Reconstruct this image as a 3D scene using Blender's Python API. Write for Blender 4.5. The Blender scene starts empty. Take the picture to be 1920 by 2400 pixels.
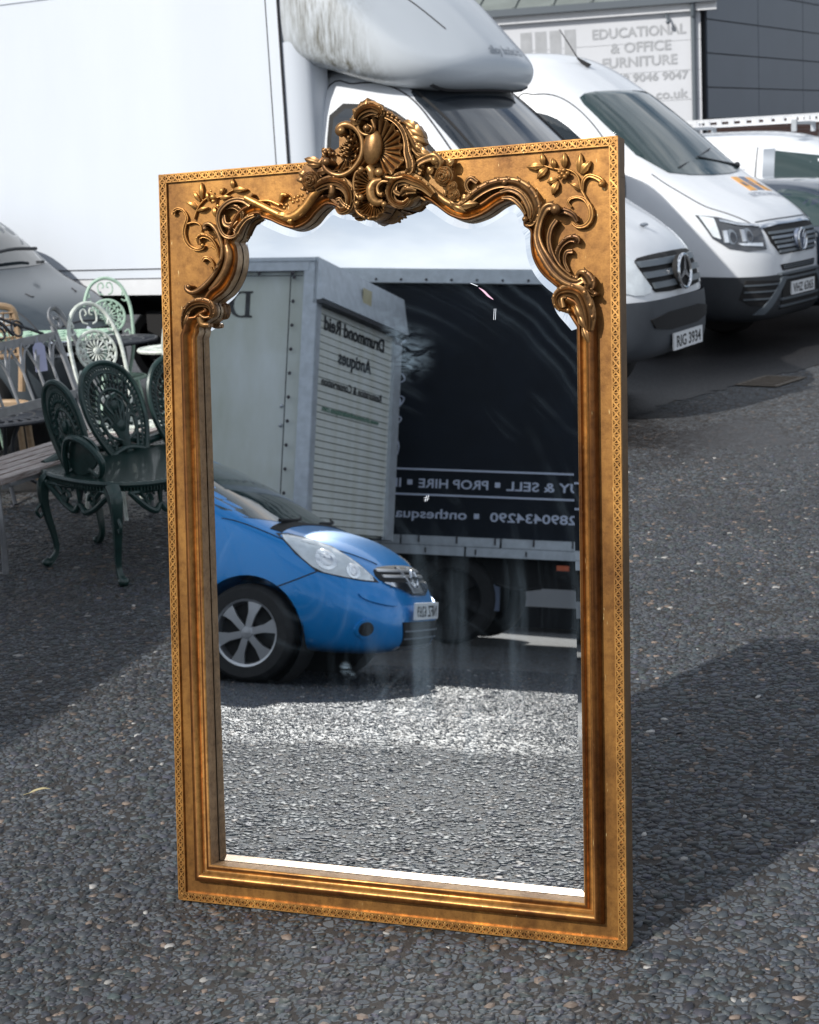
import bpy, bmesh, math, random
import numpy as np
from math import sin, cos, pi, radians, sqrt, atan2
from mathutils import Vector, Matrix
from mathutils.bvhtree import BVHTree
from mathutils.geometry import tessellate_polygon
random.seed(7)
SC = bpy.context.scene
COL = SC.collection

# ------------------------------------------------------------------ camera
camd = bpy.data.cameras.new('camera')
cam = bpy.data.objects.new('camera', camd)
COL.objects.link(cam)
camd.sensor_fit = 'HORIZONTAL'; camd.sensor_width = 36.0
camd.lens = 36.0 * 3941.0 / 1920.0
camd.clip_start = 0.05; camd.clip_end = 2000
RX = Vector((0.99847797, -0.01123651, -0.05399529)); UPV = Vector((0.05515207, 0.20342679, 0.97753557)); FW = Vector((0.0, 0.97902568, -0.20373688))
cam.matrix_world = Matrix(((RX.x, UPV.x, -FW.x, 0), (RX.y, UPV.y, -FW.y, 0), (RX.z, UPV.z, -FW.z, 1.75), (0, 0, 0, 1)))
camd.dof.use_dof = True; camd.dof.focus_distance = 3.75; camd.dof.aperture_fstop = 12.0
SC.camera = cam

# ------------------------------------------------------------------ sky and sun
SUN_H = Vector((-0.745, -0.667, 0)).normalized(); SUN_EL = radians(36)
w = bpy.data.worlds.new("World"); SC.world = w; w.use_nodes = True
nt = w.node_tree; nt.nodes.clear()
def N(t, **k):
    n = nt.nodes.new(t)
    for a, b in k.items(): setattr(n, a, b)
    return n
sky = N('ShaderNodeTexSky', sky_type='NISHITA'); sky.sun_disc = False
sky.sun_elevation = SUN_EL; sky.sun_rotation = atan2(SUN_H.x, SUN_H.y) % (2 * pi)
sky.air_density = 1.0; sky.dust_density = 1.6; sky.ozone_density = 1.3
tc = N('ShaderNodeTexCoord'); mp = N('ShaderNodeMapping'); mp.inputs['Scale'].default_value = (1, 1, 3.2)
nz = N('ShaderNodeTexNoise'); nz.inputs['Scale'].default_value = 2.3; nz.inputs['Detail'].default_value = 9; nz.inputs['Roughness'].default_value = 0.58
cr = N('ShaderNodeValToRGB'); cr.color_ramp.elements[0].position = 0.36; cr.color_ramp.elements[1].position = 0.56
nz2 = N('ShaderNodeTexNoise'); nz2.inputs['Scale'].default_value = 7.0; nz2.inputs['Detail'].default_value = 6
cr2 = N('ShaderNodeValToRGB'); cr2.color_ramp.elements[0].position = 0.3; cr2.color_ramp.elements[1].position = 0.75
cr2.color_ramp.elements[0].color = (8.2, 9.3, 11.0, 1); cr2.color_ramp.elements[1].color = (16.5, 16.9, 17.4, 1)
mx = N('ShaderNodeMixRGB'); bg = N('ShaderNodeBackground'); bg.inputs[1].default_value = 0.074
ow = N('ShaderNodeOutputWorld'); lk = nt.links.new
lk(tc.outputs['Generated'], mp.inputs[0]); lk(mp.outputs[0], nz.inputs[0]); lk(mp.outputs[0], nz2.inputs[0])
lk(nz.outputs[0], cr.inputs[0]); lk(nz2.outputs[0], cr2.inputs[0])
lk(cr.outputs[0], mx.inputs[0]); lk(sky.outputs[0], mx.inputs[1]); lk(cr2.outputs[0], mx.inputs[2])
lk(mx.outputs[0], bg.inputs[0]); lk(bg.outputs[0], ow.inputs[0])
sl = bpy.data.lights.new('sun', 'SUN'); sl.energy = 4.3; sl.angle = radians(0.53); sl.color = (1.0, 0.955, 0.89)
sun = bpy.data.objects.new('sun', sl); COL.objects.link(sun)
sd = (SUN_H * cos(SUN_EL) + Vector((0, 0, sin(SUN_EL))))
sun.rotation_mode = 'QUATERNION'; sun.rotation_quaternion = sd.to_track_quat('Z', 'Y'); sun.location = sd * 60
SC.view_settings.view_transform = 'Standard'; SC.view_settings.look = 'None'
SC.view_settings.exposure = 0.0; SC.view_settings.gamma = 1.0; SC.view_settings.use_curve_mapping = False

# ------------------------------------------------------------------ materials
def mat(name, col, rough=0.5, metal=0.0, var=0.0, vscale=6.0, bump=0.0, bscale=60.0, coat=0.0, col2=None, spec=0.5, stretch=(1, 1, 1), trans=0.0, alpha=1.0, rvar=0.0, detail=5.0):
    m = bpy.data.materials.new(name); m.use_nodes = True
    t = m.node_tree; b = t.nodes['Principled BSDF']; L = t.links.new
    b.inputs['Base Color'].default_value = (*col, 1); b.inputs['Roughness'].default_value = rough
    b.inputs['Metallic'].default_value = metal; b.inputs['Specular IOR Level'].default_value = spec
    b.inputs['Coat Weight'].default_value = coat; b.inputs['Coat Roughness'].default_value = 0.03
    b.inputs['Transmission Weight'].default_value = trans
    if var or bump or rvar:
        c = t.nodes.new('ShaderNodeTexCoord'); mp = t.nodes.new('ShaderNodeMapping'); mp.inputs['Scale'].default_value = stretch
        L(c.outputs['Object'], mp.inputs[0])
    if var or rvar:
        n = t.nodes.new('ShaderNodeTexNoise'); n.inputs['Scale'].default_value = vscale; n.inputs['Detail'].default_value = detail; n.inputs['Roughness'].default_value = .6
        L(mp.outputs[0], n.inputs[0])
        r = t.nodes.new('ShaderNodeValToRGB'); r.color_ramp.elements[0].position = .35; r.color_ramp.elements[1].position = .68
        c2 = col2 if col2 else tuple(x * (1 - var) for x in col)
        r.color_ramp.elements[0].color = (*c2, 1); r.color_ramp.elements[1].color = (*col, 1)
        L(n.outputs[0], r.inputs[0])
        if var: L(r.outputs[0], b.inputs['Base Color'])
        if rvar:
            q = t.nodes.new('ShaderNodeMapRange'); q.inputs[3].default_value = rough + rvar; q.inputs[4].default_value = max(.02, rough - rvar)
            L(n.outputs[0], q.inputs[0]); L(q.outputs[0], b.inputs['Roughness'])
    if bump:
        n = t.nodes.new('ShaderNodeTexNoise'); n.inputs['Scale'].default_value = bscale; n.inputs['Detail'].default_value = 4
        L(mp.outputs[0], n.inputs[0]); u = t.nodes.new('ShaderNodeBump'); u.inputs['Strength'].default_value = bump; u.inputs['Distance'].default_value = 0.004
        L(n.outputs[0], u.inputs['Height']); L(u.outputs[0], b.inputs['Normal'])
    return m
M = {}
M['white_paint'] = mat('white_vehicle_paint', (.73, .76, .80), .32, var=.06, vscale=2, coat=.5, bump=.02, bscale=3)
M['white_flat'] = mat('white_panel', (.615, .665, .735), .5, var=.06, vscale=1.2, stretch=(1, 1, .3), bump=.03, bscale=2)
M['white_trim'] = mat('white_trim', (.70, .72, .75), .4, var=.08, vscale=9)
M['dark_trim'] = mat('dark_plastic', (.028, .032, .038), .55, bump=.1, bscale=300, var=.2)
M['grey_bumper'] = mat('grey_bumper_plastic', (.050, .058, .070), .55, bump=.1, bscale=300, var=.2)
M['black'] = mat('black_underside', (.008, .008, .009), .8)
M['rubber'] = mat('rubber', (.018, .018, .019), .75, var=.3, vscale=20)
M['seam'] = mat('panel_gap', (.03, .03, .035), .7)
M['chrome'] = mat('chrome', (.75, .77, .80), .12, 1.0)
M['silver'] = mat('silver_alloy', (.50, .52, .55), .3, .85, var=.1)
M['grille'] = mat('grille_grey', (.10, .12, .14), .38)
M['grille2'] = mat('grille_light_grey', (.20, .23, .27), .35, .3)
M['glass'] = mat('dark_window_glass', (.012, .018, .022), .03, spec=.8, coat=1.0)
M['glass_green'] = mat('tinted_window_glass', (.028, .050, .052), .04, spec=.5, coat=.4)
M['glass_pale'] = mat('side_window_glass', (.022, .028, .036), .05, spec=.5, coat=.35)
M['lamp'] = mat('headlamp_lens', (.78, .84, .88), .18, .0, coat=1.0, var=.25, vscale=9)
M['lamp_dark'] = mat('headlamp_housing', (.05, .055, .065), .12, .2, coat=1.0)
M['lamp_white'] = mat('lamp_reflector', (.80, .84, .88), .12, .7, coat=1.0)
M['plate'] = mat('plate_white', (.74, .76, .78), .35)
M['ink'] = mat('black_lettering', (.012, .012, .014), .5)
M['orange'] = mat('orange_print', (.75, .36, .06), .45)
M['slate_print'] = mat('slate_print', (.12, .15, .22), .45)
M['pale_print'] = mat('pale_grey_print', (.46, .48, .52), .45)
M['sign_print'] = mat('sign_grey_print', (.40, .415, .44), .5, var=.15)
M['bldg_white'] = mat('white_cladding', (.60, .62, .66), .5, var=.06, vscale=.8)
M['gutter'] = mat('gutter_grey', (.10, .12, .14), .5)
M['roofing'] = mat('roof_sheet', (.22, .25, .24), .6, var=.25, vscale=1.5)
M['cladding'] = mat('slate_blue_cladding', (.095, .115, .15), .42, var=.08, vscale=1.0)
M['brick'] = mat('brick', (.20, .10, .075), .8, var=.35, vscale=8, bump=.3)
M['mortar'] = mat('mortar', (.34, .32, .30), .9, var=.2)
M['blue'] = mat('blue_car_paint', (.0, .235, .64), .32, .22, coat=.6, var=.05, vscale=200)
M['grey_car'] = mat('graphite_car_paint', (.055, .070, .085), .33, .25, coat=.35)
M['navy_car'] = mat('dark_car_paint', (.03, .045, .07), .2, .3, coat=1.0)
M['lorry_grey'] = mat('dirty_grey_lorry_panel', (.66, .69, .67), .5, var=.3, vscale=1.6, stretch=(1, 1, .35), col2=(.48, .50, .42), detail=8, bump=.05, bscale=4)
M['lorry_trim'] = mat('aluminium_trim', (.52, .56, .60), .42, .25, var=.2, vscale=12)
M['shutter'] = mat('shutter_slat', (.72, .75, .74), .5, var=.15, vscale=4, col2=(.60, .61, .54))
M['curtain'] = mat('black_curtain', (.006, .010, .018), .6, var=.4, vscale=2, bump=.5, bscale=1.6, spec=.2)
M['text_grey'] = mat('curtain_lettering', (.50, .55, .68), .5)
M['rust'] = mat('rusty_bolt', (.045, .04, .045), .7)
M['amber'] = mat('amber_reflector', (.5, .09, .02), .3)
M['green_iron'] = mat('dark_green_cast_metal', (.012, .041, .037), .36, .1, var=.35, vscale=25, coat=.2, bump=.15, bscale=90)
M['grey_iron'] = mat('grey_painted_iron', (.30, .31, .325), .42, .3, var=.25, vscale=20)
M['white_iron'] = mat('worn_white_iron', (.78, .82, .78), .5, var=.25, vscale=30, col2=(.45, .50, .44), bump=.2, bscale=120)
M['sage_iron'] = mat('pale_green_iron', (.44, .62, .50), .5, var=.25, vscale=30, bump=.2, bscale=120)
M['black_iron'] = mat('dark_iron', (.035, .04, .05), .4, .3, var=.2, vscale=20)
M['slat_wood'] = mat('weathered_slat', (.50, .47, .46), .6, var=.4, vscale=9, stretch=(1, 14, 14), col2=(.14, .085, .065), bump=.3, bscale=20)
M['rattan'] = mat('rattan_cane', (.38, .26, .155), .55, var=.3, vscale=30)
M['tag'] = mat('lilac_tag', (.42, .44, .62), .6)
M['leaf'] = mat('dry_leaf', (.42, .36, .20), .7)
M['cover_iron'] = mat('drain_cover', (.12, .095, .07), .6, var=.3, vscale=30, bump=.3)
M['green_ink'] = mat('green_lettering', (.04, .17, .10), .5)
M['label'] = mat('yellowed_label', (.52, .47, .30), .6, var=.2)
M['prop_wood'] = mat('prop_wood', (.25, .16, .09), .6, var=.3)

def gold_mat(nm='antique_gilt', ca=(.30, .145, .045), cb=(.66, .345, .095), dk_=(.34, .26, .22), rm=.26, met=.70):
    m = bpy.data.materials.new(nm); m.use_nodes = True; t = m.node_tree; L = t.links.new
    b = t.nodes['Principled BSDF']; b.inputs['Metallic'].default_value = met; b.inputs['Roughness'].default_value = .38
    c = t.nodes.new('ShaderNodeTexCoord')
    def noise(s, d, r, st=None):
        n = t.nodes.new('ShaderNodeTexNoise'); n.inputs['Scale'].default_value = s; n.inputs['Detail'].default_value = d; n.inputs['Roughness'].default_value = r
        if st:
            mp = t.nodes.new('ShaderNodeMapping'); mp.inputs['Scale'].default_value = st; L(c.outputs['Object'], mp.inputs[0]); L(mp.outputs[0], n.inputs[0])
        else: L(c.outputs['Object'], n.inputs[0])
        return n
    def ramp(src, p0, c0, p1, c1):
        r = t.nodes.new('ShaderNodeValToRGB'); r.color_ramp.elements[0].position = p0; r.color_ramp.elements[1].position = p1
        r.color_ramp.elements[0].color = (*c0, 1); r.color_ramp.elements[1].color = (*c1, 1); L(src, r.inputs[0]); return r
    n1 = noise(7, 8, .68, (1, .45, 1)); r1 = ramp(n1.outputs[0], .36, ca, .62, cb)
    n2 = noise(55, 8, .7); r2 = ramp(n2.outputs[0], .33, (.42, .38, .35), .56, (1, 1, 1))
    mm = t.nodes.new('ShaderNodeMixRGB'); mm.blend_type = 'MULTIPLY'; mm.inputs[0].default_value = .75; L(r1.outputs[0], mm.inputs[1]); L(r2.outputs[0], mm.inputs[2])
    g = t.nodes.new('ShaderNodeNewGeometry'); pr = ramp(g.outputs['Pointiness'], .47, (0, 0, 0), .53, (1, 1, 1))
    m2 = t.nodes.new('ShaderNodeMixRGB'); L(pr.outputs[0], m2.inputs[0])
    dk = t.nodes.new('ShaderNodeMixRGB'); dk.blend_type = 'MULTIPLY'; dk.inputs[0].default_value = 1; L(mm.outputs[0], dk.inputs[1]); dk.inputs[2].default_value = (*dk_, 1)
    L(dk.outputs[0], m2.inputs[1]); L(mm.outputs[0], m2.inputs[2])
    n3 = noise(150, 3, .5, (1, .12, 1)); r3 = ramp(n3.outputs[0], .72, (0, 0, 0), .76, (1, 1, 1))
    m3 = t.nodes.new('ShaderNodeMixRGB'); m3.inputs[2].default_value = (.80, .62, .30, 1); L(m2.outputs[0], m3.inputs[1]); L(r3.outputs[0], m3.inputs[0])
    L(m3.outputs[0], b.inputs['Base Color'])
    rr = t.nodes.new('ShaderNodeMapRange'); rr.inputs[3].default_value = .52; rr.inputs[4].default_value = rm; L(n2.outputs[0], rr.inputs[0]); L(rr.outputs[0], b.inputs['Roughness'])
    u = t.nodes.new('ShaderNodeBump'); u.inputs['Strength'].default_value = .22; u.inputs['Distance'].default_value = .0015; L(n2.outputs[0], u.inputs['Height']); L(u.outputs[0], b.inputs['Normal'])
    return m
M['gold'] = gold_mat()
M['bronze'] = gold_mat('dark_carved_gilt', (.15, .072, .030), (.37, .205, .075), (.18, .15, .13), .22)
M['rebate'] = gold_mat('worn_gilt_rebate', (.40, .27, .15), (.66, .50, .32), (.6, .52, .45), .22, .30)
M['gold_dark'] = mat('patinated_gilt_recess', (.085, .05, .03), .5, .5, var=.4, vscale=40)
M['frame_side'] = mat('frame_edge_brown_gilt', (.22, .13, .06), .5, .5, var=.4, vscale=14)

def mirror_mat():
    m = bpy.data.materials.new('silvered_glass'); m.use_nodes = True; t = m.node_tree; L = t.links.new; t.nodes.clear(); nn = t.nodes.new
    o = nn('ShaderNodeOutputMaterial'); g = nn('ShaderNodeBsdfGlossy'); g.inputs['Roughness'].default_value = 0; g.inputs['Color'].default_value = (.87, .91, .94, 1)
    g2 = nn('ShaderNodeBsdfDiffuse'); g2.inputs['Color'].default_value = (.50, .68, .85, 1); mx = nn('ShaderNodeMixShader'); c = nn('ShaderNodeTexCoord')
    def math_(op, a, b=None):
        k = nn('ShaderNodeMath'); k.operation = op
        for i, v in enumerate((a, b)):
            if v is None: continue
            if isinstance(v, (int, float)): k.inputs[i].default_value = v
            else: L(v, k.inputs[i])
        return k.outputs[0]
    def mr(v, a, b, c_=0., d=1.):
        k = nn('ShaderNodeMapRange'); k.interpolation_type = 'SMOOTHSTEP'; k.inputs[1].default_value = a; k.inputs[2].default_value = b; k.inputs[3].default_value = c_; k.inputs[4].default_value = d; L(v, k.inputs[0]); return k.outputs[0]
    def noise(sc_, sx=(1, 1, 1), rot=0, det=5, dis=0.):
        p = nn('ShaderNodeMapping'); p.inputs['Rotation'].default_value = (0, 0, rot); p.inputs['Scale'].default_value = sx; L(c.outputs['Object'], p.inputs[0])
        n = nn('ShaderNodeTexNoise'); n.inputs['Scale'].default_value = sc_; n.inputs['Detail'].default_value = det; n.inputs['Distortion'].default_value = dis; L(p.outputs[0], n.inputs[0]); return n.outputs[0]
    def dist(x, y):
        d = nn('ShaderNodeVectorMath'); d.operation = 'DISTANCE'; L(c.outputs['Object'], d.inputs[0]); d.inputs[1].default_value = (x, y, -.035); return d.outputs['Value']
    # wiping arcs round two centres, broken up by noise
    def arcs(x, y, freq, lo):
        d = math_('ADD', dist(x, y), math_('MULTIPLY', noise(3.0), .10)); cmb = nn('ShaderNodeCombineXYZ'); L(math_('MULTIPLY', d, freq), cmb.inputs[0])
        n = nn('ShaderNodeTexNoise'); n.inputs['Scale'].default_value = 1; n.inputs['Detail'].default_value = 4; L(cmb.outputs[0], n.inputs[0]); return mr(n.outputs[0], lo, .78)
    a = math_('MULTIPLY', arcs(.35, .78, 30, .46), mr(noise(3.1), .42, .70)); b = math_('MULTIPLY', arcs(1.3, 1.5, 24, .5), mr(noise(4.7), .5, .75))
    low = math_('MULTIPLY', mr(noise(1.5, (9, 1.1, 1), .25), .50, .80), mr(dist(.70, .62), .38, .10))
    sm = math_('MULTIPLY', math_('ADD', math_('ADD', a, math_('MULTIPLY', b, .6)), math_('MULTIPLY', low, 1.2)), .06)
    streaky = mr(noise(14, (1, 3.0, 1), .5, 4, 2.2), .30, .78)
    def blot(x, y, r, k): return math_('MULTIPLY', math_('MULTIPLY', mr(dist(x, y), r, r * .15), streaky), k)
    tot = math_('ADD', sm, .0015)
    for (x, y, r, k) in ((.652, 1.322, .026, .42), (.650, 1.345, .08, .16), (.618, 1.40, .05, .16), (.60, 1.44, .035, .16), (.53, 1.293, .012, .55), (.515, 1.25, .012, .5), (.505, 1.222, .010, .5), (.575, 1.175, .014, .45), (.558, 1.14, .014, .4), (.545, 1.11, .013, .6), (.538, 1.06, .012, .4), (.52, .97, .010, .4), (.464, .600, .022, .25), (.482, .585, .016, .2), (.374, .665, .012, .4), (.385, .69, .010, .35), (.43, .75, .010, .35), (.515, .735, .010, .3)):
        tot = math_('ADD', tot, blot(x, y, r, k))
    L(tot, mx.inputs[0]); L(g.outputs[0], mx.inputs[1]); L(g2.outputs[0], mx.inputs[2]); L(mx.outputs[0], o.inputs[0]); return m
M['mirror'] = mirror_mat()
M['smear'] = mat('dried_cleaner_smear', (.75, .80, .88), .5)
M['pink'] = mat('pink_smear', (.75, .45, .60), .5)

def wetness(t, b, dry, wet, mul=None):
    """a still damp, shinier stretch of the yard in front of the blue car"""
    L = t.links.new; c = t.nodes.new('ShaderNodeTexCoord'); d = t.nodes.new('ShaderNodeVectorMath'); d.operation = 'DISTANCE'; L(c.outputs['Object'], d.inputs[0]); d.inputs[1].default_value = (-4.3, .1, 0)
    n = t.nodes.new('ShaderNodeTexNoise'); n.inputs['Scale'].default_value = 1.1; n.inputs['Detail'].default_value = 5; L(c.outputs['Object'], n.inputs[0])
    a = t.nodes.new('ShaderNodeMath'); a.operation = 'MULTIPLY_ADD'; L(n.outputs[0], a.inputs[0]); a.inputs[1].default_value = 1.2; L(d.outputs['Value'], a.inputs[2])
    m = t.nodes.new('ShaderNodeMapRange'); m.interpolation_type = 'SMOOTHSTEP'; m.inputs[1].default_value = 2.3; m.inputs[2].default_value = 3.1; m.inputs[3].default_value = wet; m.inputs[4].default_value = dry; L(a.outputs[0], m.inputs[0])
    if mul is None: L(m.outputs[0], b.inputs['Roughness'])
    else:
        k = t.nodes.new('ShaderNodeMath'); k.operation = 'MINIMUM'; L(m.outputs[0], k.inputs[0]); L(mul, k.inputs[1]); L(k.outputs[0], b.inputs['Roughness'])
def ground_mat():
    m = bpy.data.materials.new('worn_asphalt'); m.use_nodes = True; t = m.node_tree; L = t.links.new
    b = t.nodes['Principled BSDF']; c = t.nodes.new('ShaderNodeTexCoord')
    def noise(s, d=5, r=.6):
        n = t.nodes.new('ShaderNodeTexNoise'); n.inputs['Scale'].default_value = s; n.inputs['Detail'].default_value = d; n.inputs['Roughness'].default_value = r; L(c.outputs['Object'], n.inputs[0]); return n
    def ramp(src, p0, c0, p1, c1):
        r = t.nodes.new('ShaderNodeValToRGB'); r.color_ramp.elements[0].position = p0; r.color_ramp.elements[1].position = p1
        r.color_ramp.elements[0].color = (*c0, 1); r.color_ramp.elements[1].color = (*c1, 1); L(src, r.inputs[0]); return r
    def mixc(f, a, b_, mode='MIX'):
        x = t.nodes.new('ShaderNodeMixRGB'); x.blend_type = mode
        if isinstance(f, float): x.inputs[0].default_value = f
        else: L(f, x.inputs[0])
        L(a, x.inputs[1]); L(b_, x.inputs[2]); return x
    tar = ramp(noise(40, 6).outputs[0], .35, (.018, .0155, .014), .7, (.042, .036, .0325))
    v = t.nodes.new('ShaderNodeTexVoronoi'); v.inputs['Scale'].default_value = 40; L(c.outputs['Object'], v.inputs[0])
    ve = t.nodes.new('ShaderNodeTexVoronoi'); ve.feature = 'DISTANCE_TO_EDGE'; ve.inputs['Scale'].default_value = 40; L(c.outputs['Object'], ve.inputs[0])
    wn = t.nodes.new('ShaderNodeTexWhiteNoise'); L(v.outputs['Color'], wn.inputs[0])
    sc = ramp(wn.outputs[0], .0, (.045, .052, .062), 1., (.17, .18, .19)); sc.color_ramp.elements.new(.93).color = (.11, .125, .14, 1); sc.color_ramp.elements.new(.97).color = (.17, .13, .10, 1)
    em = ramp(ve.outputs[0], .05, (0, 0, 0), .13, (1, 1, 1)); keep = ramp(wn.outputs[0], .22, (0, 0, 0), .24, (1, 1, 1))
    # inner region near the viewer carries real chippings, so the printed aggregate starts beyond them
    sx = t.nodes.new('ShaderNodeSeparateXYZ'); L(c.outputs['Object'], sx.inputs[0])
    f = t.nodes.new('ShaderNodeMapRange'); f.inputs[1].default_value = 7.5; f.inputs[2].default_value = 9.5; L(sx.outputs[1], f.inputs[0])
    f2 = t.nodes.new('ShaderNodeMapRange'); f2.inputs[1].default_value = 1.4; f2.inputs[2].default_value = -.6; L(sx.outputs[1], f2.inputs[0])
    fa = t.nodes.new('ShaderNodeMath'); fa.operation = 'MAXIMUM'; L(f.outputs[0], fa.inputs[0]); L(f2.outputs[0], fa.inputs[1])
    k = t.nodes.new('ShaderNodeMath'); k.operation = 'MULTIPLY'; L(em.outputs[0], k.inputs[0]); L(keep.outputs[0], k.inputs[1])
    k2 = t.nodes.new('ShaderNodeMath'); k2.operation = 'MULTIPLY'; L(k.outputs[0], k2.inputs[0]); k2.inputs[1].default_value = 1.0
    a = mixc(k2.outputs[0], tar.outputs[0], sc.outputs[0])
    wet = ramp(noise(.55, 4, .7).outputs[0], .47, (0, 0, 0), .56, (1, 1, 1))
    y1 = t.nodes.new('ShaderNodeMapRange'); y1.inputs[1].default_value = 5.2; y1.inputs[2].default_value = 7.5; L(sx.outputs[1], y1.inputs[0])
    dry = t.nodes.new('ShaderNodeRGB'); dry.outputs[0].default_value = (1, 1, 1, 1); wetc = t.nodes.new('ShaderNodeRGB'); wetc.outputs[0].default_value = (.55, .50, .47, 1)
    wm = t.nodes.new('ShaderNodeMath'); wm.operation = 'MULTIPLY'; L(wet.outputs[0], wm.inputs[0]); L(y1.outputs[0], wm.inputs[1])
    tint = mixc(wm.outputs[0], dry.outputs[0], wetc.outputs[0]); a2 = mixc(1.0, a.outputs[0], tint.outputs[0], 'MULTIPLY')
    L(a2.outputs[0], b.inputs['Base Color'])
    rr = t.nodes.new('ShaderNodeMapRange'); rr.inputs[3].default_value = .78; rr.inputs[4].default_value = .40; L(wm.outputs[0], rr.inputs[0]); wetness(t, b, .85, .34, rr.outputs[0])
    n5 = noise(320, 4); ad = t.nodes.new('ShaderNodeMath'); ad.operation = 'ADD'; L(n5.outputs[0], ad.inputs[0]); L(k2.outputs[0], ad.inputs[1])
    u = t.nodes.new('ShaderNodeBump'); u.inputs['Strength'].default_value = .55; u.inputs['Distance'].default_value = .004; L(ad.outputs[0], u.inputs['Height']); L(u.outputs[0], b.inputs['Normal'])
    return m
M['ground'] = ground_mat()
M['fresh_tar'] = mat('wet_dark_tarmac', (.030, .030, .033), .46, var=.75, vscale=70, bump=.9, bscale=110, rvar=.22, detail=9)

def stone_mat():
    m = bpy.data.materials.new('stone_chippings'); m.use_nodes = True; t = m.node_tree; L = t.links.new; b = t.nodes['Principled BSDF']
    at = t.nodes.new('ShaderNodeAttribute'); at.attribute_name = 'Col'; c = t.nodes.new('ShaderNodeTexCoord')
    n = t.nodes.new('ShaderNodeTexNoise'); n.inputs['Scale'].default_value = 160; n.inputs['Detail'].default_value = 4; L(c.outputs['Object'], n.inputs[0])
    r = t.nodes.new('ShaderNodeMapRange'); r.inputs[3].default_value = .65; r.inputs[4].default_value = 1.3; L(n.outputs[0], r.inputs[0])
    x = t.nodes.new('ShaderNodeVectorMath'); x.operation = 'SCALE'; L(at.outputs['Color'], x.inputs[0]); L(r.outputs[0], x.inputs['Scale']); L(x.outputs[0], b.inputs['Base Color'])
    b.inputs['Specular IOR Level'].default_value = .5
    wetness(t, b, .58, .30)
    u = t.nodes.new('ShaderNodeBump'); u.inputs['Strength'].default_value = .5; u.inputs['Distance'].default_value = .0015; L(n.outputs[0], u.inputs['Height']); L(u.outputs[0], b.inputs['Normal'])
    return m
M['stones'] = stone_mat()

# ------------------------------------------------------------------ mesh helpers
def link(o, parent=None):
    COL.objects.link(o)
    if parent is not None: o.parent = parent
    return o
def tag(o, label=None, cat=None, group=None, kind=None):
    if label: o['label'] = label
    if cat: o['category'] = cat
    if group: o['group'] = group
    if kind: o['kind'] = kind
    return o
def thing(name, label, cat, loc=(0, 0, 0), yaw=0.0, group=None):
    o = bpy.data.objects.new(name, None); COL.objects.link(o); o.empty_display_size = .2
    o.location = loc; o.rotation_euler = (0, 0, radians(yaw))
    return tag(o, label, cat, group)
def add(name, V, F, m, parent=None, smooth=40):
    me = bpy.data.meshes.new(name); me.from_pydata([tuple(v) for v in V], [], F); me.materials.append(M[m] if isinstance(m, str) else m)
    if smooth:
        me.shade_smooth()
        if smooth < 180: me.set_sharp_from_angle(angle=radians(smooth))
    me.update()
    return link(bpy.data.objects.new(name, me), parent)
def cat_rom(P, n):
    P = [Vector(p) for p in P]
    if len(P) < 3: return [P[0].lerp(P[-1], i / n) for i in range(n + 1)]
    Q = [P[0] * 2 - P[1]] + P + [P[-1] * 2 - P[-2]]; out = []
    for i in range(1, len(Q) - 2):
        a, b, c, d = Q[i - 1], Q[i], Q[i + 1], Q[i + 2]
        for k in range(n):
            t = k / n
            out.append(.5 * ((2 * b) + (c - a) * t + (2 * a - 5 * b + 4 * c - d) * t * t + (3 * b - a - 3 * c + d) * t ** 3))
    out.append(P[-1].copy()); return out
def chaikin(P, n=2, closed=True):
    P = [Vector(p) for p in P]
    for _ in range(n):
        Q = []
        for i in range(len(P) if closed else len(P) - 1):
            a, b = P[i], P[(i + 1) % len(P)]; Q += [a.lerp(b, .25), a.lerp(b, .75)]
        if not closed: Q = [P[0]] + Q + [P[-1]]
        P = Q
    return P
def interp(rs, t):
    if len(rs) == 1: return rs[0]
    x = t * (len(rs) - 1); i = min(int(x), len(rs) - 2); return rs[i] + (rs[i + 1] - rs[i]) * (x - i)

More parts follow.
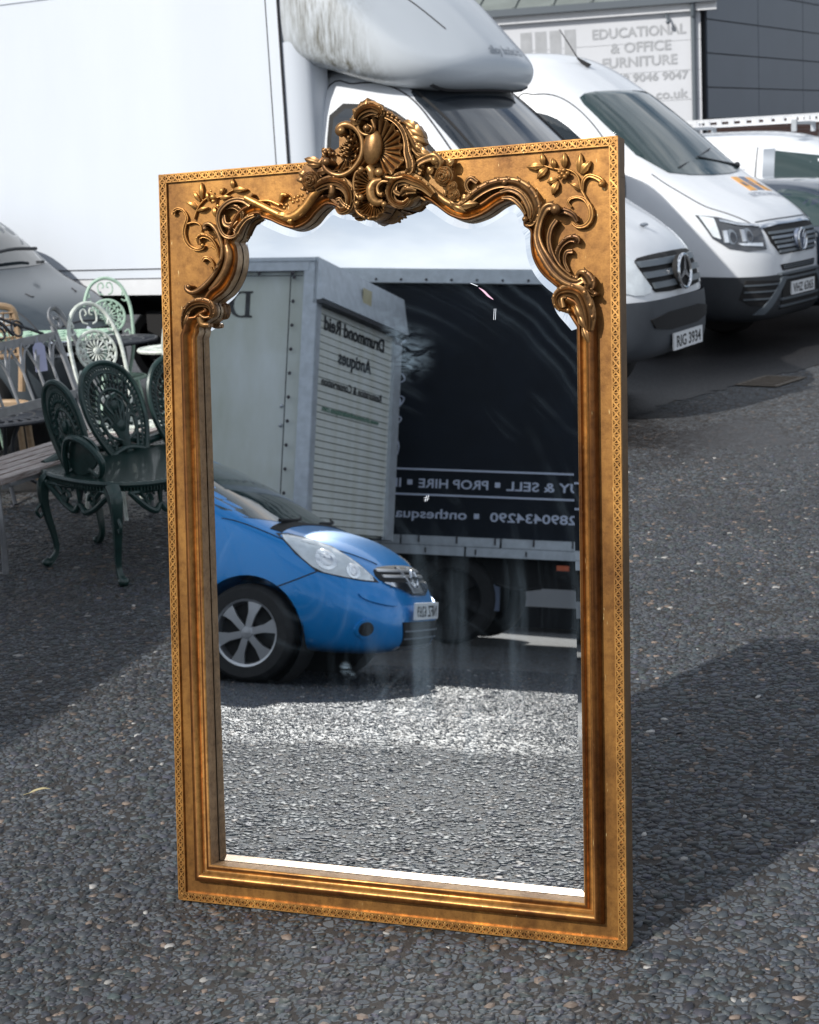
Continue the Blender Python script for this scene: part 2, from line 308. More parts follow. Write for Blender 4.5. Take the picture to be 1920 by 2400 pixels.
class MB:
    def __init__(s): s.V = []; s.F = []
    def addm(s, V, F):
        b = len(s.V); s.V += [Vector(v) for v in V]; s.F += [tuple(b + i for i in f) for f in F]; return s
    def box(s, c, d, rz=0.0, R=None):
        R = R if R is not None else Matrix.Rotation(rz, 3, 'Z'); c = Vector(c); h = Vector(d) * .5
        V = [c + R @ Vector((sx * h.x, sy * h.y, sz * h.z)) for sz in (-1, 1) for sy in (-1, 1) for sx in (-1, 1)]
        return s.addm(V, [(0, 2, 3, 1), (4, 5, 7, 6), (0, 1, 5, 4), (2, 6, 7, 3), (0, 4, 6, 2), (1, 3, 7, 5)])
    def bar(s, a, b, w, h, up=(0, 0, 1)):
        a, b = Vector(a), Vector(b); d = (b - a).normalized(); u = Vector(up); x = d.cross(u)
        if x.length < 1e-4: x = d.cross(Vector((0, 1, 0)))
        x.normalize(); u = x.cross(d)
        V = [p + x * (sx * w / 2) + u * (sy * h / 2) for p in (a, b) for sx, sy in ((-1, -1), (1, -1), (1, 1), (-1, 1))]
        return s.addm(V, [(0, 1, 2, 3), (7, 6, 5, 4), (0, 4, 5, 1), (1, 5, 6, 2), (2, 6, 7, 3), (3, 7, 4, 0)])
    def tube(s, P, r, seg=8, n=4, closed=False, flat=1.0, nrm=None, fl=0, smooth=True, famp=.16):
        rs = list(r) if isinstance(r, (list, tuple)) else [r]
        if smooth and len(P) > 2 and not closed: P = cat_rom(P, n)
        P = [Vector(p) for p in P]; m = len(P); V = []; F = []
        ref = Vector(nrm) if nrm is not None else None; up = None
        for i, p in enumerate(P):
            if closed: t = (P[(i + 1) % m] - P[i - 1])
            else: t = P[min(i + 1, m - 1)] - P[max(i - 1, 0)]
            if t.length < 1e-9: t = Vector((0, 0, 1))
            t.normalize()
            if ref is not None: side = t.cross(ref)
            else:
                if up is None:
                    up = Vector((0, 0, 1)) if abs(t.z) < .9 else Vector((1, 0, 0))
                side = t.cross(up)
            if side.length < 1e-6: side = t.orthogonal()
            side.normalize(); u = side.cross(t).normalized()
            if ref is None: up = u
            rad = interp(rs, i / max(1, m - 1))
            for k in range(seg):
                a = 2 * pi * k / seg; q = rad
                if fl: q = rad * (1 + famp * cos(2 * fl * a + pi))
                V.append(p + side * (cos(a) * q) + u * (sin(a) * q * flat))
        for i in range(m if closed else m - 1):
            j = (i + 1) % m
            for k in range(seg):
                l = (k + 1) % seg; F.append((i * seg + k, i * seg + l, j * seg + l, j * seg + k))
        if not closed: F.append(tuple(range(seg - 1, -1, -1))); F.append(tuple((m - 1) * seg + k for k in range(seg)))
        return s.addm(V, F)
    def ring(s, c, nrm, R, r, seg=28, sseg=8, flat=1.0, e=1.0, x=None):
        c = Vector(c); nrm = Vector(nrm).normalized(); x = (Vector(x) if x is not None else nrm.orthogonal()).normalized(); y = nrm.cross(x)
        return s.tube([c + x * (cos(2 * pi * i / seg) * R) + y * (sin(2 * pi * i / seg) * R * e) for i in range(seg)], r, sseg, closed=True, nrm=nrm, flat=flat)
    def ball(s, c, r, sc=(1, 1, 1), n=10, m=6, R=None):
        c = Vector(c); V = []; F = []
        for j in range(m + 1):
            ph = pi * j / m
            for i in range(n):
                a = 2 * pi * i / n; v = Vector((sin(ph) * cos(a) * r * sc[0], sin(ph) * sin(a) * r * sc[1], cos(ph) * r * sc[2]))
                if R is not None: v = R @ v
                V.append(c + v)
        for j in range(m):
            for i in range(n): F.append((j * n + i, (j + 1) * n + i, (j + 1) * n + (i + 1) % n, j * n + (i + 1) % n))
        return s.addm(V, F)
    def lathe(s, prof, c=(0, 0, 0), axis='z', seg=32):
        c = Vector(c); V = []; F = []
        for (r, h) in prof:
            for k in range(seg):
                a = 2 * pi * k / seg
                if axis == 'z': V.append(c + Vector((cos(a) * r, sin(a) * r, h)))
                else: V.append(c + Vector((cos(a) * r, h, sin(a) * r)))
        for i in range(len(prof) - 1):
            for k in range(seg):
                l = (k + 1) % seg; F.append((i * seg + k, i * seg + l, (i + 1) * seg + l, (i + 1) * seg + k))
        return s.addm(V, F)
    def prism(s, poly, o, u, v, t):
        """2D polygon (a,b) -> o+a*u+b*v, extruded by vector t"""
        o, u, v, t = map(Vector, (o, u, v, t)); n = len(poly); A = [o + u * p[0] + v * p[1] for p in poly]
        tr = tessellate_polygon([[Vector((p[0], p[1], 0)) for p in poly]])
        V = A + [a + t for a in A]; F = [tuple(x) for x in tr] + [tuple(n + i for i in reversed(x)) for x in tr] + [(i, (i + 1) % n, n + (i + 1) % n, n + i) for i in range(n)]
        return s.addm(V, F)
    def build(s, name, m, parent=None, smooth=40, extra=None): 
        o = add(name, s.V, s.F, m, parent, 0)
        bm = bmesh.new(); bm.from_mesh(o.data); bmesh.ops.recalc_face_normals(bm, faces=bm.faces)
        if extra is not None:   # open relief patches: make them face forwards
            vs = [bm.verts.new(v) for v in extra.V]
            for f in extra.F:
                n = (extra.V[f[1]] - extra.V[f[0]]).cross(extra.V[f[2]] - extra.V[f[0]])
                try: bm.faces.new([vs[i] for i in (f if n.z >= 0 else tuple(reversed(f)))])
                except ValueError: pass
        bm.to_mesh(o.data); bm.free()
        if smooth:
            o.data.shade_smooth()
            if smooth < 180: o.data.set_sharp_from_angle(angle=radians(smooth))
        return o

_tc = {}
def text2d(s, size, bold=0.0, spacing=1.0, narrow=1.0):
    k = (s, size, bold, spacing, narrow)
    if k in _tc: return _tc[k]
    cu = bpy.data.curves.new('t', 'FONT'); cu.body = s; cu.size = size; cu.offset = bold; cu.space_character = spacing; cu.resolution_u = 3
    ob = bpy.data.objects.new('t', cu); COL.objects.link(ob); dg = bpy.context.evaluated_depsgraph_get(); me = ob.evaluated_get(dg).to_mesh()
    V = [(v.co.x * narrow, v.co.y) for v in me.vertices]; F = [tuple(p.vertices) for p in me.polygons]
    ob.evaluated_get(dg).to_mesh_clear(); bpy.data.objects.remove(ob); bpy.data.curves.remove(cu)
    w = max(v[0] for v in V) if V else 0; _tc[k] = (V, F, w); return _tc[k]
def lettering(name, s, size, o, u, v, m, parent, th=.002, bold=0.0, spacing=1.0, width=None, center=False, bvh=None, proj=None, off=.006, shear=0.0, fat=0.0):
    """flat print: origin o (left end of the baseline), u reading direction, v up"""
    V2, F, w = text2d(s, size, bold, spacing); k = (width / w) if width else 1.0
    o, u, v = Vector(o), Vector(u).normalized(), Vector(v).normalized(); nrm = u.cross(v)
    P = [o + u * ((a * k) - (w * k / 2 if center else 0) + b * shear) + v * b for a, b in V2]
    if bvh is not None:
        d = Vector(proj).normalized(); Q = []
        for p in P:
            h = bvh.ray_cast(p - d * 3, d); Q.append((h[0] if h[0] is not None else bvh.find_nearest(p)[0]) - d * off)
        P = Q
    elif th: P = [p + nrm * th for p in P]
    if fat:   # heavier strokes: the glyphs again, a hair to each side
        A = [v.copy() for v in P]; F0 = list(F); n = len(A); P = list(A); F = list(F0)
        for i, (a, b) in enumerate(((1, 0), (-1, 0), (0, 1), (0, -1), (.7, .7), (-.7, -.7))):
            P += [q + u * (a * fat) + v * (b * fat) + nrm * (.00025 * (i + 1)) for q in A]; F += [tuple(x + n * (i + 1) for x in f) for f in F0]
    return add(name, P, F, m, parent, 0)

def loft(secs, sub=2, crease=None, capf=True, capr=True):
    """secs: (x, half ring [(y,z)..] bottom centre -> top centre). returns baked V,F"""
    V = []; F = []; K = len(secs[0][1]); n = 2 * K - 2
    for x, pts in secs:
        for (y, z) in pts: V.append((x, -y, z))
        for (y, z) in reversed(pts[1:-1]): V.append((x, y, z))
    for i in range(len(secs) - 1):
        for k in range(n):
            l = (k + 1) % n; F.append((i * n + k, i * n + l, (i + 1) * n + l, (i + 1) * n + k))
    if capr: F.append(tuple(range(n)))
    if capf: F.append(tuple(reversed([(len(secs) - 1) * n + k for k in range(n)])))
    me = bpy.data.meshes.new('b'); me.from_pydata(V, [], F)
    bm = bmesh.new(); bm.from_mesh(me); bmesh.ops.recalc_face_normals(bm, faces=bm.faces); bm.to_mesh(me); bm.free()
    ob = bpy.data.objects.new('b', me); COL.objects.link(ob)
    if sub:
        md = ob.modifiers.new('s', 'SUBSURF'); md.levels = sub; md.render_levels = sub
    return ob
def bake(ob, cuts=()):
    tmp = []
    for (c, r, l, ax) in cuts:
        b = MB().lathe([(0, -l / 2), (r, -l / 2), (r, l / 2), (0, l / 2)], c, 'y', 40)
        me = bpy.data.meshes.new('c'); me.from_pydata([tuple(v) for v in b.V], [], b.F); bm = bmesh.new(); bm.from_mesh(me); bmesh.ops.remove_doubles(bm, verts=bm.verts, dist=1e-5); bmesh.ops.recalc_face_normals(bm, faces=bm.faces); bm.to_mesh(me); bm.free()
        co = bpy.data.objects.new('c', me); COL.objects.link(co); tmp.append(co)
        md = ob.modifiers.new('b', 'BOOLEAN'); md.object = co; md.operation = 'DIFFERENCE'; md.solver = 'EXACT'
    dg = bpy.context.evaluated_depsgraph_get(); me = bpy.data.meshes.new_from_object(ob.evaluated_get(dg))
    V = [v.co.copy() for v in me.vertices]; F = [tuple(p.vertices) for p in me.polygons]
    for t in tmp: bpy.data.objects.remove(t)
    bpy.data.objects.remove(ob); bpy.data.meshes.remove(me)
    return V, F
def shell(name, secs, m, parent, sub=2, cuts=(), smooth=50):
    V0, F0 = bake(loft(secs, sub)); bvh = BVHTree.FromPolygons(V0, F0)
    if cuts: V0, F0 = bake(loft(secs, sub), cuts)
    return add(name, V0, F0, m, parent, smooth), bvh
def basis(d):
    d = Vector(d).normalized()
    if abs(d.z) > .95: return d, Vector((1, 0, 0)), Vector((0, 1, 0))
    u = d.cross(Vector((0, 0, 1))).normalized(); return d, u, u.cross(d).normalized()
def decal(name, P, d, bvh, m, parent, off=.004, step=.06, rnd=0, wall=.012, smooth=60, closed=True):
    """P 3D outline points; laid onto the body along direction d"""
    d, u, v = basis(d); P2 = [Vector((Vector(p).dot(u), Vector(p).dot(v), 0)) for p in P]
    if rnd: P2 = chaikin(P2, rnd)
    bm = bmesh.new(); vs = [bm.verts.new(p) for p in P2]
    try: bm.faces.new(vs)
    except ValueError: pass
    bmesh.ops.triangulate(bm, faces=bm.faces[:], ngon_method='BEAUTY'); bmesh.ops.dissolve_limit(bm, angle_limit=.01, verts=bm.verts, edges=bm.edges) if False else None
    xs = [p.x for p in P2]; ys = [p.y for p in P2]
    for a, lo, hi, n in ((0, min(xs), max(xs), Vector((1, 0, 0))), (1, min(ys), max(ys), Vector((0, 1, 0)))):
        k = max(1, int((hi - lo) / step)); 
        for i in range(1, k):
            c = lo + (hi - lo) * i / k; bmesh.ops.bisect_plane(bm, geom=bm.verts[:] + bm.edges[:] + bm.faces[:], plane_co=n * c, plane_no=n, dist=1e-6)
    for w_ in bm.verts:
        p = u * w_.co.x + v * w_.co.y; h = bvh.ray_cast(p - d * 12, d)
        q = h[0] if h[0] is not None else bvh.find_nearest(p + d * Vector(P[0]).dot(d))[0]
        w_.co = q - d * off
    if wall:
        be = [e for e in bm.edges if len(e.link_faces) == 1]; r = bmesh.ops.extrude_edge_only(bm, edges=be)
        for w_ in [g for g in r['geom'] if isinstance(g, bmesh.types.BMVert)]: w_.co += d * (wall + off)
    bmesh.ops.recalc_face_normals(bm, faces=bm.faces)
    me = bpy.data.meshes.new(name); bm.to_mesh(me); bm.free(); me.materials.append(M[m]); me.shade_smooth(); me.set_sharp_from_angle(angle=radians(smooth))
    return link(bpy.data.objects.new(name, me), parent)
def seam(mb, P, d, bvh, w=.008, off=.002, n=6, closed=False):
    d = Vector(d).normalized(); Q = cat_rom(P, n) if len(P) > 2 else [Vector(P[0]).lerp(Vector(P[1]), i / 8) for i in range(9)]; R = []
    for p in Q:
        h = bvh.ray_cast(p - d * 6, d); R.append((h[0] if h[0] is not None else bvh.find_nearest(p)[0]) - d * off)
    return mb.tube(R, w / 2, 6, smooth=False, closed=closed)
def wheel(parent, x, y, z, r, w=.2, rim='silver', spokes=5, side=1):
    """tyre with rim children; outer face towards side*y"""
    b = MB(); q = r * .69
    b.lathe([(q, -w / 2), (r * .9, -w / 2), (r * .98, -w * .36), (r, -w * .2), (r, w * .2), (r * .98, w * .36), (r * .9, w / 2), (q, w / 2), (q, -w / 2)], (x, y, z), 'y', 36)
    t = b.build('wheel', 'rubber', parent, 35); c = Vector((x, y, z)); yo = side * w * .38
    d = MB().lathe([(q * 1.02, side * w * .46), (q * .93, side * w * .44), (q * .90, side * w * .30), (q * .86, -side * w * .1), (.01, -side * w * .12)], (x, y, z), 'y', 36)
    o1 = d.build('rim', rim, t, 35)
    hb = MB()
    for k in range(spokes):
        a = 2 * pi * k / spokes + .3; e = Vector((cos(a), 0, sin(a))); f = Vector((-sin(a), 0, cos(a)))
        poly = [(.18 * q, -.10 * q), (.55 * q, -.13 * q), (.93 * q, -.26 * q), (.93 * q, .20 * q), (.6 * q, .10 * q), (.18 * q, .10 * q)]
        hb.prism(poly, c + Vector((0, yo - side * .018, 0)), e, f, Vector((0, side * .02, 0)))
    hb.lathe([(.001, yo + side * .006), (.17 * q, yo + side * .004), (.24 * q, yo - side * .01), (.24 * q, yo - side * .03)], c, 'y', 20)
    hb.build('spokes', rim, t, 35)
    bk = MB().lathe([(q * .90, yo - side * .05), (.01, yo - side * .05)], c, 'y', 30); bk.build('brake_disc', 'black', t)
    return t
def split_part(ob, planes, test, name, m, parent, puff=.0):
    """cut a region out of a body shell and make it a part of its own"""
    me = ob.data; bm = bmesh.new(); bm.from_mesh(me)
    for co, no in planes: bmesh.ops.bisect_plane(bm, geom=bm.verts[:] + bm.edges[:] + bm.faces[:], plane_co=Vector(co), plane_no=Vector(no), dist=1e-5)
    sel = [f for f in bm.faces if test(f.calc_center_median())]; b2_ = bm.copy(); ids = {f.index for f in sel}
    bm.faces.index_update(); b2_.faces.ensure_lookup_table(); cs_ = [test(f.calc_center_median()) for f in b2_.faces]
    bmesh.ops.delete(b2_, geom=[f for f, k in zip(b2_.faces[:], cs_) if not k], context='FACES'); bmesh.ops.delete(bm, geom=sel, context='FACES')
    for v in b2_.verts: v.co += v.normal * puff
    bm.to_mesh(me); bm.free(); m2 = bpy.data.meshes.new(name); b2_.to_mesh(m2); b2_.free(); m2.materials.clear(); m2.materials.append(M[m]); m2.update()
    return link(bpy.data.objects.new(name, m2), parent)
def copy_tree(o, parent=None):
    c = o.copy(); COL.objects.link(c)
    if parent is not None: c.parent = parent
    for ch in [x for x in bpy.data.objects if x.parent == o]: copy_tree(ch, c)
    return c
def plate(parent, c, nrm, text, w=.52, h=.111, name='number_plate', tilt=0):
    nrm = Vector(nrm).normalized(); u = Vector((0, 0, 1)).cross(nrm).normalized(); v = nrm.cross(u); c = Vector(c)
    p = MB(); P = chaikin([(-w / 2, -h / 2), (w / 2, -h / 2), (w / 2, h / 2), (-w / 2, h / 2)], 1)
    Q = []
    for a, b in ((-w / 2, -h / 2), (w / 2, -h / 2), (w / 2, h / 2), (-w / 2, h / 2)): Q.append((a, b))
    p.prism(Q, c - nrm * .01, u, v, nrm * .012); o = p.build(name, 'plate', parent, 0)
    lettering('plate_lettering', text, h * .92, c - v * h * .33 + nrm * .002, u, v, 'ink', o, th=.0015, bold=.002, center=True, width=w * .86)
    return o

# ------------------------------------------------------------------ the ground
def sheet(name, x0, x1, y0, y1, z, m, nx=1, ny=1, parent=None):
    V = [(x0 + (x1 - x0) * i / nx, y0 + (y1 - y0) * j / ny, z) for j in range(ny + 1) for i in range(nx + 1)]
    F = [(j * (nx + 1) + i, j * (nx + 1) + i + 1, (j + 1) * (nx + 1) + i + 1, (j + 1) * (nx + 1) + i) for j in range(ny) for i in range(nx)]
    return add(name, V, F, m, parent, 0)
GB = Vector((.43284, 3.47697)); GD = Vector((-.9162, .4007)); GC = Vector((-.10, 3.71))
def gz(x, y):
    """the yard dips gently under the mirror's left foot"""
    s = (x - GB.x) * GD.x + (y - GB.y) * GD.y; r = np.hypot(x - GC.x, y - GC.y); k = np.clip((3.6 - r) / 2.6, 0, 1); k = k * k * (3 - 2 * k)
    q = (x - GB.x) * -.4042 + (y - GB.y) * -.9147; t = np.clip((q - .8) / 2.2, 0, 1); t = t * t * (3 - 2 * t); far = np.clip((60 - np.hypot(x, y)) / 30, 0, 1)
    return -.0254 * np.clip(s, -1.0, 2.2) * k - .005 * k + .0210 * np.maximum(q, 0) * t * far   # the yard rises gently towards the lorries
xs_ = [-300, -60, -45, -30, -20] + [-14 + .2 * i for i in range(120)] + [14, 20, 30, 45, 60, 300]; ys_ = [-300, -60, -45, -30, -20] + [-14 + .2 * i for i in range(125)] + [14, 20, 30, 45, 60, 80, 400]
V_ = [(x, y, float(gz(x, y))) for y in ys_ for x in xs_]; n_ = len(xs_)
tag(add('ground', V_, [(j * n_ + i, j * n_ + i + 1, (j + 1) * n_ + i + 1, (j + 1) * n_ + i) for j in range(len(ys_) - 1) for i in range(n_ - 1)], 'ground', None, 180), kind='structure')
def patch(name, P, z, m):
    P = [Vector((p[0], p[1], 0)) for p in P]; tr = tessellate_polygon([P]); return add(name, [(p.x, p.y, z) for p in P], [tuple(t) for t in tr], m, None, 0)
# newer, darker tarmac where the vans stand, with a ragged edge
ed = [(-2.2, 9.6), (-1.2, 9.9), (0.2, 10.2), (1.1, 10.75), (1.45, 10.9), (1.75, 11.5), (2.1, 11.9), (2.6, 12.5), (3.2, 13.1), (3.9, 14.1), (5, 15.4), (7, 18)]
ed2 = []
for i in range(len(ed) - 1):
    for k in range(12):
        t = k / 12; ed2.append((ed[i][0] * (1 - t) + ed[i + 1][0] * t + random.uniform(-.05, .05), ed[i][1] * (1 - t) + ed[i + 1][1] * t + random.uniform(-.05, .05)))
tag(patch('road', [(-9, 12)] + ed2 + [(9, 22), (4, 24), (-9, 18)], .004, 'fresh_tar'), kind='structure')
c = thing('drain_cover', 'small rusty rectangular drain cover set in the tarmac ahead of the two vans', 'drain cover', (2.74, 12.42, .006), 52)
MB().box((0, 0, .003), (.52, .34, .006)).build('cover_rim', 'cover_iron', c)
g = MB()
for i in range(6): g.box((-.20 + .08 * i, 0, .009), (.035, .26, .006))
g.build('grating', 'cover_iron', c)

def chippings(name, pts, zs=0.0):
    rng = np.random.default_rng(5); n = len(pts); K = 6; T = 48
    # templates: lower ring, upper ring (bevelled)
    tv = np.zeros((T, 2 * K, 3))
    for t in range(T):
        a = np.sort(rng.uniform(0, 2 * np.pi / K * .75, K)) * 0 + np.arange(K) * 2 * np.pi / K + rng.uniform(-.42, .42, K)
        r = rng.uniform(.70, 1.18, K); el = rng.uniform(.52, .95)
        x, y = np.cos(a) * r, np.sin(a) * r * el
        tv[t, :K] = np.stack([x, y, np.full(K, -.18)], 1); tv[t, K:] = np.stack([x * .90, y * .90, .17 + .02 * rng.uniform(-1, 1, K) + .14 * x * rng.uniform(-1, 1)], 1)
    ti = rng.integers(0, T, n); V = tv[ti]
    s = rng.choice([.0060, .0092, .0125, .0165], n, p=[.30, .32, .24, .14]) * rng.uniform(.92, 1.24, n)
    ang = rng.uniform(0, 2 * np.pi, n); ca, sa = np.cos(ang)[:, None], np.sin(ang)[:, None]
    X = (V[:, :, 0] * ca - V[:, :, 1] * sa) * s[:, None] + pts[:, 0:1]; Y = (V[:, :, 0] * sa + V[:, :, 1] * ca) * s[:, None] + pts[:, 1:2]
    tx, ty = rng.uniform(-.10, .10, n)[:, None], rng.uniform(-.10, .10, n)[:, None]
    Z = np.clip(V[:, :, 2] * s[:, None], -.003, .0040) + gz(X, Y) + tx * (X - pts[:, 0:1]) + ty * (Y - pts[:, 1:2]) + .0006
    co = np.stack([X, Y, Z], 2).reshape(-1, 3)
    tri = []
    for k in range(1, K - 1): tri.append((K, K + k, K + k + 1))
    for k in range(K):
        l = (k + 1) % K; tri += [(k, l, K + l), (k, K + l, K + k)]
    tri = np.array(tri); nt_ = len(tri); F = (tri[None] + (np.arange(n) * 2 * K)[:, None, None]).reshape(-1, 3)
    me = bpy.data.meshes.new(name); me.vertices.add(len(co)); me.vertices.foreach_set('co', co.ravel())
    me.loops.add(F.size); me.loops.foreach_set('vertex_index', F.ravel().astype(np.int32)); me.polygons.add(len(F)); me.polygons.foreach_set('loop_start', np.arange(0, F.size, 3, dtype=np.int32))
    me.update(calc_edges=True)
    base = np.array([.042, .048, .056]); v = rng.uniform(.45, 1.6, n)[:, None]; c = base * v * (1 + rng.uniform(-.10, .10, (n, 3)))
    k = rng.random(n); c[k < .045] = np.array([.17, .13, .105]) * rng.uniform(.6, 1.3, ((k < .045).sum(), 1)); c[k > .993] = np.array([.50, .49, .47]) * rng.uniform(.6, 1.2, ((k > .993).sum(), 1)) * .75
    wetp = (pts[:, 1] > 4.6) & (pts[:, 0] < .2) & (np.sin(pts[:, 0] * 2.1 + 1.2 * np.sin(pts[:, 1] * 1.7)) + np.sin(pts[:, 1] * 2.6 + pts[:, 0]) > -.3); c[wetp] *= .62; c *= (1 + .22 * np.sin(pts[:, :1] * 1.3 + 2 * np.sin(pts[:, 1:] * .9)) * np.sin(pts[:, 1:] * 1.7 + 1))
    col = np.ones((n, 2 * K, 4)); col[:, :, :3] = c[:, None]; at = me.color_attributes.new('Col', 'FLOAT_COLOR', 'POINT'); at.data.foreach_set('color', col.ravel().astype(np.float32))
    me.materials.append(M['stones']); return tag(link(bpy.data.objects.new(name, me)), kind='stuff')
rng = np.random.default_rng(3)
def hexpts(x0, x1, y0, y1, p):
    xs = np.arange(x0, x1, p); ys = np.arange(y0, y1, p * .87); X, Y = np.meshgrid(xs, ys); X = X + (np.arange(len(ys)) % 2)[:, None] * p / 2
    P = np.stack([X.ravel(), Y.ravel()], 1); return P + rng.uniform(-.36, .36, P.shape) * p
P = hexpts(-3.0, 3.0, 2.5, 9.8, .0202)
def lump(P, f, ph):  # patchy loss of chippings, as on worn asphalt
    return np.sin(P[:, 0] * f + ph) * np.sin(P[:, 1] * f * 1.13 + ph * 2) + .6 * np.sin(P[:, 0] * f * 2.3 - ph + 1.3 * np.sin(P[:, 1] * f)) * np.sin(P[:, 1] * f * 2.9 + ph)
vis = (rng.random(len(P)) < np.clip((.30 * P[:, 1] + .75 - np.abs(P[:, 0])) / .55, 0, 1))
P = P[vis & (rng.random(len(P)) < (.80 - .16 * lump(P, 3.1, .6)) * np.clip((9.9 - P[:, 1]) / 2.2, 0, 1))]
tag(chippings('gravel', P), 'blue-grey stone chippings bedded in the worn tarmac around the gilt mirror', 'gravel')
D2 = np.array([-.745, -.667]); L2 = np.array([.667, -.745])
Q = hexpts(0.0, 9.0, -2.9, 2.9, .0240); Q = Q[np.abs(Q[:, 1] + .05 * Q[:, 0]) < .95 + .17 * Q[:, 0]]
P2 = np.array([-.1, 3.65]) + Q[:, :1] * D2 + Q[:, 1:] * L2
ok = ~((np.abs(P2[:, 0]) < .30 * P2[:, 1] + .45) & (P2[:, 1] > 2.5)) & (rng.random(len(P2)) < .80 - .16 * lump(P2, 3.1, .6))
tag(chippings('gravel', P2[ok]), 'stone chippings in the tarmac between the mirror and the blue car', 'gravel')
lf = thing('leaf', 'small dry yellowish leaf lying alone on the tarmac at lower left', 'leaf', (-1.128, 4.66, .008), 25)
b = MB(); b.tube([(-.03, 0, 0), (-.01, .004, .004), (.015, .002, .006), (.034, -.004, .002)], [.001, .006, .006, .001], 8, flat=.35); b.build('blade', 'leaf', lf); MB().tube([(-.045, -.003, 0), (-.03, 0, .001)], .0012, 5).build('stalk', 'leaf', lf)
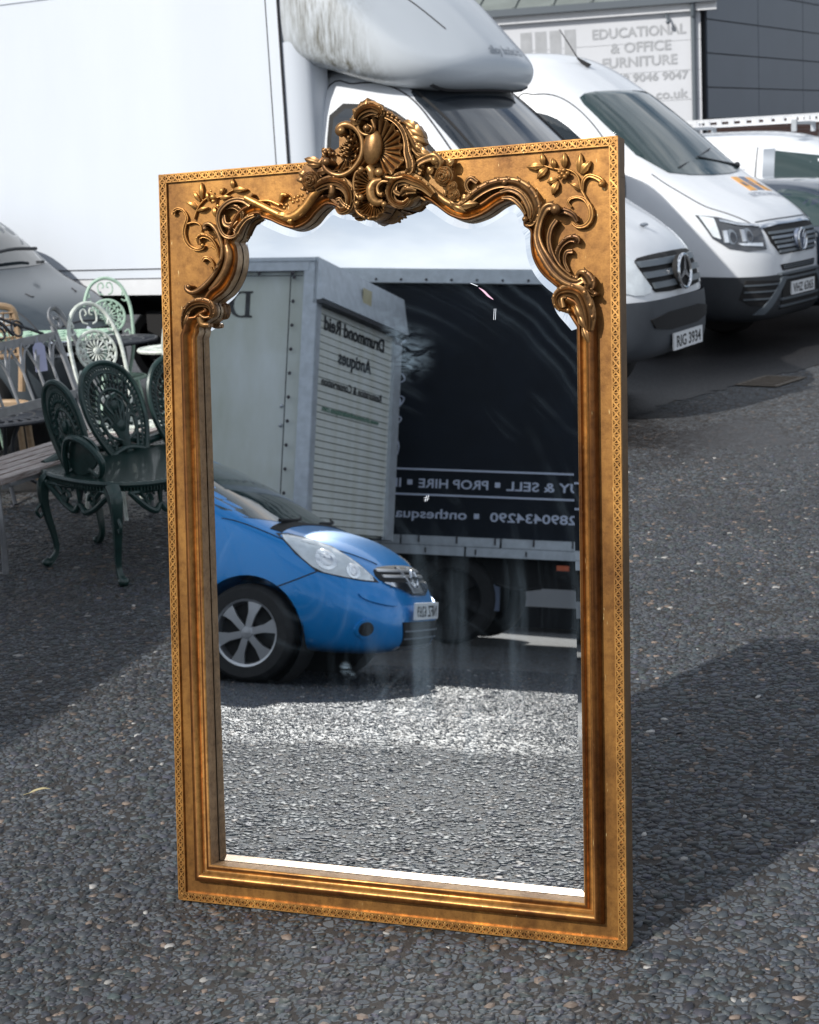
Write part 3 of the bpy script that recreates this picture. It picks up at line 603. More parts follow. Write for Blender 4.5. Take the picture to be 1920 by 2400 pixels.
ORN={
 'corner_spray_left':[('T',0.006,[(0.0965,1.6879),(0.1028,1.7035),(0.1125,1.7188),(0.1268,1.7318),(0.1431,1.7367)],[0.0025,0.0018,0.0014],0),
  ('T',0.006,[(0.1614,1.7345),(0.1822,1.738),(0.1961,1.746),(0.2098,1.75)],[0.0016,0.0013],0),
  ('B',0.006,(0.1534,1.736),0.0081),
  ('B',0.006,(0.1543,1.726),0.0058),
  ('B',0.006,(0.1482,1.7513),0.0036),
  ('L',0.006,[(0.12,1.7343),(0.1211,1.773)],0.009),
  ('L',0.006,[(0.114,1.7287),(0.0974,1.7538)],0.0076),
  ('L',0.006,[(0.1055,1.7143),(0.0757,1.7313)],0.0083),
  ('L',0.006,[(0.2077,1.7531),(0.2065,1.7768)],0.009),
  ('L',0.006,[(0.2076,1.7501),(0.2472,1.7484)],0.0105),
  ('L',0.006,[(0.1708,1.7418),(0.1832,1.7567)],0.0069),
  ('L',0.006,[(0.1717,1.7324),(0.2037,1.7346)],0.0072),
  ('L',0.006,[(0.1075,1.7062),(0.139,1.7131)],0.0061),
  ('L',0.006,[(0.1528,1.7142),(0.1577,1.6871)],0.009),
  ('L',0.006,[(0.1405,1.727),(0.1343,1.7512)],0.0054),
  ('L',0.006,[(0.1586,1.7158),(0.1722,1.712)],0.0054),
  ('T',0.006,[(0.0408,1.7015),(0.0423,1.7114),(0.0518,1.7158),(0.0635,1.7125),(0.0721,1.7045),(0.0773,1.6912),(0.0729,1.6774),(0.0681,1.6597),(0.071,1.6414),(0.0817,1.6248),(0.1001,1.6147),(0.1175,1.6158),(0.1235,1.6234)],[0.0047,0.0032,0.0022,0.0025,0.0036,0.0043,0.0036,0.0029,0.0047],3),
  ('T',0.006,[(0.0787,1.6771),(0.0951,1.6796),(0.1112,1.6741),(0.1166,1.6618),(0.1153,1.6558)],[0.0029,0.0018,0.0014],0),
  ('B',0.006,(0.0445,1.7073),0.0043),
  ('B',0.006,(0.1207,1.6226),0.0054),
  ('T',0.01,[(0.1132,1.6257),(0.1101,1.6388),(0.1219,1.6461),(0.1402,1.6401),(0.1536,1.6254),(0.1611,1.6061),(0.1635,1.588)],[0.0054,0.0065,0.004,0.0022,0.0014],3),
  ('T',0.008,[(0.1189,1.5846),(0.1261,1.5922),(0.1375,1.5896),(0.1465,1.5791),(0.151,1.5629)],[0.0047,0.0043,0.0029,0.0018],2),
  ('T',0.006,[(0.143,1.6193),(0.1554,1.6087),(0.1618,1.5924)],[0.0032,0.0014,0.0013],0),
  ('T',0.006,[(0.1404,1.5696),(0.1447,1.5594),(0.1444,1.5494)],[0.0025,0.0016,0.0011],0)],
 'side_scroll_left':[('T',0.016,[(0.1373,1.6576),(0.1306,1.663),(0.1331,1.6708),(0.147,1.6715),(0.1626,1.6571),(0.1734,1.6347),(0.1785,1.6126),(0.1762,1.5889),(0.1657,1.5676),(0.1513,1.5465),(0.1311,1.5275),(0.1098,1.5135),(0.0911,1.5103),(0.0774,1.518),(0.0765,1.5281)],[0.0036,0.0047,0.005,0.0054,0.0054,0.005,0.005,0.0054,0.0061,0.0072,0.0069,0.0061,0.0054],0),
  ('B',0.024,(0.1386,1.6598),0.0061),
  ('B',0.024,(0.0898,1.5236),0.0069),
  ('T',0.021,[(0.1771,1.5855),(0.1664,1.5722)],[0.0032,0.0025],0),
  ('T',0.02,[(0.1645,1.567),(0.1525,1.5501)],[0.004,0.0018],0),
  ('T',0.01,[(0.1878,1.6205),(0.1942,1.6023),(0.1936,1.5825),(0.1837,1.5572),(0.1647,1.5342),(0.141,1.5134)],[0.0079,0.0112,0.0112,0.0108,0.0094,0.0072],0)],
 'top_scroll_left':[('T',0.018,[(0.2048,1.6563),(0.2155,1.6508),(0.218,1.6398),(0.2031,1.6357),(0.1862,1.642),(0.1753,1.6601),(0.1718,1.6821),(0.1788,1.7014),(0.1975,1.717),(0.2204,1.7233),(0.2428,1.7198),(0.2605,1.7079)],[0.0029,0.004,0.0043,0.0043,0.0047,0.005,0.0058,0.0061,0.0061,0.0061,0.0065,0.0065],2),
  ('B',0.024,(0.2071,1.6566),0.005),
  ('T',0.013999999999999999,[(0.1903,1.705),(0.2064,1.7099),(0.2221,1.7059),(0.2353,1.6923),(0.2327,1.6787)],[0.0025,0.0047,0.0054,0.0047,0.0029],3),
  ('T',0.009999999999999998,[(0.183,1.6901),(0.187,1.67),(0.2028,1.6651),(0.219,1.676)],[0.0054,0.0072,0.0079,0.0054],2),
  ('T',0.018,[(0.2385,1.725),(0.2566,1.7277),(0.2669,1.7349)],[0.0018,0.0022,0.0027],0),
  ('T',0.016,[(0.2193,1.6458),(0.2311,1.6628),(0.2473,1.6776),(0.2677,1.6841)],[0.0072,0.0061,0.0047,0.0032],3),
  ('T',0.019999999999999997,[(0.2553,1.7217),(0.2708,1.7148),(0.284,1.7081),(0.295,1.7015)],[0.0036,0.0065,0.0061,0.0029],4)],
 'lower_scroll_left':[('T',0.022,[(0.0651,1.4217),(0.0693,1.4437),(0.0781,1.4634),(0.0937,1.4788),(0.1125,1.484),(0.131,1.4832),(0.1457,1.4766),(0.1511,1.4644),(0.1484,1.4516),(0.1368,1.4471)],[0.0014,0.0054,0.0079,0.009,0.009,0.0087,0.0079,0.0065,0.005,0.0029],4),
  ('T',0.024999999999999998,[(0.1223,1.4455),(0.118,1.4537),(0.1293,1.4472),(0.1432,1.4487)],[0.0025,0.0043,0.0036,0.0022],0),
  ('B',0.022,(0.0738,1.4757),0.0032),
  ('L',0.026,[(0.084,1.463),(0.0701,1.4274)],0.0108),
  ('L',0.026,[(0.0912,1.4707),(0.0743,1.4494)],0.009),
  ('T',0.018,[(0.1137,1.4482),(0.1201,1.4319),(0.1385,1.4292)],[0.009,0.0083,0.0054],0)],
 'corner_spray_right':[('T',0.006,[(1.0959,1.6539),(1.0864,1.6732),(1.0768,1.6925),(1.0705,1.7179),(1.0576,1.7313),(1.0411,1.7372)],[0.005,0.0037,0.0028,0.0025,0.0025,0.0022],0),
  ('T',0.006,[(0.9898,1.7495),(1.0147,1.7408),(1.0328,1.7363)],[0.0019,0.0022,0.0022],0),
  ('T',0.006,[(1.0548,1.6534),(1.0467,1.6633),(1.0534,1.6723),(1.0699,1.6743),(1.0863,1.667),(1.0991,1.6474),(1.0995,1.6256),(1.0872,1.6114),(1.0691,1.6094),(1.0567,1.6183)],[0.0025,0.0031,0.0028,0.0031,0.0044,0.0056,0.0056,0.005,0.0037,0.0031],2),
  ('T',0.006,[(1.0799,1.683),(1.0829,1.7077),(1.0951,1.7186),(1.1114,1.7143),(1.1253,1.7047),(1.1258,1.6922)],[0.0028,0.0044,0.0044,0.005,0.0062,0.0037],2),
  ('B',0.006,(1.1242,1.6985),0.0075),
  ('L',0.006,[(1.074,1.727),(1.0778,1.7697)],0.0137),
  ('L',0.006,[(1.0772,1.7252),(1.1011,1.7505)],0.0156),
  ('L',0.006,[(1.0395,1.7405),(1.0407,1.7738)],0.0131),
  ('L',0.006,[(1.0163,1.7406),(1.0133,1.7634)],0.0106),
  ('L',0.006,[(0.9914,1.7488),(0.9885,1.7766)],0.0112),
  ('L',0.006,[(0.9931,1.748),(0.9518,1.7479)],0.0125),
  ('L',0.006,[(0.9997,1.7434),(0.9759,1.721)],0.0125),
  ('L',0.006,[(1.0226,1.7176),(0.9992,1.7105)],0.0106),
  ('L',0.006,[(1.0249,1.7118),(1.0111,1.683)],0.0131),
  ('L',0.006,[(1.0767,1.691),(1.0513,1.7068)],0.0093),
  ('B',0.008,(1.0301,1.7315),0.0062),
  ('B',0.008,(1.0401,1.7339),0.0068),
  ('B',0.008,(1.0483,1.7271),0.0062),
  ('B',0.008,(1.0422,1.7203),0.0068),
  ('B',0.008,(1.031,1.7199),0.0062),
  ('B',0.008,(1.0367,1.7264),0.0062)],
 'side_scroll_right':[('T',0.02,[(1.0245,1.6399),(1.0164,1.6539),(1.0014,1.6508),(0.9884,1.6281),(0.9812,1.597),(0.9862,1.5716),(0.9998,1.5456),(1.021,1.5147),(1.0456,1.493),(1.0685,1.485),(1.085,1.4911)],[0.0062,0.0106,0.01,0.0075,0.0081,0.01,0.0118,0.0125,0.0112,0.0093,0.0081],2),
  ('B',0.026000000000000002,(1.0266,1.6485),0.0137),
  ('T',0.016,[(1.0246,1.6262),(1.0111,1.6082),(1.0057,1.5802),(1.0135,1.5483),(1.0297,1.5208),(1.0543,1.4991)],[0.0056,0.0056,0.0056,0.0062,0.0075,0.0056],2),
  ('T',0.016,[(1.0282,1.6432),(1.0447,1.6437),(1.0627,1.6338),(1.0707,1.6196)],[0.0062,0.0068,0.0062,0.0044],2),
  ('T',0.012,[(1.0672,1.5733),(1.068,1.5826),(1.0509,1.5842),(1.0314,1.5697),(1.0232,1.5481),(1.0294,1.5226),(1.0497,1.5028),(1.0727,1.4922)],[0.0062,0.0081,0.0075,0.0062,0.0056,0.005,0.005,0.005],3),
  ('T',0.01,[(1.0581,1.5558),(1.0438,1.5541),(1.0389,1.5349),(1.0492,1.5108)],[0.0056,0.005,0.0037,0.0037],2),
  ('T',0.02,[(1.0703,1.4965),(1.0803,1.5054),(1.0933,1.4985),(1.1013,1.4826),(1.0978,1.4687),(1.1108,1.4581)],[0.005,0.0093,0.0118,0.0118,0.0093,0.005],3),
  ('B',0.024,(1.071,1.4969),0.0062),
  ('B',0.024,(1.1136,1.4599),0.0056),
  ('T',0.022,[(0.9826,1.5748),(0.994,1.5552),(1.0003,1.5329)],[0.0031,0.0081,0.0025],2)],
 'top_scroll_right':[('T',0.02,[(0.7872,1.6727),(0.8081,1.6745),(0.8361,1.695),(0.8639,1.709),(0.8879,1.7152),(0.9117,1.7157),(0.9387,1.71),(0.9636,1.691),(0.9776,1.6649),(0.9786,1.6444),(0.9676,1.6246),(0.9541,1.6239)],[0.0087,0.01,0.0112,0.0112,0.0112,0.0112,0.0118,0.0125,0.0112,0.0093,0.0075,0.005],3),
  ('T',0.02,[(0.7872,1.6727),(0.7664,1.6821),(0.7423,1.7014),(0.7145,1.7242),(0.6865,1.7408),(0.6616,1.7442)],[0.0087,0.0087,0.0081,0.0081,0.0093,0.0106],0),
  ('B',0.026000000000000002,(0.9547,1.6312),0.0075),
  ('B',0.026000000000000002,(0.9088,1.7152),0.0087),
  ('T',0.026000000000000002,[(0.8966,1.6949),(0.9204,1.698),(0.9471,1.6836),(0.9634,1.6542),(0.9648,1.6321)],[0.0037,0.0062,0.0068,0.0062,0.0037],2),
  ('T',0.022,[(0.8983,1.6826),(0.922,1.6794),(0.942,1.6623),(0.9534,1.6426)],[0.0031,0.0056,0.0056,0.0031],2),
  ('L',0.03,[(0.7808,1.6752),(0.8117,1.6573)],0.0156),
  ('L',0.03,[(0.7912,1.6714),(0.8431,1.6743)],0.0174),
  ('L',0.03,[(0.7706,1.6855),(0.7946,1.6711)],0.0125),
  ('T',0.012,[(0.837,1.7213),(0.8216,1.7313),(0.8099,1.72),(0.8159,1.7036),(0.8365,1.6974),(0.8539,1.7042)],[0.0056,0.0062,0.005,0.0037,0.0037,0.0031],2)],
 'lower_scroll_right':[('T',0.022,[(1.0436,1.4271),(1.0271,1.4341),(1.0218,1.4532),(1.0326,1.4668),(1.0558,1.4705),(1.0787,1.4616),(1.0915,1.4376),(1.0977,1.4092),(1.0973,1.3811)],[0.0031,0.0056,0.0075,0.0093,0.0125,0.0143,0.0143,0.0125,0.0081],4),
  ('T',0.026,[(1.0401,1.4333),(1.037,1.4523),(1.047,1.455)],[0.0062,0.005,0.0025],0),
  ('L',0.027999999999999997,[(1.0672,1.4383),(1.0831,1.4033)],0.0156),
  ('L',0.027999999999999997,[(1.0735,1.4193),(1.0926,1.3811)],0.0156),
  ('L',0.027999999999999997,[(1.0829,1.3908),(1.0972,1.3528)],0.0125),
  ('B',0.022,(1.0502,1.4268),0.0056)],
 'top_rail_left':[('T',0.02,[(0.2492,1.7265),(0.2725,1.7146),(0.3034,1.6988),(0.3342,1.6832),(0.3611,1.673),(0.3844,1.6783),(0.4078,1.6954),(0.4275,1.7178),(0.4508,1.7365),(0.4736,1.7416)],[0.0082,0.0082,0.0082,0.0082,0.0101,0.0114,0.0114,0.0114,0.0108,0.0082],0),
  ('L',0.03,[(0.3701,1.6731),(0.3278,1.6826)],0.0127),
  ('L',0.03,[(0.3818,1.6758),(0.4089,1.6876)],0.0127),
  ('L',0.03,[(0.3662,1.6717),(0.3697,1.6562)],0.0095),
  ('B',0.02,(0.3599,1.702),0.0057),
  ('B',0.02,(0.3699,1.7149),0.0051),
  ('B',0.02,(0.3815,1.7176),0.0051),
  ('B',0.02,(0.3912,1.7203),0.0051),
  ('B',0.02,(0.4008,1.7213),0.0051),
  ('B',0.02,(0.4044,1.7109),0.0051),
  ('B',0.02,(0.389,1.7103),0.0057),
  ('B',0.02,(0.3774,1.7076),0.0051),
  ('B',0.02,(0.3539,1.6956),0.0051),
  ('T',0.012,[(0.3346,1.7113),(0.3428,1.7279),(0.3544,1.7271)],[0.0032,0.0063,0.0044],0),
  ('T',0.01,[(0.279,1.7187),(0.3064,1.7168),(0.3334,1.7048)],[0.0025,0.0038,0.0038],0)],
 'crest_shell':[('S',0.04,(0.5976,1.8109),[(0.5949,1.8805),(0.6091,1.8792),(0.6205,1.8795),(0.6316,1.8671),(0.6456,1.8621),(0.651,1.8476),(0.6635,1.8389),(0.6589,1.824),(0.6671,1.8105),(0.6584,1.7985),(0.6688,1.7849),(0.6635,1.7725),(0.652,1.7657),(0.6376,1.7527),(0.6206,1.7552)],11),
  ('E',0.036000000000000004,(0.592,1.8152),0.0193,0.0407,-0.12)],
 'crest_rim':[('T',0.045,[(0.62,1.8847),(0.6397,1.8771),(0.6591,1.8627),(0.6728,1.8425),(0.6793,1.8191),(0.6816,1.796),(0.6882,1.7751),(0.6878,1.7573),(0.6765,1.7505)],[0.0035,0.0044,0.0049,0.0049,0.0054,0.0074,0.0089,0.0089,0.0054],3),
  ('T',0.033,[(0.5979,1.9056),(0.6205,1.896),(0.6429,1.8812),(0.6651,1.8602),(0.6815,1.8384),(0.695,1.8118),(0.7087,1.7955),(0.7253,1.7891)],[0.0049,0.0059,0.0069,0.0079,0.0089,0.0094,0.0084,0.0049],3),
  ('B',0.049,(0.6263,1.895),0.0059),
  ('B',0.049,(0.6383,1.8874),0.0054),
  ('B',0.049,(0.6495,1.8808),0.0054),
  ('B',0.049,(0.6597,1.8735),0.0049),
  ('B',0.049,(0.668,1.8657),0.0044),
  ('L',0.040999999999999995,[(0.6769,1.8529),(0.7169,1.8293)],0.0296),
  ('L',0.040999999999999995,[(0.6821,1.8372),(0.7195,1.8164)],0.0272),
  ('L',0.040999999999999995,[(0.6873,1.8139),(0.7164,1.8014)],0.0247),
  ('L',0.040999999999999995,[(0.6925,1.7957),(0.7342,1.7874)],0.0247),
  ('L',0.040999999999999995,[(0.6688,1.8689),(0.7047,1.843)],0.0222),
  ('T',0.045,[(0.6679,1.7435),(0.6509,1.7409),(0.6311,1.7436),(0.6142,1.7499),(0.6044,1.7571)],[0.003,0.0049,0.0049,0.0059,0.0074],0),
  ('B',0.051,(0.6142,1.7556),0.0119)],
 'crest_top_leaf':[('L',0.062,[(0.5809,1.8847),(0.5875,1.9263)],0.037),
  ('L',0.062,[(0.5881,1.8879),(0.61,1.9141)],0.0346),
  ('L',0.062,[(0.5738,1.8866),(0.5478,1.9043)],0.0222),
  ('L',0.062,[(0.5678,1.8744),(0.5407,1.8831)],0.0198),
  ('L',0.062,[(0.5768,1.8928),(0.5703,1.9202)],0.0247),
  ('L',0.062,[(0.5967,1.8898),(0.6223,1.8977)],0.0222),
  ('T',0.05,[(0.5564,1.8745),(0.5654,1.8892),(0.5828,1.8992),(0.6028,1.9013),(0.6196,1.8909),(0.6137,1.8824)],[0.0049,0.0109,0.0128,0.0123,0.0089,0.004],5),
  ('T',0.044000000000000004,[(0.5938,1.8774),(0.5991,1.859),(0.5902,1.8456),(0.5745,1.8456),(0.5604,1.8571),(0.5579,1.874),(0.5682,1.8834),(0.5853,1.8807)],[0.004,0.004,0.0035,0.0035,0.004,0.0049,0.0049,0.0049],0),
  ('B',0.052000000000000005,(0.5856,1.8577),0.0094),
  ('T',0.052000000000000005,[(0.5858,1.8666),(0.597,1.858),(0.5911,1.8483),(0.5797,1.8505)],[0.002,0.003,0.003,0.002],0)],
 'crest_left_scroll':[('T',0.042,[(0.5188,1.8479),(0.5088,1.8578),(0.5134,1.8677),(0.5295,1.8716),(0.5495,1.8634),(0.5635,1.8442),(0.5681,1.8233),(0.5653,1.8003),(0.5533,1.7805),(0.5356,1.7651),(0.5123,1.7577),(0.4891,1.7633),(0.4733,1.7762),(0.4707,1.7894)],[0.0054,0.0089,0.0099,0.0094,0.0069,0.0059,0.0059,0.0064,0.0064,0.0064,0.0064,0.0064,0.0074,0.0069],0),
  ('B',0.048,(0.5204,1.8572),0.0109),
  ('B',0.048,(0.4795,1.79),0.0109),
  ('S',0.038000000000000006,(0.5231,1.8041),[(0.5359,1.8574),(0.5472,1.8461),(0.5497,1.8304),(0.5553,1.8197),(0.5463,1.8074),(0.546,1.7945),(0.5343,1.789),(0.534,1.7747),(0.5195,1.7758),(0.5134,1.7659),(0.5019,1.7706),(0.4902,1.7702)],9),
  ('B',0.05,(0.5176,1.8197),0.0049),
  ('B',0.05,(0.5264,1.8255),0.0049),
  ('B',0.05,(0.5338,1.8314),0.0049),
  ('B',0.05,(0.5408,1.8218),0.0049),
  ('B',0.05,(0.5291,1.815),0.0054),
  ('B',0.05,(0.5454,1.8343),0.0044),
  ('B',0.05,(0.5174,1.8107),0.0049),
  ('B',0.05,(0.5274,1.8048),0.0049),
  ('B',0.05,(0.5071,1.8037),0.0044),
  ('B',0.05,(0.4984,1.807),0.0044),
  ('B',0.05,(0.52,1.8002),0.0044),
  ('B',0.05,(0.5384,1.8413),0.0044),
  ('T',0.032,[(0.5701,1.8348),(0.5739,1.8138),(0.5706,1.7934),(0.5573,1.7789)],[0.0059,0.0089,0.0074,0.0035],0)],
 'crest_left_flowers':[('L',0.03,[(0.4668,1.8147),(0.4568,1.8272)],0.0109),
  ('L',0.03,[(0.4683,1.8146),(0.4789,1.8255)],0.0109),
  ('L',0.03,[(0.4668,1.8121),(0.4563,1.8064)],0.0109),
  ('L',0.03,[(0.4697,1.8119),(0.4815,1.8136)],0.0109),
  ('L',0.03,[(0.4559,1.7894),(0.4098,1.806)],0.0188),
  ('L',0.03,[(0.4514,1.7871),(0.416,1.7924)],0.0123),
  ('L',0.03,[(0.4153,1.7635),(0.3942,1.7764)],0.0148),
  ('L',0.03,[(0.4121,1.7533),(0.3877,1.7589)],0.0099),
  ('L',0.03,[(0.4422,1.7721),(0.4776,1.776)],0.0148),
  ('L',0.03,[(0.4574,1.7893),(0.4428,1.7982)],0.0123),
  ('B',0.034999999999999996,(0.4708,1.8142),0.0049),
  ('R',0.03,(0.4313,1.7519),0.0222),
  ('L',0.03,[(0.4116,1.7349),(0.3967,1.7372)],0.0064),
  ('L',0.03,[(0.4233,1.7288),(0.4113,1.7243)],0.0064)],
 'crest_right_flowers':[('T',0.03,[(0.7093,1.7499),(0.6968,1.7585),(0.7013,1.7709),(0.7211,1.7796),(0.7406,1.7819),(0.7529,1.7696),(0.7498,1.7571)],[0.0074,0.0089,0.0084,0.0089,0.0109,0.0099,0.0059],2),
  ('B',0.03,(0.7432,1.7754),0.0114),
  ('L',0.03,[(0.7123,1.7625),(0.7013,1.7709)],0.0148),
  ('L',0.03,[(0.7204,1.7491),(0.7374,1.7606)],0.0148),
  ('L',0.03,[(0.768,1.7634),(0.7875,1.7746)],0.0148),
  ('R',0.03,(0.7647,1.7383),0.0217),
  ('R',0.03,(0.7836,1.7141),0.0123),
  ('R',0.03,(0.7874,1.6961),0.0138),
  ('L',0.03,[(0.7996,1.6877),(0.8215,1.6862)],0.0148),
  ('L',0.03,[(0.7696,1.7024),(0.7584,1.7006)],0.0099)],
 'crest_lower_shell':[('S',0.05,(0.596,1.7275),[(0.5852,1.754),(0.5681,1.7578),(0.5565,1.7535),(0.5577,1.7431),(0.5503,1.7359),(0.5573,1.7277),(0.5514,1.7203),(0.5584,1.7121),(0.5582,1.7018),(0.5695,1.6958)],9),
  ('T',0.05,[(0.5697,1.7642),(0.5552,1.7613),(0.5482,1.7464),(0.5473,1.7284),(0.5526,1.7099),(0.5638,1.6975)],[0.004,0.0035,0.0032,0.003,0.003,0.004],0),
  ('B',0.056,(0.571,1.7646),0.0084),
  ('B',0.056,(0.5696,1.7016),0.0084),
  ('B',0.056,(0.5593,1.6894),0.0069),
  ('B',0.056,(0.6276,1.6824),0.0079),
  ('T',0.052000000000000005,[(0.62,1.7384),(0.6028,1.7345),(0.5925,1.7198),(0.5949,1.6991),(0.6075,1.688),(0.6217,1.6896)],[0.0064,0.0099,0.0119,0.0114,0.0094,0.0059],0),
  ('T',0.056,[(0.6225,1.7045),(0.6126,1.7077),(0.6101,1.7233),(0.6217,1.734),(0.6358,1.733)],[0.0064,0.0049,0.004,0.004,0.003],0),
  ('S',0.052000000000000005,(0.5934,1.6966),[(0.553,1.689),(0.5556,1.6759),(0.5656,1.6727),(0.5683,1.6634),(0.5798,1.6627),(0.5868,1.6558),(0.5954,1.6579),(0.6039,1.656),(0.6098,1.6634),(0.6198,1.6653),(0.6214,1.6742),(0.6287,1.6814)],12),
  ('T',0.04,[(0.5445,1.6908),(0.5499,1.6723),(0.5669,1.6595),(0.5898,1.6537),(0.61,1.6607),(0.6246,1.6778)],[0.0035,0.004,0.004,0.004,0.004,0.0035],0),
  ('T',0.038000000000000006,[(0.58,1.7713),(0.5884,1.7604),(0.5909,1.7421)],[0.0099,0.0123,0.0099],0)],
 'crest_left_acanthus':[('T',0.036,[(0.4442,1.7332),(0.4651,1.7422),(0.4886,1.7458),(0.5119,1.7402),(0.5289,1.7234),(0.5328,1.7024),(0.525,1.6821),(0.5074,1.6767),(0.496,1.6866)],[0.0084,0.0109,0.0123,0.0123,0.0114,0.0099,0.0084,0.0069,0.0044],5),
  ('T',0.041999999999999996,[(0.4767,1.7368),(0.4883,1.7334),(0.488,1.7178),(0.479,1.7093)],[0.004,0.0084,0.0084,0.004],0),
  ('T',0.039999999999999994,[(0.4983,1.7017),(0.5071,1.7037),(0.5156,1.6927),(0.5327,1.6812)],[0.0044,0.0049,0.0044,0.0054],2)],
 'crest_right_acanthus':[('T',0.036,[(0.7387,1.6988),(0.7168,1.7206),(0.6947,1.7324),(0.6723,1.7404),(0.6496,1.7356),(0.6365,1.7186),(0.6347,1.7007),(0.6457,1.6858),(0.6655,1.6819),(0.6798,1.6925)],[0.0064,0.0099,0.0123,0.0128,0.0123,0.0109,0.0089,0.0074,0.0064,0.0044],5),
  ('T',0.041999999999999996,[(0.6995,1.7084),(0.6772,1.7125),(0.6629,1.7033)],[0.004,0.0099,0.0049],3),
  ('T',0.039999999999999994,[(0.6513,1.7299),(0.6481,1.7122),(0.6592,1.7037)],[0.0049,0.0064,0.0049],2),
  ('T',0.025999999999999995,[(0.6811,1.6909),(0.6981,1.6975),(0.7147,1.6887)],[0.0025,0.0035,0.0025],0)],
}
CREST_BACK=[(0.4009,1.7932),(0.4459,1.8056),(0.4523,1.8261),(0.4758,1.819),(0.4936,1.8281),(0.4945,1.8646),(0.5065,1.8766),(0.5357,1.8767),(0.5274,1.8957),(0.554,1.9167),(0.5716,1.9306),(0.5829,1.9193),(0.5941,1.908),(0.6281,1.8895),(0.6615,1.8584),(0.6922,1.8379),(0.7015,1.8142),(0.7193,1.7923),(0.7499,1.7823),(0.7774,1.77),(0.7793,1.7266),(0.7871,1.6981),(0.7483,1.7007),(0.7067,1.7241),(0.6721,1.6853),(0.6351,1.6852),(0.6151,1.6865),(0.606,1.6663),(0.577,1.6577),(0.5483,1.6674),(0.5313,1.6894),(0.5195,1.6849),(0.496,1.6812),(0.4817,1.6979),(0.441,1.7296),(0.4024,1.7349),(0.3853,1.7679)]
SIGHT=[(0.1041,0.1032),(0.1055,1.4105),(0.106,1.4266),(0.1202,1.436),(0.1366,1.4434),(0.1485,1.453),(0.1512,1.4688),(0.1448,1.4831),(0.1566,1.4925),(0.1799,1.5074),(0.1989,1.5304),(0.2122,1.5574),(0.2176,1.5868),(0.2149,1.6127),(0.2085,1.6249),(0.2178,1.6352),(0.2275,1.6553),(0.2416,1.6761),(0.2599,1.6848),(0.2802,1.6865),(0.284,1.6784),(0.3073,1.6701),(0.3342,1.6571),(0.3612,1.6479),(0.3843,1.6482),(0.4115,1.6602),(0.435,1.6824),(0.4582,1.6962),(0.4808,1.6913),(0.4997,1.6775),(0.529,1.6809),(0.5519,1.6637),(0.5806,1.6541),(0.6096,1.6653),(0.6272,1.6823),(0.6499,1.6795),(0.6727,1.6844),(0.6899,1.6974),(0.7149,1.691),(0.7427,1.6697),(0.7704,1.6503),(0.8051,1.6394),(0.8364,1.6445),(0.8606,1.6541),(0.8883,1.6698),(0.9122,1.6752),(0.9307,1.6639),(0.9439,1.644),(0.9435,1.6204),(0.9585,1.6068),(0.9587,1.5799),(0.9627,1.5512),(0.974,1.5253),(0.9905,1.504),(1.0136,1.4839),(1.0251,1.4724),(1.0171,1.4507),(1.0277,1.4265),(1.0492,1.4225),(1.0589,1.4017),(1.071,0.9817),(1.0745,0.5048),(1.0738,0.0828)]

# ------------------------------------------------------------------ the gilt mirror (local x across, y up its height, z towards its front)
FU = Vector((.91591422, -.40057616, .02529587)); FV = Vector((.03600392, .14477038, .98881002)); FN = Vector((-.39975581, -.90475441, .14701956))
MW, MH = 1.1618, 1.8006
P0 = Vector((.43284237, 3.47696795, 0)) - FU * MW
mir = thing('wall_mirror', 'tall antique gilt mirror with carved rococo crest, leaning upright alone on the tarmac', 'mirror')
mir.matrix_world = Matrix(((FU.x, FV.x, FN.x, P0.x), (FU.y, FV.y, FN.y, P0.y), (FU.z, FV.z, FN.z, P0.z), (0, 0, 0, 1)))
SG = [Vector((a, b, 0)) for a, b in SIGHT]
LX, BY, RX_ = .0985, .0985, MW - .0975
top = [p for p in SG if p.y > 1.41]
sight = [Vector((LX, BY, 0)), Vector((LX, 1.40, 0))] + cat_rom(top, 4)[1:-1] + [Vector((RX_, 1.39, 0)), Vector((RX_, BY, 0))]
# tidy: drop near-duplicate points
s2 = [sight[0]]
for p in sight[1:]:
    if (p - s2[-1]).length > .004: s2.append(p)
sight = s2
def normals(P, closed=True):
    out = []
    for i in range(len(P)):
        a = P[i] - P[i - 1]; b = P[(i + 1) % len(P)] - P[i]; a.normalize(); b.normalize()
        na = Vector((-a.y, a.x, 0)); nb = Vector((-b.y, b.x, 0)); n = (na + nb)
        if n.length < .2: n = na.copy()
        n.normalize(); k = 1 / max(.55, n.dot(na)); out.append(n * k)
    return out
# path runs up the left side, over, down the right: left of travel is outwards
nr = normals(sight)
GZ = lambda y: -.024 + (y - .85) * .01047      # the glass sits a little less inclined than the frame
def smoothn(ns, it):
    for _ in range(it): ns = [ns[0]] + [(ns[i - 1] + ns[i] * 2 + ns[i + 1]) / 4 for i in range(1, len(ns) - 1)] + [ns[-1]]
    return ns
i0 = 2; mid = smoothn(nr[i0 - 1:-1], 3); nr2 = nr[:i0 - 1] + mid + nr[-1:]
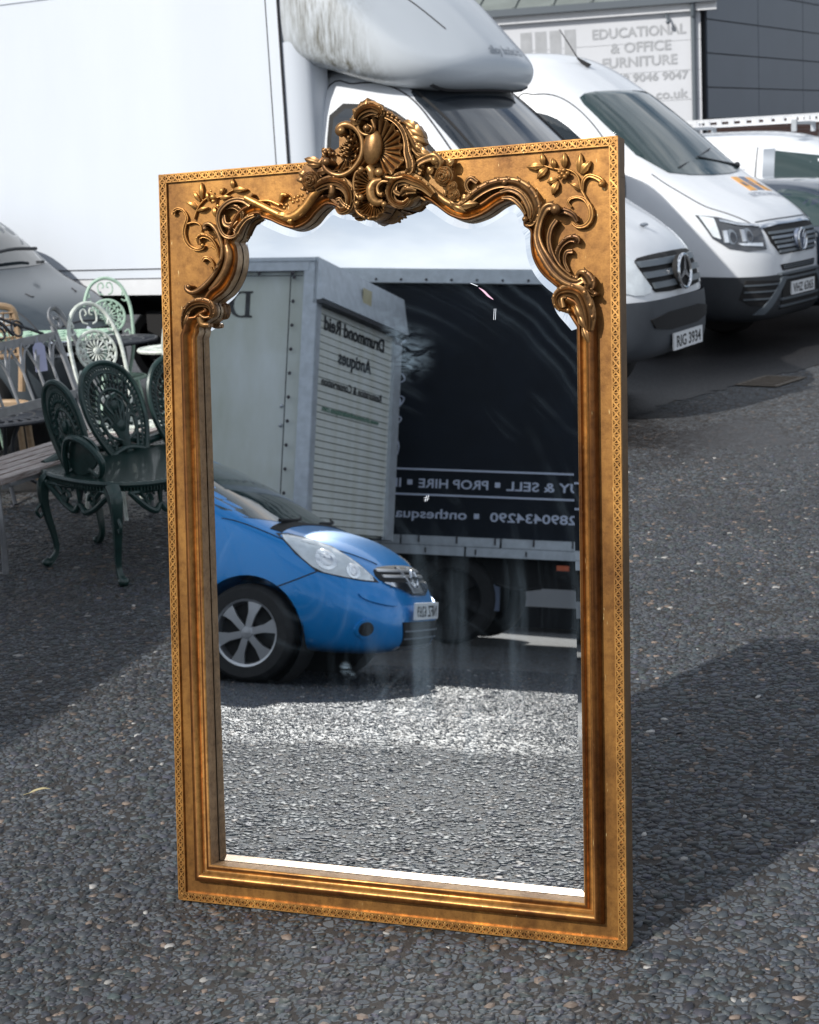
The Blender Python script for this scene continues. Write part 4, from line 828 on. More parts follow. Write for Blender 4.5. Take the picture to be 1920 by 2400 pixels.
# inner moulding around the opening
prof = [(.0, .006), (.002, .0105), (.005, .0125), (.0085, .0115), (.0105, .007), (.013, .0025), (.0165, .001), (.0195, .003), (.0215, .009), (.0245, .0165), (.029, .0215), (.0335, .0225), (.038, .0205), (.042, .0145), (.0445, .006), (.0455, -.006)]
V = []; F = []; n = len(sight); K = len(prof)
for i, p in enumerate(sight):
    topness = 1.0 if (p.y > 1.43) else 0.0
    for (d, z) in prof:
        dd = d * (1 - .30 * topness); zz = z
        if topness and d > .02: zz = z * .72
        q = p + nr2[i] * dd; V.append((q.x, q.y, zz))
for i in range(n):
    j = (i + 1) % n
    for k in range(K - 1): F.append((i * K + k, i * K + k + 1, j * K + k + 1, j * K + k))
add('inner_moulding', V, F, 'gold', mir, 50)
V = []; F = []
for i, p in enumerate(sight):
    for (d, z) in ((0, .0062), (.0002, -.003), (-.0012, GZ(p.y) + .001)): q = p + nr2[i] * d; V.append((q.x, q.y, z))
for i in range(n):
    j = (i + 1) % n
    for k in range(2): F.append((i * 3 + k, i * 3 + k + 1, j * 3 + k + 1, j * 3 + k))
add('rebate', V, F, 'rebate', mir, 60)
# flat gilt panel behind the carving, with the opening cut in it
B = .0225
o = [Vector((B - .003, B - .003, 0)), Vector((B - .003, MH - B + .003, 0)), Vector((MW - B + .003, MH - B + .003, 0)), Vector((MW - B + .003, B - .003, 0))]
inn = [p + nr2[i] * .012 for i, p in enumerate(sight)]
tr = tessellate_polygon([o, inn]); allp = o + inn
add('flat_panel', [(p.x, p.y, -.0045) for p in allp], [tuple(t) for t in tr], 'gold', mir, 0)
# body of the frame behind, four rails
for (x0, y0, x1, y1) in ((0, 0, MW, .085), (0, MH - .085, MW, MH), (0, .085, .085, MH - .085), (MW - .085, .085, MW, MH - .085)):
    MB().box(((x0 + x1) / 2, (y0 + y1) / 2, -.0285), (x1 - x0 - .001, y1 - y0 - .0005, .045)).build('side_rail', 'frame_side', mir, 0)
MB().box((MW / 2, MH / 2, -.062), (MW - .12, MH - .12, .006)).build('back_board', 'prop_wood', mir, 0)
# lattice border: a raised fillet each side and crossed ribs between, on a recessed ground
def lattice(a, b, inward, nm='lattice_border'):
    a, b, w = Vector((*a, 0)), Vector((*b, 0)), Vector((*inward, 0)); d = (b - a); Ln = d.length; d.normalize(); m = MB(); bw = .0205
    z = Vector((0, 0, 1)); ncell = int(Ln / .0185); p = Ln / ncell
    def q(s, t, h): return a + d * s + w * t + z * h
    m.bar(q(0, .0016, -.001), q(Ln, .0016, -.001), .0032, .009, z); m.bar(q(bw - .001, bw - .0014, -.0015), q(Ln - bw + .001, bw - .0014, -.0015), .0030, .008, z)
    for i in range(ncell):
        s = i * p; j = [random.uniform(-.0007, .0007) for _ in range(4)]
        lo, hi = .0028, bw - .0026
        if s < bw * .9 or s + p > Ln - bw * .9:
            pass
        h = .0008
        m.bar(q(s + .0006, lo, h + j[0]), q(s + p - .0006, hi, h + j[1]), .0036, .0050, z); m.bar(q(s + .0006, hi, h - .0004), q(s + p - .0006, lo, h + j[2]), .0036, .0046, z)
        m.bar(q(s + p * .5, lo, h - .002), q(s + p * .5, lo + .004, h - .001), .0024, .004, z); m.bar(q(s + p * .5, hi, h - .002), q(s + p * .5, hi - .004, h - .001), .0024, .004, z)
        m.bar(q(s, lo, h - .001), q(s, hi, h - .001), .0022, .0046, z)
    o_ = m.build(nm, 'gold', mir, 30)
    g = MB().box(((a + d * Ln / 2 + w * bw / 2).x, (a + d * Ln / 2 + w * bw / 2).y, -.0032), (abs(d.x) * Ln + abs(w.x) * bw * .98, abs(d.y) * Ln + abs(w.y) * bw * .98, .003)); g.build('border_ground', 'bronze', mir, 0)
lattice((0, 0), (MW, 0), (0, 1)); lattice((0, MH), (MW, MH), (0, -1)); lattice((0, 0), (0, MH), (1, 0)); lattice((MW, 0), (MW, MH), (-1, 0))

def orn_mesh(items):
    m = MB(); op = MB(); Z = Vector((0, 0, 1))
    for it in items:
        if it[0] == 'T':
            _, z, P, r, fl = it; rm = max(r)
            P3 = [(a, b, z - .004 + .25 * interp(r, i / max(1, len(P) - 1))) for i, (a, b) in enumerate(P)]
            m.tube(P3, [max(.0016, q) for q in r], 20 if fl else 12, 5, nrm=Z, flat=.95, fl=fl, famp=.30)
            if fl >= 2:   # leafy lobes curling off the outer side of the scroll
                Q = cat_rom([Vector(p) for p in P3], 5); acc = 0
                ar = sum((Q[i].x - Q[i - 1].x) * (Q[i].y + Q[i - 1].y) for i in range(1, len(Q))) + (Q[0].x - Q[-1].x) * (Q[0].y + Q[-1].y); sg = 1 if ar > 0 else -1
                for i in range(2, len(Q) - 2):
                    acc += (Q[i] - Q[i - 1]).length; rr = interp(r, i / (len(Q) - 1))
                    if acc > rr * 1.75 and rr > .004:
                        acc = 0; tg = (Q[i + 1] - Q[i - 1]).normalized(); sd = Vector((-tg.y, tg.x, 0)) * sg; c0 = Q[i] + sd * rr * .72; c1 = c0 + (sd * .55 - tg * 1.0) * rr * .9
                        m.tube([c0 + tg * rr * .8 + Vector((0, 0, rr * .3)), c0 + Vector((0, 0, rr * .45)), c1 + Vector((0, 0, rr * .10))], [rr * .10, rr * .42, rr * .10], 10, 4, nrm=Z, flat=.8)
            # skirt so the scroll joins the panel below
            m.tube([(a, b, z * .35 - .004) for a, b in P], [q * .72 for q in r], 8, 4, nrm=Z, flat=max(1.0, z * .9 / max(rm, .003)))
        elif it[0] == 'B':
            _, z, (a, b), r = it; m.ball((a, b, z + r * .2), r * .9, (1, 1, .8), 14, 8) if r < .02 else m.ball((a, b, z - .010), r * 1.3, (.92, 1.30, .34), 32, 24)
            if z > .02: m.tube([(a, b, 0), (a, b, z)], r * .7, 8, smooth=False)
        elif it[0] == 'L':
            _, z, (p, q), wd = it; p, q = Vector((*p, 0)), Vector((*q, 0)); d = q - p; L_ = d.length; d.normalize(); s = Vector((-d.y, d.x, 0)); nu, nv = 10, 7; V = []; F = []
            for i in range(nu):
                t = i / (nu - 1); hw = wd * .55 * (sin(pi * min(1, t * .97 + .03) ** .85) ** .8) + .0003; lift = z * .75 + .004 * sin(pi * t) + .02 * L_ * t * t
                for k in range(nv):
                    e = -1 + 2 * k / (nv - 1); ridge = (1 - e * e) * wd * .11 + wd * .05 * cos(e * pi * 2.0) * sin(pi * min(1, t + .1))
                    curl = -.06 * wd * e * e
                    v = p + d * (L_ * t) + s * (hw * e * (1 + .10 * sin(t * 17) * abs(e))); V.append((v.x, v.y, lift + ridge + curl))
            for i in range(nu - 1):
                for k in range(nv - 1): F.append((i * nv + k, i * nv + k + 1, (i + 1) * nv + k + 1, (i + 1) * nv + k))
            op.addm(V, F); b0 = len(V); Vb = [(x, y, zz - .004 - .5 * z) for x, y, zz in V]
            rim = [k for k in range(nv)] + [i * nv + nv - 1 for i in range(1, nu)] + [(nu - 1) * nv + k for k in range(nv - 2, -1, -1)] + [i * nv for i in range(nu - 2, 0, -1)]
            R = len(rim); m.addm([V[i] for i in rim] + [Vb[i] for i in rim], [(i, (i + 1) % R, R + (i + 1) % R, R + i) for i in range(R)])
        elif it[0] == 'S':
            _, z, c, rim, nf = it; c = Vector((*c, 0)); RP = cat_rom([Vector((*p, 0)) for p in rim], 3)
            tot = nf * 6; ln = [0]
            for i in range(1, len(RP)): ln.append(ln[-1] + (RP[i] - RP[i - 1]).length)
            V = []; F = []; nr_ = 9; edge = []
            for j in range(tot + 1):
                s = ln[-1] * j / tot; k = 0
                while k < len(ln) - 2 and ln[k + 1] < s: k += 1
                p = RP[k].lerp(RP[k + 1], (s - ln[k]) / max(1e-6, ln[k + 1] - ln[k])); fl_ = cos(2 * pi * j / 6)
                for i in range(nr_):
                    t = .12 + .88 * i / (nr_ - 1); q = c.lerp(p, t * (1 + .055 * fl_ * t)); L_ = (p - c).length
                    V.append((q.x, q.y, z - .012 + .45 * L_ * (t ** 2.2) * .30 + fl_ * (.0062 if nf > 8 else .0045) * max(0, (t - .28) / .72) ** .7 * min(1, L_ / .035)))
                edge.append(V[-1])
            for j in range(tot):
                for i in range(nr_ - 1): F.append((j * nr_ + i, j * nr_ + i + 1, (j + 1) * nr_ + i + 1, (j + 1) * nr_ + i))
            op.addm(V, F); m.tube(edge, .0023 if nf < 15 else .0026, 8, smooth=False)
            R = len(edge); m.addm(list(edge) + [(x * .97 + c.x * .03, y * .97 + c.y * .03, .002) for x, y, zz in edge], [(i, i + 1, R + i + 1, R + i) for i in range(R - 1)])
        elif it[0] == 'E':
            _, z, (a, b), rx, ry, rot = it; m.ball((a, b, z), 1.0, (rx * 1.25, ry * 1.0, .013), 30, 26, Matrix.Rotation(rot, 3, 'Z'))
        elif it[0] == 'R':
            _, z, (a, b), r = it
            for R_, h, np_, ph in ((.92, .0, 5, 0), (.70, .006, 5, .6), (.46, .011, 4, .2), (.25, .014, 3, .9)):
                for k in range(np_):
                    a0 = ph + 2 * pi * k / np_; a1 = a0 + 2 * pi / np_ * 1.25
                    pts = [(a + cos(a0 + (a1 - a0) * t / 6) * r * R_ * (1 + .05 * t / 6), b + sin(a0 + (a1 - a0) * t / 6) * r * R_ * (1 + .05 * t / 6), z + h * r / .024) for t in range(7)]
                    m.tube(pts, [r * .06, r * .13, r * .15, r * .13, r * .06], 8, 2, nrm=Z, flat=1.9)
            m.ball((a, b, z - r * .1), r * .93, (1, 1, .75), 16, 8); m.ball((a, b, z + .012 * r / .024), r * .14, (1, 1, 1), 8, 5)
    return m, op
NM = {'corner_spray_left': 'carved_spray', 'corner_spray_right': 'carved_spray', 'side_scroll_left': 'carved_side_scroll', 'side_scroll_right': 'carved_side_scroll', 'top_scroll_left': 'carved_top_scroll', 'top_scroll_right': 'carved_top_scroll',
      'lower_scroll_left': 'carved_leaf_scroll', 'lower_scroll_right': 'carved_leaf_scroll', 'top_rail_left': 'carved_top_rail', 'crest_shell': 'crest_shell', 'crest_rim': 'crest_rim', 'crest_top_leaf': 'crest_leaf', 'crest_left_scroll': 'crest_scroll',
      'crest_left_flowers': 'carved_flowers', 'crest_right_flowers': 'carved_flowers', 'crest_lower_shell': 'crest_lower_shell', 'crest_left_acanthus': 'carved_acanthus', 'crest_right_acanthus': 'carved_acanthus'}
for k, its in ORN.items():
    a_, b_ = orn_mesh(its); a_.build(NM[k], 'gold' if 'spray' in k or 'top_rail' in k else 'bronze', mir, 70, b_)
m = MB(); m.prism([tuple(p) for p in CREST_BACK], (0, 0, -.012), (1, 0, 0), (0, 1, 0), (0, 0, .020)); m.build('crest_backing', 'bronze', mir, 30)
# glass: flat field and bevelled margin
ins = []
base = [p + nr2[i] * .004 for i, p in enumerate(sight)]
m1 = [p - nr2[i] * .020 for i, p in enumerate(sight)]
for _ in range(10): m1 = m1[:2] + [(m1[i - 1] + m1[i] * 2 + m1[i + 1]) / 4 for i in range(2, len(m1) - 2)] + m1[-2:]
n = len(base)
V = [(p.x, p.y, GZ(p.y) - .0016) for p in base] + [(p.x, p.y, GZ(p.y)) for p in m1]
F = [(i, (i + 1) % n, n + (i + 1) % n, n + i) for i in range(n)]
gl = add('mirror_glass', [(p.x, p.y, GZ(p.y)) for p in m1], [tuple(t) for t in tessellate_polygon([m1])], 'mirror', mir, 0)
add('bevelled_edge', V, F, 'mirror', mir, 0)
# marks on the glass
def smear(pts, r, mt='smear', nm='smear'):
    b = MB(); b.tube([(x, y, GZ(y) + .0006) for x, y in pts], r, 6, 3, nrm=(0, 0, 1), flat=.12); return b
pk = smear([(.826, 1.489), (.838, 1.480), (.848, 1.470), (.860, 1.461)], [.0004, .0022, .0022, .0006]); pk.build('pink_mark', 'pink', mir)
sm = MB()
for (x, y) in ((.806, 1.500), (.813, 1.497)): sm.tube([(x, y, GZ(y) + .0006), (x + .010, y - .004, GZ(y) + .0006)], .0008, 5, flat=.2)
for k in range(2): sm.tube([(.862 + .004 * k, 1.44, GZ(1.44) + .0006), (.860 + .004 * k, 1.415, GZ(1.42) + .0006)], .0004, 4, flat=.2)
sm.build('scratch_mark', 'smear', mir); sm = MB()
for dx, dy in ((0, 0), (.005, .001)): sm.tube([(.686 + dx, 1.016 + dy, GZ(1.0) + .0006), (.681 + dx, 1.001 + dy, GZ(1.0) + .0006)], .0005, 5, flat=.2)
for dy in (0, .005): sm.tube([(.678, 1.005 + dy, GZ(1.0) + .0006), (.692, 1.008 + dy, GZ(1.0) + .0006)], .0004, 5, flat=.2)
sm.build('scratch_mark', 'smear', mir)
# prop behind
b = MB(); b.bar((MW * .3, 1.35, -.10), (MW * .3, .28, -.52), .05, .03); b.bar((MW * .7, 1.35, -.10), (MW * .7, .28, -.52), .05, .03); b.bar((MW * .28, .5, -.435), (MW * .72, .5, -.435), .05, .03)
b.build('prop_stand', 'prop_wood', mir, 0)

# ------------------------------------------------------------------ buildings behind the vans
KX = Vector((5.446, 30.0, 0)); DW = Vector((-.97, .24, 0)).normalized(); DN = Vector((-DW.y, DW.x, 0)); DN = -DN if DN.y > 0 else DN   # wall faces -y
bd = thing('shop_building', 'low white clad shop with pitched grey roof and grey furniture lettering on its wall', 'building', KX)
W3 = lambda s, o_, z: DW * s + DN * o_ + Vector((0, 0, z))
def wbox(mb, s0, s1, o0, o1, z0, z1):
    mb.addm([W3(s, o_, z) for z in (z0, z1) for o_ in (o0, o1) for s in (s0, s1)], [(0, 2, 3, 1), (4, 5, 7, 6), (0, 1, 5, 4), (2, 6, 7, 3), (0, 4, 6, 2), (1, 3, 7, 5)])
b = MB(); wbox(b, 0, 16, -9, -.02, 0, 4.05); b.build('wall', 'gutter', bd, 0)
for i in range(8):   # cladding boards, one by one
    z0 = .05 + i * .5; b = MB(); wbox(b, -.02, 16, -.018, 0, z0, z0 + .494); b.build('cladding_board', 'bldg_white', bd, 0)
b = MB(); wbox(b, -.3, 16.2, -.02, .10, 4.02, 4.17); b.build('fascia', 'white_trim', bd, 0)
b = MB(); wbox(b, -.32, 16.2, .09, .22, 4.15, 4.27); b.build('gutter', 'gutter', bd, 0)
b = MB(); b.addm([W3(-.35, .16, 4.26), W3(16.3, .16, 4.26), W3(16.3, -4.8, 6.1), W3(-.35, -4.8, 6.1), W3(-.35, .16, 4.20), W3(16.3, .16, 4.20), W3(16.3, -4.8, 5.9), W3(-.35, -4.8, 5.9)], [(0, 1, 2, 3), (7, 6, 5, 4), (0, 4, 5, 1), (2, 6, 7, 3), (1, 5, 6, 2), (0, 3, 7, 4)])
rf = b.build('roof', 'roofing', bd, 0)
b = MB()
for k in range(24): s = -.2 + k * .68; b.bar(W3(s, .14, 4.285), W3(s, -4.7, 6.11), .05, .03)
b.build('roof_ribs', 'roofing', rf, 0)
b = MB(); b.tube([W3(.10, .16, 4.2), W3(.10, .10, 3.95), W3(.10, .05, 3.8), W3(.10, .05, 1.0)], .045, 10); b.build('downpipe', 'gutter', bd)
b = MB(); b.tube([W3(.55, .0, 3.98), W3(.55, .10, 3.98), W3(.52, .13, 3.88)], .02, 6); b.ball(W3(.52, .13, 3.86), .04); b.build('wall_bracket', 'gutter', bd)
for i in range(4):
    b = MB(); s = 3.12 - i * .26; wbox(b, s - .20, s, .001, .006, 2.4 if i < 1 else 2.4, 3.86); b.build('logo_bar', 'sign_print', bd, 0)
RD = -DW
for s, z, size, s0, s1 in (('EDUCATIONAL', 3.665, .235, 1.86, .23), ('& OFFICE', 3.41, .235, 1.54, .49), ('FURNITURE', 3.165, .235, 1.70, .39), ('028 9046 9047', 2.905, .19, 1.56, .21), ('group.co.uk', 2.585, .22, 1.42, .22)):
    lettering('sign_lettering', s, size, W3(s0, .004, z), RD, (0, 0, 1), 'sign_print', bd, th=.003, fat=.006, width=s0 - s1)
# second building, slate panels over brick
b2 = thing('clad_building', 'dark slate blue panel clad building over brick plinth at top right corner', 'building', KX + Vector((.08, .05, 0)))
E1 = Vector((.5, .866, 0)); E2 = Vector((.866, -.5, 0))
def W4(s, o_, z): return E1 * s + E2 * o_ + Vector((0, 0, z))
def w4box(mb, s0, s1, o0, o1, z0, z1):
    mb.addm([W4(s, o_, z) for z in (z0, z1) for o_ in (o0, o1) for s in (s0, s1)], [(0, 2, 3, 1), (4, 5, 7, 6), (0, 1, 5, 4), (2, 6, 7, 3), (0, 4, 6, 2), (1, 3, 7, 5)])
b = MB(); w4box(b, .15, 22, -6, -.03, 0, 6.2); b.build('wall', 'seam', b2, 0)
sc = [.17, 3.02, 5.9, 8.8, 11.7, 14.6, 17.5, 20.4]; zc = [2.20, 2.74, 3.32, 3.89, 4.46, 5.03, 5.6, 6.15]
for i in range(len(sc) - 1):
    for j in range(len(zc) - 1):
        b = MB(); w4box(b, sc[i] + .012, sc[i + 1] - .012, -.028, 0, zc[j] + .010, zc[j + 1] - .010); b.build('cladding_panel', 'cladding', b2, 0)
b = MB(); w4box(b, .15, 22, -.03, -.010, .02, 2.17); b.build('brick_plinth', 'mortar', b2, 0)
bk = []
V = []; 
for r in range(12, 29):
    for k in range(30):
        s = .2 + k * .225 + (.112 if r % 2 else 0); z = .02 + r * .075; 
        if s > 13: continue
        bb = MB(); w4box(bb, s, s + .213, -.012, 0.0, z, z + .064); V.append(bb)
allb = MB()
for bb in V: allb.addm(bb.V, bb.F)
o = allb.build('brick_course', 'brick', b2, 0); o['kind'] = 'stuff'

# ------------------------------------------------------------------ vehicles
def front_poly(pts, x=1.0): return [(x, y, z) for y, z in pts]
def side_poly(pts, y=-1.0): return [(x, y, z) for x, z in pts]
R_, L_, F_, T_ = (0, 1, 0), (0, -1, 0), (-1, 0, 0), (0, 0, -1)
def mirror_y(P): return [(p[0], -p[1], p[2]) for p in P]

# ---- white box lorry with over-cab body
lu = thing('box_lorry', 'white box lorry with dirty streaked over-cab pod and three-pointed star grille, behind the gilt mirror', 'lorry', (1.82, 11.11, 0), -30.5)
cab = [
 (-2.32, [(0, .5), (.80, .45), (.95, .55), (.985, .95), (.975, 1.45), (.90, 2.15), (.72, 2.40), (.4, 2.45), (0, 2.46)]),
 (-2.16, [(0, .5), (.80, .45), (.95, .55), (.985, .95), (.975, 1.45), (.90, 2.15), (.72, 2.40), (.4, 2.45), (0, 2.46)]),
 (-1.8, [(0, .5), (.80, .45), (.95, .55), (.985, .95), (.975, 1.45), (.90, 2.12), (.72, 2.37), (.4, 2.42), (0, 2.43)]),
 (-1.55, [(0, .5), (.80, .45), (.95, .55), (.985, .95), (.975, 1.42), (.885, 2.02), (.74, 2.27), (.4, 2.34), (0, 2.36)]),
 (-1.3, [(0, .5), (.80, .40), (.95, .5), (.98, .95), (.97, 1.42), (.89, 1.88), (.79, 2.03), (.42, 2.12), (0, 2.15)]),
 (-1.0, [(0, .45), (.80, .35), (.95, .45), (.98, .92), (.965, 1.38), (.92, 1.60), (.84, 1.72), (.45, 1.82), (0, 1.86)]),
 (-.8, [(0, .4), (.78, .30), (.94, .42), (.97, .88), (.955, 1.25), (.92, 1.42), (.84, 1.52), (.45, 1.60), (0, 1.63)]),
 (-.62, [(0, .40), (.76, .34), (.92, .45), (.95, .85), (.93, 1.15), (.88, 1.30), (.80, 1.40), (.45, 1.47), (0, 1.49)]),
 (-.35, [(0, .43), (.72, .39), (.86, .47), (.88, .78), (.84, 1.02), (.78, 1.17), (.68, 1.27), (.42, 1.33), (0, 1.35)]),
 (-.14, [(0, .44), (.62, .41), (.76, .48), (.78, .74), (.70, .95), (.62, 1.06), (.54, 1.13), (.36, 1.19), (0, 1.22)]),
 (-.03, [(0, .45), (.48, .43), (.60, .49), (.62, .72), (.56, .88), (.50, .96), (.42, 1.02), (.28, 1.06), (0, 1.08)]),
 (.03, [(0, .48), (.36, .47), (.44, .51), (.46, .68), (.42, .80), (.36, .86), (.30, .90), (.2, .92), (0, .93)]),
 (.045, [(0, .54), (.15, .54), (.2, .56), (.22, .62), (.2, .7), (.16, .72), (.12, .74), (.08, .75), (0, .76)])]
lb, lbv = shell('cab', cab, 'white_paint', lu, 2, [((-.98, -.95, .36), .42, .55, 0), ((-.98, .95, .36), .42, .55, 0)])
wheel(lu, -.98, -.86, .34, .34, .22, 'silver', 6, -1); wheel(lu, -.98, .86, .34, .34, .22, 'silver', 6, 1)
wheel(lu, -4.9, -.84, .34, .34, .22, 'silver', 6, -1); wheel(lu, -4.9, .84, .34, .34, .22, 'silver', 6, 1)
# bumper in dark plastic
lbm = split_part(lb, [((-.60, 0, 0), (1, 0, 0)), ((0, 0, .80), (.04, 0, 1))], lambda c: c.z + .04 * c.x < .80 and c.x > -.60, 'bumper', 'grey_bumper', lu, .022)
bp = [(-.90, .20), (.90, .20), (.96, .82), (.7, .80), (.4, .775), (.18, .755), (-.18, .755), (-.4, .775), (-.7, .80), (-.96, .82)]
decal('bumper_intake', front_poly([(-.44, .60), (.44, .60), (.52, .715), (-.52, .715)]), F_, lbv, 'black', lu, .034, .06, 1)
decal('grille', front_poly([(-.36, .84), (.36, .84), (.42, .88), (.485, 1.0), (.49, 1.07), (.25, 1.085), (-.25, 1.085), (-.49, 1.07), (-.485, 1.0), (-.42, .88)]), F_, lbv, 'black', lu, .010, .05, 1)
for z, k in ((.895, .40), (.965, .455), (1.035, .475)):
    decal('grille_bar', front_poly([(-k, z - .02), (k, z - .02), (k + .012, z + .018), (-k - .012, z + .018)]), F_, lbv, 'grille', lu, .026, .05)
b = MB(); b.ring((.075, 0, .955), (1, 0, .08), .108, .011, 32, 8); b.build('badge_ring', 'chrome', lu)
b = MB()
b.lathe([(.001, -.02), (.105, -.02), (.105, .0)], (0, 0, 0), 'y', 24)
bb = MB()
for a in (90, 210, 330):
    a = radians(a); e = Vector((0, cos(a), sin(a))); f = Vector((0, -sin(a), cos(a)))
    bb.prism([(0, -.020), (.103, -.003), (.103, .003), (0, .020)], (.068, 0, .955), e, f, (.012, 0, 0))
bb.build('badge_star', 'chrome', lu, 20)
c = MB(); c.tube([(.03, 0, .955), (.066, 0, .955)], .112, 28, smooth=False); c.build('badge_back', 'black', lu)
b = MB(); b.ball((-.20, 0, 1.262), .03, (1, 1, .4)); b.build('bonnet_badge', 'grille2', lu)
for s in (-1, 1):
    hp = [(.2, s * a, z) for a, z in ((.50, .86), (.56, .98), (.62, 1.05), (.80, 1.18), (.92, 1.22), (.93, 1.02), (.86, .88), (.66, .835))]
    decal('headlight', hp, (-1, -s * .55, 0), lbv, 'lamp', lu, .008, .06, 1)
decal('windscreen', front_poly([(-.845, 1.62), (-.5, 1.56), (0, 1.545), (.5, 1.56), (.845, 1.62), (.76, 2.10), (.70, 2.22), (.4, 2.28), (0, 2.30), (-.4, 2.28), (-.70, 2.22), (-.76, 2.10)], 2), F_, lbv, 'glass_pale', lu, .012, .04, 1, .02)
for s in (-1, 1): b = MB(); seam(b, [(-.5, s * .84, 1.5), (-.8, s * .86, 1.62), (-1.2, s * .80, 2.0), (-1.52, s * .72, 2.24)], (-.35, -s, -.2), lbv, .03, .004); b.build('screen_rubber', 'rubber', lu)
wn = [(-2.01, 1.86), (-2.02, 1.47), (-1.06, 1.45), (-1.04, 1.50), (-1.18, 1.68), (-1.38, 1.88), (-1.54, 2.02), (-1.68, 2.09), (-1.99, 2.12)]
wo = [(-2.045, 1.84), (-2.05, 1.44), (-1.04, 1.42), (-.98, 1.49), (-1.14, 1.70), (-1.35, 1.91), (-1.52, 2.055), (-1.67, 2.125), (-2.03, 2.155)]
for d_, y in ((R_, -2), (L_, 2)):
    decal('window_rubber', side_poly(wo, y), d_, lbv, 'rubber', lu, .010, .035, 1, .02); decal('side_window', side_poly(wn, y), d_, lbv, 'glass_pale', lu, .016, .035, 1, .02)
b = MB()
for y, d_ in ((-2, R_), (2, L_)):
    seam(b, [(-2.10, y, .6), (-2.12, y, 1.4), (-2.10, y, 2.22), (-1.9, y, 2.27), (-1.68, y, 2.25), (-1.46, y, 2.13), (-1.20, y, 1.86), (-.93, y, 1.52), (-.86, y, 1.3), (-.86, y, .7)], d_, lbv, .012, .001)
b.build('door_gap', 'seam', lu)
for s in (-1, 1): b = MB(); b.tube([(-.92, s * .95, 1.42), (-.95, s * 1.03, 1.45)], .02, 6); b.box((-1.0, s * 1.05, 1.55), (.14, .07, .28)); b.build('wing_mirror', 'dark_trim', lu)
plate(lu, (.085, .02, .515), (1, 0, 0), 'RIG 3934')
# bonnet seam
b = MB(); 
for s in (-1, 1): seam(b, [(-.02, s * .47, 1.3), (-.3, s * .66, 1.6), (-.72, s * .84, 1.8)], T_, lbv, .010, .001)
b.build('bonnet_gap', 'seam', lu)
# box body
bx = MB(); bx.box((-4.28, 0, 2.05), (3.95, 2.18, 2.05)); bx.build('box_body', 'white_flat', lu, 0)
b = MB()
for s in (-1, 1):
    b.box((-2.29, s * 1.088, 2.05), (.085, .03, 2.10)); b.box((-6.22, s * 1.088, 2.05), (.085, .03, 2.10)); b.box((-4.25, s * 1.088, 3.04), (3.95, .02, .08))
b.build('corner_trim', 'white_flat', lu, 0)
b = MB()
for s in (-1, 1):
    b.box((-2.335, s * 1.092, 2.05), (.006, .028, 2.10)); b.box((-2.243, s * 1.096, 2.05), (.008, .02, 2.10))
    b.box((-4.25, s * 1.090, 1.112), (3.9, .012, .006)); b.box((-4.25, s * 1.090, 1.045), (3.9, .012, .006)); b.box((-4.25, s * 1.090, 1.002), (3.9, .012, .005))
b.build('panel_line', 'seam', lu, 0)
for s in (-1, 1): MB().box((-4.25, s * 1.075, .985), (4.0, .05, .11)).build('skirt_rail', 'white_trim', lu, 0)
b = MB(); b.box((-4.2, .35, .80), (4.0, .08, .16)); b.box((-4.2, -.35, .80), (4.0, .08, .16)); b.box((-4.2, 0, .93), (4.0, 2.0, .08))
for x in (-5.8, -3.4, -2.7): b.box((x, 0, .82), (.10, 1.7, .12))
b.box((-3.3, -.72, .62), (.8, .35, .35)); b.build('chassis', 'black', lu, 0)
b = MB(); b.tube([(-2.4, -.3, .9), (-2.16, -.3, .6)], .05); b.box((-1.3, 0, .48), (2.0, .9, .25)); b.build('underbody', 'black', lu, 0)
# fairing between cab and box, and over-cab pod
fs = [(-2.25, [(0, .95), (.9, .95), (1.0, 1.0), (1.05, 1.1), (1.06, 1.8), (1.05, 2.3), (1.0, 2.5), (.5, 2.5), (0, 2.5)]), (-2.18, [(0, .95), (.9, .95), (.98, 1.0), (1.03, 1.1), (1.03, 1.8), (1.02, 2.3), (.98, 2.5), (.5, 2.5), (0, 2.5)]), (-2.11, [(0, .95), (.86, .95), (.93, 1.0), (.98, 1.1), (.975, 1.8), (.95, 2.25), (.9, 2.45), (.5, 2.5), (0, 2.5)])]
b = MB()
for s in (-1, 1): b = MB(); b.prism([(-2.35, 1.086), (-2.25, 1.086), (-2.17, 1.070), (-2.11, 1.025), (-2.085, .985), (-2.085, .80), (-2.35, .80)], (0, 0, .95), (1, 0, 0), (0, s, 0), (0, 0, 1.60)); b.build('cab_fairing', 'white_flat', lu, 60)
